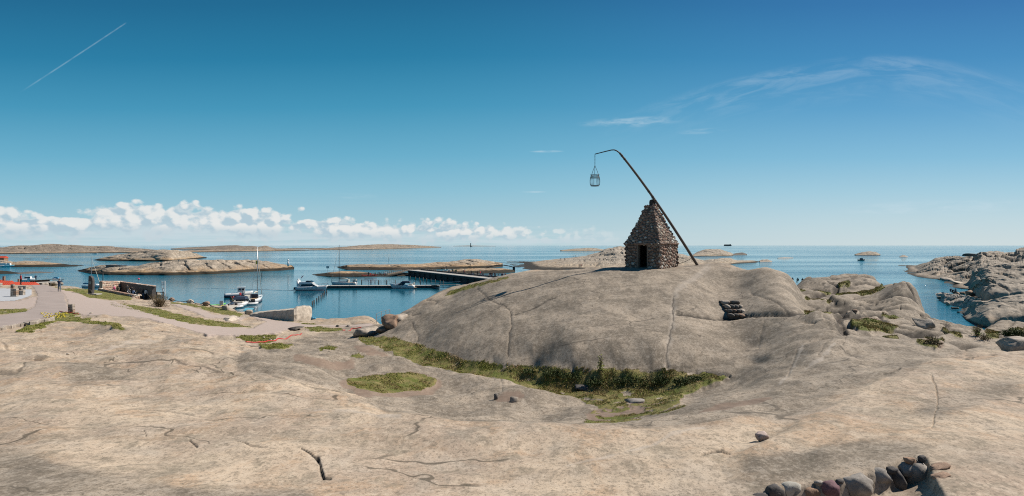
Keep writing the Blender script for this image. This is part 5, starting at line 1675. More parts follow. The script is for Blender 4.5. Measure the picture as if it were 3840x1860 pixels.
shrub("shrub", "small half-bare shrub growing beside the wire fence", Vector((c.x, c.y - 0.2, c.z - 0.2)), (0.35, 0.3, 0.75), 260, 0.05, 'bright_leaf', 561, 26, stem_h=1.2)
c = hit(3800, 1262)
shrub("juniper", "dense dark green juniper bush on the rocks at the right edge", c, (0.62, 0.5, 0.42), 2600, 0.035, 'leaf', 562, 12)
c = hit(3665, 1262)
shrub("shrub", "slender pale green shoots on the slabs near the cove", c, (0.28, 0.25, 0.42), 160, 0.035, 'bright_leaf', 563, 26, stem_h=1.2)
c = hit(3690, 1275)
shrub("shrub", "bare brown scrub beside the pale green shoots", c, (0.4, 0.25, 0.2), 200, 0.025, 'twig', 564, 30, stem_h=1.2)
c = hit(3500, 1292)
shrub("shrub", "rusty brown heather clump on the right slabs", c, (0.4, 0.25, 0.2), 700, 0.03, 'twig', 565, 20, stem_h=1.6)
c = hit(600, 1152)
shrub("bush", "bare brown bush beside the walled yard on the quay", c, (1.35, 1.0, 1.35), 1100, 0.05, 'twig', 566, 160, stem_h=1.1)
c = hit(200, 1073)
shrub("bush", "small grey bush at the road's far end", c, (0.5, 0.5, 0.5), 300, 0.05, 'twig', 567, 40)
fw = MB()
for i in range(60):
    c = hit(random.uniform(150, 250), random.uniform(1178, 1196))
    fw.box((c.x, c.y, c.z + 0.12), (0.09, 0.09, 0.05))
tag(fw.build("dandelions", M['yellow']), kind='stuff')

# ---------------------------------------------------------------- people
def mcol(name, c, rough=0.85):
    k = "cloth_" + name
    if k not in M:
        M[k] = simple(k, c, rough, var=0.12, scale=8)
    return M[k]


SKIN = mcol("skin", (0.52, 0.32, 0.23), 0.6)
JOINTS = {'pelvis': (0, 0, 0.95), 'spine': (0, 0, 1.15), 'chest': (0, 0, 1.36), 'neck': (0, 0.0, 1.50), 'head': (0, -0.02, 1.60), 'crown': (0, -0.01, 1.72),
          'hipL': (-0.10, 0, 0.90), 'kneeL': (-0.11, -0.02, 0.50), 'ankL': (-0.12, 0.02, 0.09), 'toeL': (-0.13, -0.13, 0.04),
          'hipR': (0.10, 0, 0.90), 'kneeR': (0.11, -0.02, 0.50), 'ankR': (0.12, 0.02, 0.09), 'toeR': (0.13, -0.13, 0.04),
          'shL': (-0.19, 0, 1.42), 'elL': (-0.25, 0.02, 1.14), 'wrL': (-0.24, -0.08, 0.90), 'haL': (-0.23, -0.11, 0.80),
          'shR': (0.19, 0, 1.42), 'elR': (0.25, 0.02, 1.14), 'wrR': (0.24, -0.08, 0.90), 'haR': (0.23, -0.11, 0.80)}
RAD = {'pelvis': 0.145, 'spine': 0.125, 'chest': 0.155, 'neck': 0.055, 'head': 0.088, 'crown': 0.07, 'hip': 0.10, 'knee': 0.065, 'ank': 0.045, 'toe': 0.035, 'sh': 0.065, 'el': 0.048, 'wr': 0.035, 'ha': 0.035}
BONES = [('pelvis', 'spine'), ('spine', 'chest'), ('chest', 'neck'), ('neck', 'head'), ('head', 'crown')] + [(a + s, b + s) for s in 'LR' for a, b in (('hip', 'knee'), ('knee', 'ank'), ('ank', 'toe'), ('sh', 'el'), ('el', 'wr'), ('wr', 'ha'))] + [('pelvis', 'hipL'), ('pelvis', 'hipR'), ('chest', 'shL'), ('chest', 'shR')]
POSE = {
    'stand': {},
    'photo': {'elL': (-0.30, -0.16, 1.26), 'wrL': (-0.13, -0.33, 1.50), 'haL': (-0.07, -0.37, 1.55), 'elR': (0.30, -0.16, 1.26), 'wrR': (0.13, -0.33, 1.50), 'haR': (0.07, -0.37, 1.55)},
    'walk': {'kneeL': (-0.10, -0.16, 0.52), 'ankL': (-0.11, -0.26, 0.09), 'toeL': (-0.11, -0.40, 0.05), 'kneeR': (0.10, 0.06, 0.50), 'ankR': (0.11, 0.26, 0.13), 'toeR': (0.11, 0.14, 0.04), 'wrL': (-0.25, 0.12, 0.92), 'haL': (-0.25, 0.13, 0.82), 'wrR': (0.24, -0.22, 0.95), 'haR': (0.24, -0.28, 0.86)},
    'sit': {'pelvis': (0, 0, 0.55), 'spine': (0, 0, 0.74), 'chest': (0, -0.04, 0.95), 'neck': (0, -0.06, 1.09), 'head': (0, -0.1, 1.19), 'crown': (0, -0.1, 1.31), 'hipL': (-0.1, 0, 0.52), 'hipR': (0.1, 0, 0.52), 'kneeL': (-0.13, -0.42, 0.54), 'kneeR': (0.13, -0.42, 0.54), 'ankL': (-0.13, -0.45, 0.10), 'ankR': (0.13, -0.45, 0.10), 'toeL': (-0.13, -0.6, 0.05), 'toeR': (0.13, -0.6, 0.05), 'shL': (-0.19, -0.04, 1.01), 'shR': (0.19, -0.04, 1.01), 'elL': (-0.24, -0.12, 0.76), 'elR': (0.24, -0.12, 0.76), 'wrL': (-0.15, -0.33, 0.66), 'wrR': (0.15, -0.33, 0.66), 'haL': (-0.12, -0.4, 0.62), 'haR': (0.12, -0.4, 0.62)},
}
BODY = {}


def body_mesh(pose):
    if pose in BODY:
        return BODY[pose]
    J = dict(JOINTS)
    J.update(POSE[pose])
    keys = list(J)
    me = bpy.data.meshes.new("skin_source")
    me.from_pydata([J[k] for k in keys], [(keys.index(a), keys.index(b)) for a, b in BONES], [])
    o = bpy.data.objects.new("skin_source", me)
    C.objects.link(o)
    md = o.modifiers.new("s", 'SKIN')
    for i, k in enumerate(keys):
        r = RAD.get(k, RAD.get(k.rstrip('LR'), 0.05))
        me.skin_vertices[0].data[i].radius = (r, r * (0.8 if k in ('chest', 'spine') else 1.0))
        me.skin_vertices[0].data[i].use_root = (k == 'pelvis')
    md.use_smooth_shade = True
    o.modifiers.new("sub", 'SUBSURF').levels = 1
    dg = bpy.context.evaluated_depsgraph_get()
    out = bpy.data.meshes.new_from_object(o.evaluated_get(dg))
    out.name = "person_body"
    bpy.data.objects.remove(o)
    # which cloth each face wears, by its nearest bone
    a = np.array([J[x] for x, y in BONES])
    b = np.array([J[y] for x, y in BONES])
    wear = []
    for x, y in BONES:
        n = y.rstrip('LR')
        wear.append(2 if n in ('head',) else 3 if n == 'crown' else 2 if n == 'ha' else 1 if n in ('knee', 'ank', 'hip') else 3 if n == 'toe' else 0)
    idx = []
    for p in out.polygons:
        c = np.array(p.center)
        t = np.clip(((c - a) * (b - a)).sum(1) / ((b - a) ** 2).sum(1), 0, 1)
        d = np.linalg.norm(a + t[:, None] * (b - a) - c, axis=1)
        w_ = wear[int(d.argmin())]
        if w_ == 2 and c[2] > J['head'][2] - 0.03 and c[1] > J['head'][1] + 0.03:
            w_ = 3
        idx.append(w_)
    BODY[pose] = (out, idx)
    return BODY[pose]


PM = {}


def person(loc, rz, pose, top, legs, hair, label, group=None, s=1.0):
    key = (pose, top, legs, hair)
    if key not in PM:
        me, idx = body_mesh(pose)
        m = me.copy()
        m.materials.clear()
        for mm in (M['cloth_' + top], M['cloth_' + legs], SKIN, M['cloth_' + hair]):
            m.materials.append(mm)
        m.polygons.foreach_set('material_index', idx)
        m.polygons.foreach_set('use_smooth', [True] * len(m.polygons))
        PM[key] = m
    o = link("person", PM[key], None, loc, (0, 0, rz), (s, s, s))
    return tag(o, label, "person", group)


for n, c in {'red': (0.50, 0.02, 0.025), 'white': (0.72, 0.72, 0.70), 'black': (0.014, 0.014, 0.017), 'navy': (0.018, 0.03, 0.07), 'jeans': (0.06, 0.12, 0.20), 'pink': (0.65, 0.09, 0.24), 'cream': (0.58, 0.52, 0.42), 'blue': (0.30, 0.42, 0.62), 'brown': (0.07, 0.04, 0.025), 'grey': (0.16, 0.16, 0.17), 'blond': (0.36, 0.25, 0.12), 'green': (0.06, 0.11, 0.05), 'olive': (0.12, 0.11, 0.07)}.items():
    mcol(n, c)

pp = hit(222, 1094)
ph = person(pp, math.radians(190), 'photo', 'navy', 'jeans', 'brown', "person in dark jacket and jeans on the road holding up a camera", s=1.02)
tag(MB().box((pp.x + 0.08, pp.y + 0.42, pp.z + 1.62), (0.16, 0.12, 0.11)).tube([(pp.x + 0.08, pp.y + 0.46, pp.z + 1.62), (pp.x + 0.14, pp.y + 0.66, pp.z + 1.62)], 0.05, 8).build("camera_body", M['black']), "black camera held up by the person on the road", "camera")
e_ = hit(78, 1069)
person(e_, math.radians(150), 'stand', 'red', 'black', 'brown', "person in a red jacket standing by the red roofs at the road end")
YARD = [(430, 1098, 'sit', 'pink', 'grey', 'brown', "person in pink sitting in the walled yard"), (442, 1100, 'sit', 'olive', 'brown', 'brown', "person in olive bent forward beside the one in pink"), (478, 1104, 'stand', 'black', 'black', 'brown', "person in black at the yard's back wall, left of the group"), (486, 1105, 'sit', 'white', 'grey', 'blond', "seated person in white in the middle of the yard"), (494, 1108, 'stand', 'black', 'navy', 'black', "person in black standing between the two in white and pale blue"),
        (500, 1110, 'sit', 'blue', 'jeans', 'brown', "person in pale blue shirt sitting in the yard"), (511, 1113, 'sit', 'cream', 'cream', 'blond', "person in cream top sitting at the yard's low wall"), (539, 1119, 'walk', 'black', 'jeans', 'black', "person in black top and jeans by the dark yard wall"), (547, 1117, 'stand', 'white', 'black', 'brown', "person in white top and black trousers by the dark yard wall")]
for (u, v, po, a, b, h, lb) in YARD:
    Yp = float(np.interp(u, [420, 500, 550], [91, 88.5, 87]))
    q = P(u, v, Yp)
    q.z = ground_z(q.x, q.y)
    person(q, random.uniform(0, 6), po, a, b, h, lb, "people in the walled yard")
# people on the breakwater and the far rocks
cl = ['black', 'navy', 'grey', 'red', 'green', 'brown', 'white', 'olive']
bw = []
for i in range(30):
    t = random.uniform(0.3, 1.02)
    t = 1.02 - (1.02 - t) * (0.55 if i % 2 else 1)
    bw.append(t)
BW_A, BW_B = SEA(1549, 1012, 2.45), SEA(1880, 1045, 2.55)

# ---------------------------------------------------------------- breakwater, pontoons, bridges
def oriented(name, a, b, label, cat, group=None, kind=None):
    d = b - a
    t = empty(name, a, math.atan2(d.y, d.x))
    tag(t, label, cat, group, kind)
    return t, d.to_2d().length


t, L = oriented("breakwater", BW_A, BW_B, "long dark concrete breakwater with a pale deck closing the harbour", "breakwater")
MB().box((L / 2, 0, -1.9), (L, 4.4, 3.4)).build("quay_wall", M['dark_concrete'], t)
MB().box((L / 2, 0.0, -0.12), (L + 0.3, 4.9, 0.22)).build("deck", M['concrete'], t)
MB().box((L / 2, -2.6, -0.6), (L * 0.98, 0.25, 0.35)).build("fender_beam", M['dark_timber'], t)
for i in range(14):
    MB().box((L * (i + 0.5) / 14, -2.62, -1.6), (0.35, 0.3, 2.4)).build("fender_post", M['dark_timber'], t)
MB().box((L * 0.5, 2.2, 0.22), (L * 0.9, 0.35, 0.46)).build("parapet", M['dark_concrete'], t)
bd = (BW_B - BW_A).normalized()
bn = Vector((-bd.y, bd.x, 0))
for i in range(34):
    q = BW_A.lerp(BW_B, (i + 0.6) / 35) + bn * (3.6 + (i % 3) * 0.9)
    o = link("armour_stone", rock_mesh("armour_stone", (1.0, 0.8, 0.8), 700 + i % 6, M['dark_boulder'], 1, facet=0.5), None, q + Vector((0, 0, -0.4)), (0.3 * i, 0.2 * i, i))
    tag(o, "dark armour stone piled along the breakwater's seaward side", "stone", "armour stones behind the breakwater")
for i, tt in enumerate(bw):
    q = BW_A.lerp(BW_B, tt) + bn * random.uniform(0.6, 1.9)
    c = cl[i % len(cl)]
    person(q, random.uniform(0, 6), ('stand', 'walk')[i % 2], c, ('black', 'navy', 'jeans')[i % 3], 'brown', "small distant person in %s among the visitors on the breakwater" % c, "visitors on the breakwater in " + c, s=1.0)

# ramp bridge from the islet up to the breakwater
a, b = SEA(1446, 1029, 1.2), SEA(1542, 1010, 2.5)
t, L = oriented("ramp_bridge", a, b, "sloping timber footbridge with railings between islet and breakwater", "footbridge")
MB().tube([(0, 0, 0), (L, 0, b.z - a.z)], 0.01, 4).loft([[(0, -1, -0.2), (0, 1, -0.2), (0, 1, 0), (0, -1, 0)], [(L, -1, b.z - a.z - 0.2), (L, 1, b.z - a.z - 0.2), (L, 1, b.z - a.z), (L, -1, b.z - a.z)]]).build("deck", M['timber'], t)
for sy in (-1, 1):
    mb = MB()
    for h in (0.5, 1.05):
        mb.tube([(0, sy, h), (L, sy, h + b.z - a.z)], 0.05, 5)
    mb.build("railing", M['timber'], t)
    for i in range(15):
        z = (b.z - a.z) * i / 14
        MB().tube([(L * i / 14, sy, z), (L * i / 14, sy, z + 1.05)], 0.045, 5).build("post", M['timber'], t)
# arched footbridge
a, b = SEA(1829, 1004, 2.0), SEA(1927, 1004, 2.0)
t, L = oriented("arched_bridge", a, b, "low arched dark footbridge over the channel behind the breakwater", "footbridge")
sec = []
for s in fl(0, 1, 13):
    z = 1.1 * math.sin(math.pi * s) + 0.4
    sec.append([(L * s, -0.9, z - 0.35), (L * s, 0.9, z - 0.35), (L * s, 0.9, z), (L * s, -0.9, z)])
MB().loft(sec).build("deck", M['dark_timber'], t)
for sy in (-1, 1):
    MB().tube([(L * s, sy * 0.85, 1.1 * math.sin(math.pi * s) + 1.35) for s in fl(0, 1, 13)], 0.045, 5).build("railing", M['dark_timber'], t)
for x in (0.0, L):
    MB().box((x, 0, -1.0), (1.2, 1.8, 3.2)).build("abutment", M['dark_concrete'], t)

# pontoon with boats
a, b = SEA(1222, 1080.5, 0.0), SEA(1648, 1079, 0.0)
t, L = oriented("pontoon", a, b, "long floating concrete pontoon crossing the marina", "pontoon")
for i in range(9):
    MB().box((L * (i + 0.5) / 9, 0, 0.32), (L / 9 - 0.12, 2.4, 0.66)).build("float", M['dark_concrete'], t)
MB().box((L / 2, 0, 0.72), (L + 0.1, 2.6, 0.13)).build("deck", M['concrete'], t)
for i in range(6):
    MB().tube([(L * (i + 0.3) / 6, -1.1, 0.78), (L * (i + 0.3) / 6, -1.1, 1.05)], 0.09, 6).build("bollard", M['steel'], t)
a2, b2 = Vector((b.x - 2, b.y, 0.9)), SEA(1718, 1066, 2.0)
t, L = oriented("gangway", a2, b2, "metal gangway leading from the pontoon up to the shore rock", "gangway")
MB().loft([[(0, -0.7, -0.15), (0, 0.7, -0.15), (0, 0.7, 0), (0, -0.7, 0)], [(L, -0.7, 0.9), (L, 0.7, 0.9), (L, 0.7, 1.1), (L, -0.7, 1.1)]]).build("deck", M['concrete'], t)
for sy in (-1, 1):
    MB().tube([(0, sy * 0.7, 0.7), (L, sy * 0.7, 1.8)], 0.05, 5).tube([(0, sy * 0.7, -0.6), (L * 0.5, sy * 0.7, -0.4), (L, sy * 0.7, 0.6)], 0.05, 5).build("truss", M['steel'], t)


def pole(u, v, h, label, group):
    p = SEA(u, v)
    o = MB().tube([(0, 0, -1.0), (random.uniform(-0.03, 0.03), 0, h)], [0.16, 0.14], 8).build("mooring_pole", M['dark_timber'], None, True, p)
    tag(o, label, "mooring pole", group)


ORD = ["nearest", "second nearest", "third nearest", "fourth nearest", "fifth nearest", "sixth nearest", "seventh nearest", "farthest"]
for i, (u, v) in enumerate(((1171, 1144), (1178, 1139), (1188, 1131), (1196, 1124), (1204, 1118), (1211, 1111), (1216, 1104), (1225, 1099))):
    pole(u, v, 0.85, ORD[i] + " mooring pole of the slanting row beside the motor yacht", "mooring poles in the slanting row")
for i, (u, v) in enumerate(((1356, 1063), (1391, 1064), (1419, 1064), (1450, 1065), (1482, 1064), (1577, 1064))):
    pole(u, v, 1.3, ("first", "second", "third", "fourth", "fifth", "sixth")[i] + " mooring pole from the left just behind the pontoon", "mooring poles behind the pontoon")
for i, (u, v) in enumerate(((1538, 1048), (1558, 1050), (1572, 1052), (1587, 1054), (1600, 1057), (1616, 1059), (1632, 1061), (1650, 1064), (1662, 1067))):
    pole(u, v, 1.3, ("first", "second", "third", "fourth", "fifth", "sixth", "seventh", "eighth", "ninth")[i] + " mooring pole from the left in the row under the breakwater", "mooring poles under the breakwater")


# ---------------------------------------------------------------- boats
def ring(x, b, zk, zs, chine=0.78, rake=0.0):
    return [(x, 0, zk), (x + rake * 0.2, -b * chine, zk * 0.3 + zs * 0.12), (x + rake * 0.6, -b * 0.96, zs * 0.6), (x + rake, -b, zs), (x + rake, b, zs), (x + rake * 0.6, b * 0.96, zs * 0.6), (x + rake * 0.2, b * chine, zk * 0.3 + zs * 0.12)]


def hull(mb, L, B, Hs, Hb, draft=0.35, p=2.4, transom=0.88, rake=0.10):
    sec = []
    for s in fl(0, 1, 13):
        b = B / 2 * (transom + (1 - transom) * math.sin(math.pi * min(s * 1.3, 0.5) / 1.0)) * (1 - s ** p * 0.985)
        zs = Hs + (Hb - Hs) * s ** 1.6
        sec.append(ring(-L / 2 + L * s * (1 - rake), b, -draft * (1 - s ** 4), zs, rake=L * rake * s ** 3))
    mb.loft(sec)
    return mb


def frus(mb, lo, hi):
    """lo, hi: (x0, x1, half width, z)"""
    s = []
    for (x0, x1, w, z) in (lo, hi):
        s.append([(x0, -w, z), (x1, -w * 0.86, z), (x1, w * 0.86, z), (x0, w, z)])
    mb.loft(s)
    return mb


def flip(t, dirv):
    t.rotation_euler[2] = math.atan2(dirv.y, dirv.x)


def rail(t, pts, h, r=0.025, posts=True, name="guard_rail"):
    mb = MB()
    mb.tube([(x, y, z + h) for x, y, z in pts], r, 5)
    if posts:
        for x, y, z in pts:
            mb.tube([(x, y, z), (x, y, z + h)], r * 0.8, 4)
    mb.build(name, M['steel'], t)


def portholes(t, xs, y, z, w=0.35, h=0.14):
    for x in xs:
        for sy in (-1, 1):
            MB().box((x, sy * y, z), (w, 0.05, h)).build("porthole", M['glass'], t)


# flybridge yacht under way
yc = SEA(1172, 1089)
ya = empty("motor_yacht", yc)
tag(ya, "white flybridge motor yacht under way at the harbour mouth with a flag astern", "yacht")
L = 116 * yc.y / F
hull(MB(), L, 3.3, 1.05, 1.55, p=2.2).build("hull", M['white'], ya, True)
MB().box((-L * 0.05, 0, 0.02), (L * 0.86, 2.9, 0.10)).build("waterline_stripe", M['navy'], ya)
frus(MB(), (-L * 0.36, L * 0.22, 1.25, 1.05), (-L * 0.33, L * 0.02, 1.1, 2.05)).build("deckhouse", M['white'], ya)
frus(MB(), (-L * 0.33, L * 0.17, 1.285, 1.3), (-L * 0.31, L * 0.055, 1.16, 1.85)).build("saloon_window", M['glass'], ya)
frus(MB(), (-L * 0.40, L * 0.05, 1.25, 2.05), (-L * 0.38, -L * 0.03, 1.15, 2.45)).build("flybridge", M['white'], ya)
frus(MB(), (-L * 0.10, L * 0.02, 1.0, 2.45), (-L * 0.12, -L * 0.05, 0.9, 2.85)).build("windscreen", M['glass'], ya)
MB().box((-L * 0.15, 0, 2.62), (0.8, 1.4, 0.4)).build("seat", M['navy'], ya, bevel=0.05)
MB().loft([[(-L * 0.46, -1.25, 1.2), (-L * 0.40, -1.25, 1.2), (-L * 0.40, 1.25, 1.2), (-L * 0.46, 1.25, 1.2)], [(-L * 0.47, -1.1, 2.9), (-L * 0.44, -1.1, 2.9), (-L * 0.44, 1.1, 2.9), (-L * 0.47, 1.1, 2.9)]]).build("radar_arch", M['white'], ya)
MB().box((-L * 0.455, 0, 3.15), (0.3, 0.9, 0.4)).build("radar", M['white'], ya, bevel=0.06)
portholes(ya, [-L * 0.18, -L * 0.08, L * 0.05, L * 0.18], 1.60, 0.8)
MB().box((-L * 0.53, 0, 0.3), (0.8, 2.4, 0.12)).build("swim_platform", M['teak'], ya)
MB().tube([(-L * 0.56, -0.9, 0.62), (-L * 0.50, -0.9, 0.72)], 0.34, 10).build("tender", M['black'], ya)
MB().tube([(-L * 0.38, 0, 2.4), (-L * 0.36, 0, 4.4)], 0.025, 5).build("flagstaff", M['steel'], ya)
fg = MB()
for i in range(5):
    x = i * 0.12
    fg.loft([[(-L * 0.36 - 0.02 + x, 0.03 * math.sin(i), 3.45 + 0.14 * i), (-L * 0.36 + 0.1 + x, 0.03 * math.sin(i + 1), 3.45 + 0.14 * i + 0.14), (-L * 0.36 + 0.1 + x, 0.03 * math.sin(i + 1) + 0.01, 3.9 + 0.14 * i), (-L * 0.36 - 0.02 + x, 0.03 * math.sin(i) + 0.01, 3.76 + 0.14 * i)], [(-L * 0.36 - 0.02 + x, 0.03 * math.sin(i) + 0.02, 3.45 + 0.14 * i), (-L * 0.36 + 0.1 + x, 0.03 * math.sin(i + 1) + 0.02, 3.45 + 0.14 * i + 0.14), (-L * 0.36 + 0.1 + x, 0.03 * math.sin(i + 1) + 0.03, 3.9 + 0.14 * i), (-L * 0.36 - 0.02 + x, 0.03 * math.sin(i) + 0.03, 3.76 + 0.14 * i)]])
fg.build("flag", mcol("flag_red", (0.35, 0.03, 0.12)), ya)
rail(ya, [(L * (0.05 + 0.42 * k / 6), -1.55 * (1 - (k / 6) ** 2.2 * 0.9), 1.15 + 0.35 * k / 6) for k in range(7)], 0.55)
rail(ya, [(L * (0.05 + 0.42 * k / 6), 1.55 * (1 - (k / 6) ** 2.2 * 0.9), 1.15 + 0.35 * k / 6) for k in range(7)], 0.55)
# its wake
wk = MB()
for i in range(26):
    t0 = i / 25
    p = yc + Vector((-L * 0.5 - t0 * 34, t0 * 9 + math.sin(i) * 0.2, 0.006))
    wk.box((p.x, p.y, 0.012 + 0.03 * (1 - t0)), (1.5, 0.10 + 0.25 * (1 - t0), 0.05), rz=-0.25)
tag(wk.build("wake_foam", M['white']), kind='stuff')


def sailboat(name, label, c, L, B, mast_h, mast_x, heading, boom_col='white', canvas='navy', lift=0.9):
    t = empty(name, c)
    tag(t, label, "sailboat")
    flip(t, heading)
    hull(MB(), L, B, lift, lift * 1.25, 0.3, p=1.9, transom=0.72, rake=0.07).build("hull", M['white'], t, True)
    hull(MB(), L * 0.995, B * 1.01, 0.16, 0.18, 0.25, p=1.9, transom=0.72, rake=0.0).build("waterline_stripe", M['navy'], t, True)
    frus(MB(), (-L * 0.16, L * 0.27, B * 0.30, lift), (-L * 0.13, L * 0.16, B * 0.24, lift + 0.42)).build("cabin_top", M['white'], t)
    frus(MB(), (-L * 0.11, L * 0.17, B * 0.302, lift + 0.12), (-L * 0.10, L * 0.13, B * 0.272, lift + 0.30)).build("cabin_window", M['glass'], t)
    MB().box((-L * 0.30, 0, lift + 0.03), (L * 0.26, B * 0.55, 0.08)).build("cockpit", M['teak'], t)
    MB().loft([[(-L * 0.20, -B * 0.27, lift + 0.1), (-L * 0.12, -B * 0.24, lift + 0.35), (-L * 0.12, B * 0.24, lift + 0.35), (-L * 0.20, B * 0.27, lift + 0.1)], [(-L * 0.22, -B * 0.24, lift + 0.95), (-L * 0.17, -B * 0.22, lift + 0.98), (-L * 0.17, B * 0.22, lift + 0.98), (-L * 0.22, B * 0.24, lift + 0.95)]]).build("sprayhood", M[canvas], t)
    mx = L * mast_x
    mst = MB().tube([(mx, 0, lift), (mx, 0, mast_h)], [0.09, 0.06], 8).build("mast", M['steel'] if boom_col == 'white' else M['dark_timber'], t, True)
    MB().tube([(mx, 0, lift + 1.05), (mx - L * 0.33, 0, lift + 1.15)], 0.05, 6).build("boom", M['steel'], t, True)
    MB().tube([(mx - 0.1, 0, lift + 1.25), (mx - L * 0.16, 0, lift + 1.33), (mx - L * 0.32, 0, lift + 1.25)], [0.14, 0.16, 0.08], 8).build("furled_mainsail", M['offwhite'], t, True)
    MB().tube([(L * 0.49, 0, lift * 1.25), (mx + 0.05, 0, mast_h * 0.94)], [0.06, 0.03], 6).build("furled_jib", M['offwhite'], t, True)
    MB().tube([(-L * 0.49, 0, lift), (mx, 0, mast_h)], 0.014, 4).build("backstay", M['steel'], t)
    for sy in (-1, 1):
        MB().tube([(mx - 0.2, sy * B * 0.45, lift), (mx - 0.05, sy * 0.55, mast_h * 0.55), (mx, 0, mast_h * 0.97)], 0.013, 4).build("shroud", M['steel'], t)
        rail(t, [(x, sy * B * 0.46 * w_, lift * (1 + 0.2 * max(0, x / L))) for x, w_ in ((-L * 0.46, 0.78), (-L * 0.25, 0.95), (0, 1.0), (L * 0.2, 0.86), (L * 0.36, 0.55), (L * 0.47, 0.14))], 0.5, 0.016, name="lifeline")
    for zz_ in (0.38, 0.68):
        MB().tube([(mx, -0.6, mast_h * zz_), (mx, 0.6, mast_h * zz_)], 0.022, 4).build("spreader", M['steel'], mst)
    return t


s0, s1 = SEA(940, 1139), SEA(982, 1121)
d = (s1 - s0)
t = sailboat("sailboat", "white sailboat with tall white mast moored stern-to at the dock", (s0 + s1) / 2, d.length, 3.2, 12.6, 0.08, d)
MB().box((d.length * 0.08, 0.1, 9.0), (0.02, 0.5, 0.8)).build("courtesy_flag", M['yellow'], t)
MB().box((-d.length * 0.50, 0, 0.55), (0.1, 1.8, 0.9)).build("transom_door", M['glass'], t)
s0 = SEA(1289, 1070)
Lm = 96 * s0.y / F
t = sailboat("sailboat", "white sailboat with a dark mast lying behind the pontoon", s0, Lm, 2.8, 13.2, 0.18, Vector((-1, 0.02, 0)), 'dark', 'offwhite', 0.95)
for i, (u, v) in enumerate(((1325, 1062), (1330, 1061), (1336, 1063))):
    q = SEA(u, 1070, 0.5)
    person(Vector((q.x, q.y, 0.95)), i * 2.0, 'stand', ('white', 'grey', 'cream')[i], 'jeans', 'brown', ("person in white at the stern of the marina sailboat", "person in grey at the stern of the marina sailboat", "person in cream at the stern of the marina sailboat")[i], s=0.95)


def cruiser(name, label, c, L, B, heading, canvas='navy', lift=0.75, flyer=False):
    t = empty(name, c)
    tag(t, label, "motorboat")
    flip(t, heading)
    hull(MB(), L, B, lift, lift * 1.55, 0.3, p=2.3, transom=0.9).build("hull", M['white'], t, True)
    frus(MB(), (-L * 0.12, L * 0.34, B * 0.36, lift * 1.05), (-L * 0.08, L * 0.18, B * 0.28, lift * 1.05 + 0.55)).build("foredeck_cabin", M['white'], t)
    frus(MB(), (-L * 0.10, L * 0.16, B * 0.42, lift * 1.12), (-L * 0.10, L * 0.02, B * 0.34, lift + 1.05)).build("windscreen", M['glass'], t)
    frus(MB(), (-L * 0.34, L * 0.03, B * 0.42, lift + 0.75), (-L * 0.30, -L * 0.02, B * 0.36, lift + 1.25)).build("canvas_top", M[canvas], t)
    MB().box((-L * 0.36, 0, lift + 0.2), (L * 0.12, B * 0.6, 0.4)).build("cockpit_seat", M['offwhite'], t, bevel=0.04)
    MB().box((-L * 0.53, 0, 0.3), (0.7, B * 0.8, 0.1)).build("swim_platform", M['teak'], t)
    MB().box((-L * 0.56, 0, 0.55), (0.4, 0.45, 0.7)).build("outboard_motor", M['black'], t, bevel=0.06)
    portholes(t, [-L * 0.05, L * 0.06, L * 0.17], B * 0.485, lift * 0.95, 0.34, 0.13)
    for sy in (-1, 1):
        rail(t, [(L * (0.0 + 0.45 * k / 5), sy * B * 0.47 * (1 - (k / 5) ** 2.3 * 0.9), lift * (1.1 + 0.4 * k / 5)) for k in range(6)], 0.5)
    return t


s0, s1 = SEA(887, 1153), SEA(932, 1136)
d = (s1 - s0)
cruiser("motorboat", "white cabin cruiser with dark canvas hood at the near end of the dock", (s0 + s1) / 2, d.length * 0.95, 3.1, d)
s0 = SEA(1508, 1081.5)
t = cruiser("motorboat", "white sports cruiser with dark open hood tied in front of the pontoon", s0, 93 * s0.y / F, 2.7, Vector((-1, 0.0, 0)), 'navy', 0.95)
q = SEA(1553, 1081)
person(Vector((q.x, q.y - 0.2, 0.35)), 1.0, 'stand', 'cream', 'cream', 'blond', "person in pale clothes on the sports cruiser's stern platform", s=0.95)
# small wheelhouse boat at the dock's far side
s0 = SEA(896, 1114)
t = empty("fishing_boat", s0)
tag(t, "small white wheelhouse boat on the far side of the dock", "boat")
flip(t, Vector((0.9, 0.42, 0)))
hull(MB(), 6.6, 2.4, 0.95, 1.5, 0.3, p=2.0).build("hull", M['white'], t, True)
hull(MB(), 6.6, 2.43, 0.55, 0.6, 0.3, p=2.0).build("dark_strake", M['navy'], t, True)
MB().box((0.6, 0, 1.75), (1.7, 1.6, 1.3), taper=0.9).build("wheelhouse", M['white'], t)
MB().box((0.6, 0, 2.46), (2.0, 1.8, 0.12)).build("wheelhouse_roof", M['white'], t)
for sy in (-1, 1):
    for x in (0.2, 0.95):
        MB().box((x, sy * 0.80, 1.95), (0.5, 0.06, 0.45)).build("window", M['glass'], t)
MB().box((-0.26, 0, 1.8), (0.06, 0.8, 1.0)).build("door", M['brown_boulder'], t)
MB().tube([(0.4, 0, 2.5), (0.4, 0, 4.3)], 0.03, 5).build("mast", M['steel'], t)
rail(t, [(-3.1, -1.0, 1.0), (-3.2, 0, 1.0), (-3.1, 1.0, 1.0)], 0.8)
# floating dock with gear on it
a, b = SEA(838, 1160, 0.5), SEA(944, 1106, 0.5)
t, L = oriented("dock", a, b, "pale timber dock running out from the quay between the boats", "dock")
n = 26
for i in range(n):
    MB().box((L * (i + 0.5) / n, 0, 0.0), (L / n - 0.05, 2.6, 0.1)).build("plank", M['offwhite'], t)
MB().box((L / 2, 0, -0.3), (L, 2.2, 0.45)).build("float", M['dark_timber'], t)
dk = (b - a).normalized()
dn = Vector((-dk.y, dk.x, 0))


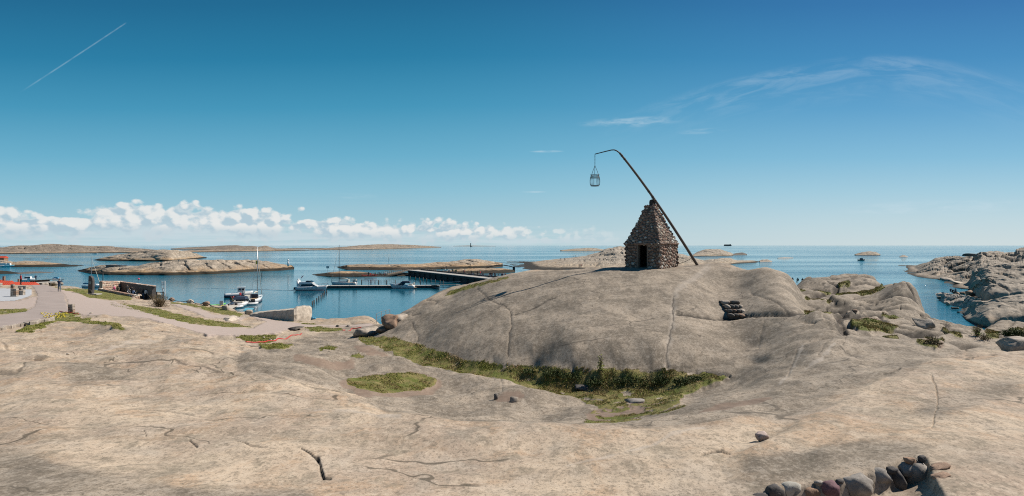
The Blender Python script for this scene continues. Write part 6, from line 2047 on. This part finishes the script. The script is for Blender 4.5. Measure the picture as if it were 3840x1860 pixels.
def kayak(c, L, rz, mat, label, tilt=0.0):
    sec = []
    for s in fl(0, 1, 11):
        w_ = 0.36 * math.sin(math.pi * (0.03 + 0.94 * s)) ** 0.8
        up = 0.14 * (2 * s - 1) ** 4
        sec.append([(L * (s - 0.5), -w_, 0.22 + up), (L * (s - 0.5), 0, 0.02 + up), (L * (s - 0.5), w_, 0.22 + up), (L * (s - 0.5), 0, 0.32 + up)])
    t = empty("kayak", c, rz)
    t.rotation_euler = (tilt, 0, rz)
    tag(t, label, "kayak")
    MB().loft(sec).build("shell", M[mat], t, True)
    MB().box((0, 0, 0.31), (0.8, 0.4, 0.04)).build("cockpit", M['black'], t)


for i, (tt, off, mt, lb) in enumerate(((0.02, 0.3, 'orange', "orange kayak on the near end of the dock"), (0.03, 1.0, 'yellow', "yellow kayak at the dock's landward end"), (0.12, 1.1, 'green', "bright green kayak on the dock"))):
    q = a.lerp(b, tt) + dn * (off - 0.4)
    kayak(Vector((q.x - 1.2, q.y, 0.60 + 0.1 * i)), 3.4, 0.5 + 0.3 * i, mt, lb)
q = a.lerp(b, 0.07)
tag(MB().box((q.x - 0.9, q.y, 1.3), (0.75, 0.06, 1.3)).tube([(q.x - 0.9, q.y, 0.5), (q.x - 0.9, q.y, 0.8)], 0.05, 5).build("sign_board", M['white']), "white notice board standing at the start of the dock", "sign")
DK = [(0.30, 'black', "person in black on the dock beside the cabin cruiser"), (0.33, 'red', "person in red on the dock beside the cabin cruiser"), (0.22, 'green', "person in green among gear on the dock"), (0.62, 'red', "person in red on the dock at the sailboat's stern"), (0.66, 'navy', "person in navy on the dock at the sailboat's stern"), (0.26, 'olive', "person in olive crouched on the dock")]
for i, (tt, c, lb) in enumerate(DK):
    q = a.lerp(b, tt) + dn * (0.5 - 0.3 * (i % 3))
    person(Vector((q.x, q.y, 0.55)), i * 1.3, 'sit' if 'crouched' in lb else 'stand', c, 'jeans', 'brown', lb)
# dinghies at the sterns
for (u, v, lb) in ((882, 1155, "grey inflatable dinghy behind the cabin cruiser"), (940, 1143, "white inflatable dinghy behind the moored sailboat")):
    q = SEA(u, v)
    t = empty("dinghy", q, 0.4)
    tag(t, lb, "dinghy")
    MB().tube([(-1.1, -0.55, 0.25), (0.5, -0.6, 0.25), (1.2, -0.25, 0.32), (1.35, 0, 0.35), (1.2, 0.25, 0.32), (0.5, 0.6, 0.25), (-1.1, 0.55, 0.25)], 0.22, 8).build("tube", M['white'], t, True)
    MB().box((-0.1, 0, 0.16), (2.0, 0.9, 0.06)).build("floor", M['steel'], t)
    MB().box((-1.25, 0, 0.5), (0.3, 0.32, 0.7)).build("outboard_motor", M['black'], t, bevel=0.05)
q = SEA(932, 1160, 0.8)
tag(MB().box((q.x, q.y, q.z), (1.6, 1.1, 0.06), M=Matrix.Rotation(0.35, 3, 'X')).tube([(q.x, q.y, -0.5), (q.x, q.y, q.z)], 0.06, 6).build("sign_board", M['lightblue']), "tilted light blue panel on a post at the water by the boulders", "sign")
q = hit(1168, 1200)
tag(MB().box((q.x, q.y, q.z + 0.12), (0.55, 0.4, 0.3)).box((q.x + 0.35, q.y, q.z + 0.1), (0.25, 0.3, 0.22)).build("bag", M['blue'], bevel=0.05), "blue bag lying at the right foot of the huge wedge boulder", "bag")

# kayaks and gear on the inner islet, the sign, far beacons
kayak(SEA(1381, 1034, 0.9), 5.5, 0.55, 'red', "red kayak drawn up on the inner islet")
kayak(SEA(1390, 1035, 0.5), 5.0, 0.35, 'red', "second red kayak, lower at the islet's edge")
t = empty("notice_board", SEA(1229, 1026, 1.5))
tag(t, "white square warning board on the tip of the inner islet", "sign")
MB().box((0, 0, 2.6), (1.2, 0.08, 0.95)).build("board", M['white'], t)
for sx_ in (-0.35, 0.1, 0.4):
    MB().box((sx_, -0.05, 2.65), (0.16, 0.02, 0.35)).build("marking", M['black'], t)
MB().tube([(0, 0, 0), (0, 0, 2.2)], 0.06, 6).build("post", M['steel'], t)
for i in range(11):
    q = SEA(1384 + i * 6.2 + random.uniform(-2, 2), 1036 - random.uniform(0, 3), 1.0)
    c = cl[(i * 3) % 8]
    person(Vector((q.x, q.y, 0.9)), i, ('stand', 'sit')[i % 2], c, 'black', 'brown', "small person in %s in the group at the kayak landing" % c, "kayakers on the islet in " + c, s=0.95)
for i, (u, v, z) in enumerate(((1662, 1007, 2.0), (1673, 1007, 2.0), (1764, 1000, 2.5), (2152, 963, 6), (2159, 966, 6), (2104, 977, 4), (2112, 978, 4), (2230, 950, 8), (2314, 932, 10), (2178, 1003, 1.0), (3607, 1101, 0.8), (3570, 1100, 1.2), (3583, 1102, 1.0))):
    pass
# beacon on the island end
q = P(1081, 990, 262)
t = empty("beacon", q)
tag(t, "small white light beacon with a dome on the end of the long island", "beacon")
MB().tube([(0, 0, -1.0), (0, 0, 0.6), (0, 0, 1.1)], [0.55, 0.45, 0.40], 10).build("base", M['white'], t, True)
MB().tube([(0, 0, 1.1), (0, 0, 1.6)], [0.2, 0.2], 8).build("column", M['white'], t, True)
MB().tube([(0, 0, 1.6), (0, 0, 1.7), (0, 0, 2.0), (0, 0, 2.25)], [0.5, 0.52, 0.4, 0.08], 10).build("lantern", M['white'], t, True)
MB().tube([(0, 0, 2.2), (0, 0, 2.9)], 0.04, 5).build("spike", M['iron'], t)
# grey shed on the island
q = P(436, 1012, 258)
t = empty("shed", q, 0.12)
tag(t, "low dark grey boathouse shed on the nearer island", "shed")
k = 258 / F
wS, hS = 54 * k, 17 * k
MB().box((0, 0, hS / 2 - 0.3), (wS, 4, hS + 0.6)).build("wall", M['grey_timber'], t)
MB().prism([(-wS / 2 - 0.2, hS), (wS / 2 + 0.2, hS - 0.25), (wS / 2 + 0.2, hS - 0.05), (-wS / 2 - 0.2, hS + 0.2)], -2.3, 2.3).build("roof", M['dark_timber'], t)
MB().box((-wS * 0.2, -2.03, hS * 0.38), (1.6, 0.06, hS * 0.7)).build("door", M['dark_timber'], t)
MB().box((wS * 0.43, -2.03, hS * 0.5), (wS * 0.1, 0.05, hS * 0.9)).build("side_panel", M['steel'], t)
# far lighthouse
q = P(1765, 920.5, 5200)
t = empty("lighthouse", Vector((q.x, q.y, 3.0)))
tag(t, "tiny far lighthouse tower on the horizon left of the hut", "lighthouse")
MB().tube([(0, 0, -3), (0, 0, 14), (0, 0, 22)], [5, 4, 3.2], 10).build("tower", M['grey_timber'], t, True)
MB().tube([(0, 0, 22), (0, 0, 28), (0, 0, 31)], [4.2, 4.0, 0.5], 10).build("lantern", M['dark_timber'], t, True)
MB().box((11, 0, 0), (8, 8, 6)).build("keeper_house", M['grey_timber'], t)
# ship on the horizon
q = SEA(2730, 922.2)
t = empty("ferry", q)
tag(t, "distant dark car carrier ship on the horizon right of the lever", "ship")
k = q.y / F
hull(MB(), 30 * k, 30, 3 * k, 3.2 * k, 4, p=3.0).build("hull", M['slate'], t)
MB().box((-2 * k, 0, 4.2 * k), (23 * k, 26, 2.6 * k)).build("superstructure", M['slate'], t)
MB().box((9 * k, 0, 6.0 * k), (4 * k, 22, 1.4 * k)).build("bridge", M['grey_timber'], t)
# small open-water boat
q = SEA(3231, 977)
t = empty("fishing_boat", q)
tag(t, "small dark wheelhouse boat on the open sea near the right-hand skerry", "boat")
hull(MB(), 6, 2.2, 0.8, 1.2).build("hull", M['navy'], t, True)
MB().box((-0.2, 0, 1.5), (2.0, 1.5, 1.2), taper=0.85).build("wheelhouse", M['grey_timber'], t)
MB().tube([(0, 0, 2), (0, 0, 3)], 0.06, 5).build("mast", M['steel'], t)
# white speedboat far left
q = SEA(357, 952.5)
t = empty("speedboat", q)
tag(t, "tiny white speedboat in front of the far left hills", "boat")
hull(MB(), 7, 2.4, 0.9, 1.3).build("hull", M['white'], t, True)
MB().box((0.3, 0, 1.4), (2.2, 1.6, 0.7), taper=0.8).build("cabin", M['glass'], t)
# red-roofed house and boats on the left islet
q = P(12, 973, 352)
t = empty("house", q)
t.scale = (0.6, 0.6, 0.6)
tag(t, "small red-roofed house on the islet at the left edge", "house")
MB().box((0, 0, 0), (6, 5, 4)).build("wall", M['brown_boulder'], t)
MB().add([(-3.4, -3, 1.6), (3.4, -3, 1.6), (3.4, 3, 1.6), (-3.4, 3, 1.6), (-3.4, 0, 3.6), (3.4, 0, 3.6)], [(0, 1, 5, 4), (1, 2, 5), (2, 3, 4, 5), (3, 0, 4), (0, 3, 2, 1)]).build("roof", M['orange'], t)
for i, (u, mt, lb) in enumerate(((6, 'white', "white motorboat moored off the red-roofed house, left one"), (18, 'white', "white motorboat moored off the red-roofed house, middle one"), (33, 'lightblue', "turquoise fishing boat moored off the left islet"))):
    q = SEA(u, 1001.5)
    t = empty("moored_boat", q, 0.2)
    tag(t, lb, "boat", "boats off the left islet")
    hull(MB(), 6, 2.2, 0.9, 1.4).build("hull", M[mt], t, True)
    MB().box((0, 0, 1.7), (2, 1.5, 1.3), taper=0.85).build("cabin", M['white'], t)
    MB().tube([(-0.6, 0, 2), (-0.6, 0, 4)], 0.05, 5).build("mast", M['steel'], t)
# thin sea marks
for (u, v0, v1, lb) in ((1458, 965, 978, "thin sea mark standing off the outer islet"), (982, 1022, 1038, "thin dark stake in the water behind the sailboat mast")):
    q = SEA(u, v1)
    tag(MB().tube([(0, 0, -0.5), (0, 0, (v1 - v0) * q.y / F)], 0.16, 6).build("sea_mark", M['dark_timber'], None, True, q), lb, "sea mark")
q = SEA(520, 1061)
t = empty("buoy", q)
tag(t, "pink ball buoy marker beyond the yard wall", "buoy")
MB().tube([(0, 0, -0.3), (0, 0, 1.2)], 0.06, 6).build("staff", M['steel'], t)
link("ball", rock_mesh("ball", (0.32, 0.32, 0.32), 3, mcol("buoy_pink", (0.75, 0.10, 0.18)), 2, 0.0, 0.0), t, (0, 0, 1.4))

# ---------------------------------------------------------------- left side: yard, stele, posts, pier, red roofs
yc_, yl, yr = P(455, 1070, 96.5), P(378, 1072, 91.5), P(578, 1098, 86.0)


M['stone_shaded'] = make_boulder("shaded_yard_stone", (0.075, 0.062, 0.052), 0.3, 2.0)  # shade of the yard's back wall put into its stone colour
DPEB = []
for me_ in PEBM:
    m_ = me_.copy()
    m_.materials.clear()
    m_.materials.append(M['stone_shaded'])
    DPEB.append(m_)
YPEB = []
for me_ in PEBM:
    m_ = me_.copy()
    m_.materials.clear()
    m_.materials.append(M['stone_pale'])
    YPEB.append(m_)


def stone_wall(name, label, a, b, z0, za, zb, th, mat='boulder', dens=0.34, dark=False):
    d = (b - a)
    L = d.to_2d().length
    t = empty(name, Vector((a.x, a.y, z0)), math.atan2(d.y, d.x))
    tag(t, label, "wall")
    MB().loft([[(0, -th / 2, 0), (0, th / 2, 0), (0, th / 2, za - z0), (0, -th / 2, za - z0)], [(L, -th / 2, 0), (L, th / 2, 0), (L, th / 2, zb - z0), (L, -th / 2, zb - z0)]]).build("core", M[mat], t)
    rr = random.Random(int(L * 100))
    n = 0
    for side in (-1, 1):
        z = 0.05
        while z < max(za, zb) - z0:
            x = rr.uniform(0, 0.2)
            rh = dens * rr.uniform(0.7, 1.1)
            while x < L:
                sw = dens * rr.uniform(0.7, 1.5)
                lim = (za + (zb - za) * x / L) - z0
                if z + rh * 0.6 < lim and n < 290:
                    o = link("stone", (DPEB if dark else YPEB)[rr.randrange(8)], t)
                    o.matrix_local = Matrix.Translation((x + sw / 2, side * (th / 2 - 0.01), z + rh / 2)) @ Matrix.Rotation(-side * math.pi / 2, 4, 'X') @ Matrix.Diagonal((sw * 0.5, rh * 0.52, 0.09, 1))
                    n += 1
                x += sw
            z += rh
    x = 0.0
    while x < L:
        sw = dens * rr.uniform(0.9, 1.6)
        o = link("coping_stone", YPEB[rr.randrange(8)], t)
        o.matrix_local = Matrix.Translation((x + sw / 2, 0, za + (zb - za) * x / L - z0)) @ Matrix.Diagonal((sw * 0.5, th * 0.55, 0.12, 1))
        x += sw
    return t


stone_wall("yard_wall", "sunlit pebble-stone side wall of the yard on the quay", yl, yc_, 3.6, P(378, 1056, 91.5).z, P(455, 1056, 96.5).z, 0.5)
stone_wall("yard_wall", "long shaded stone back wall sheltering the people in the yard", yc_, yr, 3.4, P(455, 1057, 96.5).z, P(578, 1073, 86.0).z, 0.55, mat='slate', dark=True)  # slate core and darkened stones carry this wall's painted shade
stone_wall("yard_wall", "low stone wall along the lawn edge in front of the yard", P(372, 1084, 90), P(506, 1109, 85.5), 4.2, P(372, 1082, 90).z, P(506, 1107, 85.5).z, 0.35, dens=0.25)
stone_wall("yard_wall", "short sloping stone wing wall at the yard entrance", P(478, 1124, 82), P(520, 1112, 83.5), 3.9, P(478, 1123, 82).z, P(520, 1103, 83.5).z, 0.5, dens=0.26)
q = P(500, 1113, 88.2)
t = empty("bench", q, -0.55)
tag(t, "long timber bench running along the back wall of the yard", "bench")
MB().box((-1.0, 0.6, 0.35), (5.0, 0.45, 0.08)).build("seat", M['timber'], t)
for x in (-3.2, -1.0, 1.2):
    MB().box((x, 0.6, 0.1), (0.12, 0.4, 0.5)).build("leg", M['timber'], t)
# stele with plaque
q = P(342, 1099, 79.0)
q.z = ground_z(q.x, q.y)
t = empty("standing_stone", q)
tag(t, "tall dark standing stone with a plaque and slanted top on the lawn", "monument")
k = 79.0 / F
sec = []
for v, x0, x1 in ((1103, -8, 7), (1075, -8, 8.5), (1052, -7, 8.5), (1043, -6.5, 7), (1036, -6, 2.5), (1034, -5.5, -2)):
    z = P(0, v, 79.0).z - q.z
    sec.append([(x0 * k, -0.22, z), (x1 * k, -0.16, z), (x1 * k, 0.25, z), (x0 * k, 0.25, z)])
MB().loft(sec).build("slab", M['slate'], t, bevel=0.03)
MB().box((-0.02, -0.24, P(0, 1060, 79.0).z - q.z), (0.34, 0.05, 0.42)).build("plaque", M['plaque'], t)
MB().box((0.1, 0, 0.02), (2.1, 1.1, 0.12)).build("plinth", M['concrete'], t)
# small dark tripod sign beside it
q = hit(339, 1107)
t = empty("viewing_stand", q)
tag(t, "small dark stand with a tilted panel in front of the standing stone", "stand")
MB().box((0, 0, 0.55), (0.30, 0.12, 0.42), M=Matrix.Rotation(0.5, 3, 'X')).build("panel", M['dark_timber'], t)
for a in (0.2, 2.3, 4.4):
    MB().tube([(0, 0, 0.5), (0.25 * math.cos(a), 0.25 * math.sin(a), -0.05)], 0.03, 5).build("leg", M['dark_timber'], t)


def masonry_block(name, label, u, vb, w, h, dpt, Y, rz=0.2, group=None, cat='pillar'):
    q = hit(u, vb)
    t = empty(name, q, rz)
    tag(t, label, cat, group)
    MB().box((0, 0, h / 2 - 0.1), (w * 0.94, dpt * 0.94, h + 0.15)).build("core", M['mortar'], t)
    rr = random.Random(int(u * 7 + vb))
    nz = max(2, int(h / 0.22))
    for i in range(nz):
        z = h * (i + 0.5) / nz
        nx = max(2, int(w / 0.3))
        for j in range(nx):
            x = w * ((j + 0.5) / nx - 0.5)
            o = MB().box((0, 0, 0), (w / nx * 0.96, dpt * 1.0, h / nz * 0.92)).build("stone_course", M['boulder'] if rr.random() < 0.6 else M['brown_boulder'], t, loc=(x, rr.uniform(-0.015, 0.015), z), bevel=0.02)
    return t


masonry_block("stone_post", "short stone post beside the road with red hose at its foot", 268, 1172, 0.42, 0.82, 0.42, 51.5, 0.2)
masonry_block("stone_pillar", "square masonry pillar at the near corner of the paved plaza", 55, 1113, 0.62, 1.0, 0.6, 68, 0.3)
masonry_block("stone_bench", "masonry block right of the near plaza pillar", 78, 1107, 0.75, 0.62, 0.6, 69.5, 0.3, cat='stone bench')
masonry_block("stone_pillar", "small middle masonry pillar on the paved plaza", 77, 1093, 0.4, 0.55, 0.4, 72, 0.3)
masonry_block("stone_pillar", "slim masonry pillar farther back on the plaza", 48, 1082, 0.38, 0.65, 0.4, 78, 0.3)
masonry_block("stone_bench", "broad low masonry block at the plaza's far side", 87, 1086, 1.0, 0.55, 0.6, 77, 0.2, cat='stone bench')
masonry_block("stone_pillar", "masonry pillar cut by the left edge of the picture", -2, 1082, 0.5, 0.8, 0.5, 77, 0.2)
# roadside kerb wall
t = empty("kerb_wall", hit(60, 1240))
tag(t, "low concrete kerb wall along the near edge of the road", "kerb")
o_ = t.location.copy()
us = list(range(-160, 210, 18))
for a, b in zip(us[:-1], us[1:]):
    pa, pb = hit(a, 1240 - (a + 0) * 0.19), hit(b, 1240 - (b + 0) * 0.19)
    c = (pa + pb) / 2
    MB().box((0, 0, 0), ((pb - pa).length * 0.985, 0.22, 0.42), rz=math.atan2((pb - pa).y, (pb - pa).x)).build("kerb_stone", M['boulder'], t, loc=c - o_ + Vector((0, 0, 0.03)), bevel=0.02)
# red hoses
for pts_, lb in (([(223, 1168), (245, 1172), (270, 1176), (297, 1179)], "red hose lying by the stone post at the road"), ([(921, 1285), (975, 1285), (1029, 1281), (1080, 1268), (1137, 1250)], "long red hose curving over the rock in the middle"), ([(1284, 1240), (1320, 1235), (1360, 1229)], "red hose lying near the foot boulder of the dome")):
    pp_ = []
    hs = [hit(*q_) for q_ in pts_]
    for ha, hb in zip(hs[:-1], hs[1:]):
        for s in fl(0, 1, 9)[:-1]:
            q_ = ha.lerp(hb, s)
            pp_.append(Vector((q_.x, q_.y, ground_z(q_.x, q_.y) + 0.04)))
    tag(MB().tube(pp_, 0.04, 6).build("hose", M['hose'], None, True), lb, "hose")
# wire fence beside the dome
Yf = 58.0
t = empty("wire_fence", P(1411, 1213, Yf))
tag(t, "galvanised wire fence with thin posts beside the dome boulders", "fence")
o_ = t.location.copy()
fp = [(1411, 1177, 1214, 58), (1430, 1168, 1200, 60), (1447, 1164, 1190, 61), (1462, 1160, 1182, 62)]
for (u, v0, v1, y) in fp:
    MB().tube([P(u, v1 + 6, y) - o_, P(u, v0, y) - o_], 0.035, 6).build("post", M['steel'], t)
for f in (0.0, 0.33, 0.66):
    MB().tube([P(u, v0 + (v1 - v0) * f, y) - o_ for u, v0, v1, y in fp], 0.018 if f else 0.028, 5).build("wire", M['steel'], t)
# red roofs below the plaza
for (u0, u1, v0, v1, Y, lb) in ((-60, 6, 1049, 1068, 104, "red roof rising highest at the far left edge"), (4, 47, 1053, 1066, 101, "long red roof left of the person in red"), (50, 84, 1058, 1066, 100, "low orange-red roof behind the person in red"), (84, 134, 1058, 1066, 100, "low red roof right of the person in red")):
    a, b = P(u0, v0, Y), P(u1, v0 + (4 if u0 > 80 else 0), Y)
    t = empty("boathouse", Vector(((a.x + b.x) / 2, Y, a.z - 3)))
    tag(t, lb, "boathouse")
    w_ = b.x - a.x
    drop = (v1 - v0) * Y / F + 0.6
    MB().add([(-w_ / 2, -1.6, 3 - drop), (w_ / 2, -1.6, 3 - drop), (w_ / 2, 0, 3), (-w_ / 2, 0, 3), (-w_ / 2, 1.8, 3 - drop), (w_ / 2, 1.8, 3 - drop)], [(0, 1, 2, 3), (3, 2, 5, 4), (1, 5, 2), (0, 3, 4), (0, 4, 5, 1)]).build("roof", M['orange'], t)
    MB().box((0, 0, 1.0 - drop), (w_ * 0.97, 3.0, 3.4)).build("wall", M['red'], t)
    for i in range(6):
        x = -w_ / 2 + w_ * (i + 0.5) / 6
        MB().tube([(x, -1.62, 3 - drop + 0.04), (x, 0, 3.04)], 0.05, 4).build("roof_batten", M['orange'], t)
for (u, v0, v1, w_, lb) in ((15, 1036, 1056, 0.32, "brown timber post rising behind the left red roof"), (70, 1046, 1060, 0.22, "dark timber post beside the person in red")):
    q = P(u, v1, 106)
    tag(MB().box((0, 0, -0.5), (w_, w_, (v1 - v0) * 106 / F * 2 + 1)).build("timber_post", M['brown_boulder'], None, loc=q), lb, "post")
# stone pier with boats beyond
a, b = P(86, 1061, 150), P(216, 1049, 158)
t, L = oriented("stone_pier", a, b, "pale stone pier with rubble sides reaching into the left bay", "pier")
MB().box((L / 2, 0, -0.12), (L, 2.6, 0.24)).build("deck", M['concrete'], t)
for i in range(22):
    link("rubble_stone", rock_mesh("rubble_stone", (0.6, 0.6, 0.7), 800 + i % 5, M['boulder'], 1, facet=0.4), t, (L * (i + 0.5) / 22, -1.5 - (i % 2) * 0.3, -0.7 - 0.8 * (i % 3)), (i, i * 2, i * 3))
MB().box((L / 2, 0.4, -2.0), (L, 1.8, 3.5)).build("core", M['mortar'], t)
for x in (0.35, 0.55, 0.68):
    MB().box((L * x, 0.3, 0.5), (2.4, 0.5, 0.12)).box((L * x, 0.5, 0.25), (2.0, 0.1, 0.5)).build("bench", M['dark_timber'], t)
q = P(134, 1054, 155)
person(q, 1, 'stand', 'navy', 'black', 'brown', "small person in dark clothes on the left stone pier")
t = empty("parked_boat", P(213, 1049, 157), 0.1)
tag(t, "covered boat with blue tarpaulin at the end of the stone pier", "boat")
t.scale = (0.5, 0.5, 0.6)
hull(MB(), 4.2, 1.7, 0.6, 0.9).build("hull", M['white'], t, True)
frus(MB(), (-1.7, 1.2, 0.75, 0.6), (-1.2, 0.6, 0.5, 1.25)).build("tarpaulin", M['blue'], t)
q = SEA(103, 1056)
t = empty("moored_boat", q, 0.3)
tag(t, "white cabin boat with a thin mast moored beyond the stone pier", "boat")
hull(MB(), 5.0, 2.0, 0.9, 1.3).build("hull", M['white'], t, True)
MB().box((0.2, 0, 1.4), (2.0, 1.4, 0.9), taper=0.8).build("cabin", M['white'], t)
MB().box((0.25, 0, 1.5), (1.7, 1.42, 0.35), taper=0.9).build("window", M['glass'], t)
MB().tube([(-0.5, 0, 1), (-0.5, 0, 4.0)], 0.05, 5).build("mast", M['steel'], t)
# sailing boat with leaning jib behind the standing stone
q = SEA(352, 1078)
t = empty("sailboat", q)
tag(t, "small sailboat with thin mast and blue cover behind the standing stone", "sailboat")
hull(MB(), 6.5, 2.2, 0.7, 0.9, p=1.9, transom=0.7).build("hull", M['white'], t, True)
MB().tube([(-0.8, 0, 0.7), (-0.8, 0, 9.2)], [0.07, 0.05], 6).build("mast", M['steel'], t)
MB().tube([(2.0, 0, 0.9), (-0.7, 0, 9.0)], [0.09, 0.03], 6).build("furled_jib", M['offwhite'], t)
MB().tube([(-3.2, 0, 1.2), (-0.8, 0, 1.3)], [0.2, 0.25], 8).build("sail_cover", M['blue'], t, True)
frus(MB(), (-1.5, 1.5, 0.7, 0.7), (-1.2, 1.0, 0.55, 1.1)).build("cabin_top", M['white'], t)
# mast of a hidden boat, quay rail and white lattice davit
q = SEA(386, 1080)
tag(MB().tube([(0, 0, 0), (0, 0, 4.6)], 0.10, 6).build("quay_pole", M['dark_timber'], None, True, q), "dark upright pole behind the yard's sunlit wall", "pole")
q = P(592, 1110, 84)
q.z = ground_z(q.x, q.y + 0.5) + 0.35
t = empty("quay_rail", q)
tag(t, "dark timber railing at the right end of the yard wall", "railing")
for z in (0.15, 0.45, 0.8):
    MB().box((0, 0.5, z), (1.15, 0.06, 0.12)).build("rail", M['dark_timber'], t)
for x in (-0.5, 0.5):
    MB().box((x, 0.5, 0.3), (0.1, 0.1, 1.3)).build("post", M['dark_timber'], t)
q = P(622, 1122, 88)
t = empty("fishing_boat", q)
tag(t, "boat behind the quay showing only its white lattice mast beside the bare bush", "boat")
k = 88 / F
for (x0, z0, x1, z1) in ((-0.55, 0, -0.5, 1.6), (0.15, 0, -0.45, 1.6), (-0.62, 1.7, -0.62, 2.9), (-0.3, 1.7, -0.3, 2.9), (-0.62, 1.7, -0.3, 1.7), (-0.62, 2.3, -0.3, 2.3), (-0.62, 2.6, -0.3, 2.6), (-0.45, 1.6, -0.45, 1.75), (-0.1, 0.6, -0.1, 2.9), (-0.53, 0.5, -0.05, 0.5), (-0.52, 1.0, -0.25, 1.0), (-0.55, -3.6, -0.55, 0.0), (0.15, -3.6, 0.15, 0.0)):
    MB().tube([(x0, 0, z0), (x1, 0, z1)], 0.045, 5).build("bar", M['white'], t)
hull(MB(), 6.0, 2.2, 0.9, 1.3).build("hull", M['white'], t, True, loc=(-0.2, 0, -t.location.z))
# people resting on the right-hand rocks and by the cove
for (u, v, pose, c, lb) in ((2953, 1033, 'sit', 'black', "person in black half hidden behind the dome's right shoulder"), (2972, 1046, 'sit', 'navy', "person's dark head showing above the rocks, left of three"), (2992, 1047, 'sit', 'black', "person's dark head showing above the rocks, middle of three"), (3010, 1048, 'sit', 'brown', "person's dark head showing above the rocks, right of three")):
    person(P(u, v - 6, 132) - Vector((0, 0, 1.3)), 3.0, pose, c, 'black', 'black', lb, s=1.0)
person(P(3149, 1025, 120) - Vector((0, 0, 1.3)), 1.5, 'sit', 'black', 'navy', 'black', "person in black sitting on the rock crest against the sea", s=0.85)
for (u, v, c, lb) in ((3565, 1097, 'navy', "person in navy sitting on the flat rock at the cove, left of three"), (3573, 1100, 'black', "person in black sitting on the flat rock at the cove, middle of three"), (3583, 1098, 'jeans', "person in blue sitting on the flat rock at the cove, right of three")):
    person(P(u, v + 4, 133), 2.0, 'sit', c, 'black', 'black', lb, s=1.0)
dgx = bpy.context.evaluated_depsgraph_get()
for i, (u, v, c, lb) in enumerate(((2152, 961, 'black', "person in black on the pale shore rocks, left of a pair"), (2159, 963, 'navy', "person in navy on the pale shore rocks, right of a pair"), (2103, 974, 'grey', "person in grey walking on the shore rocks left of the pair"), (2118, 975, 'brown', "person in brown walking on the shore rocks left of the pair"), (2228, 947, 'red', "person in red high on the shore rocks near the hut"), (2314, 930, 'black', "person in black on the skyline rocks left of the hut"), (2179, 1000, 'red', "person in dark red at the water's edge below the shore rocks"), (1662, 1006, 'black', "person in black on the skerry behind the breakwater, left of two"), (1673, 1006, 'navy', "person in navy on the skerry behind the breakwater, right of two"), (1763, 998, 'black', "person in black on the ochre rocks above the breakwater"))):
    o0 = Vector((0, 0, E))
    dv = P(u, v + 3, 1.0) - o0
    ok, loc, *_ = sc.ray_cast(dgx, o0, dv.normalized())
    if ok and loc.y < 900:
        person(loc, i * 1.1, ('stand', 'walk')[i % 2], c, 'black', 'brown', lb, s=1.1)

# surfaces are kept at real-world reflectance for the chosen exposure (exposed albedo)
for m_ in bpy.data.materials:
    if not m_.use_nodes:
        continue
    nt_ = m_.node_tree
    b_ = nt_.nodes.get('Principled BSDF')
    if b_ is None or not b_.inputs['Base Color'].is_linked:
        continue
    src = b_.inputs['Base Color'].links[0].from_socket
    nt_.links.new(mix(nt_, 1.0, src, (0.74, 0.74, 0.74), 'MULTIPLY'), b_.inputs['Base Color'])
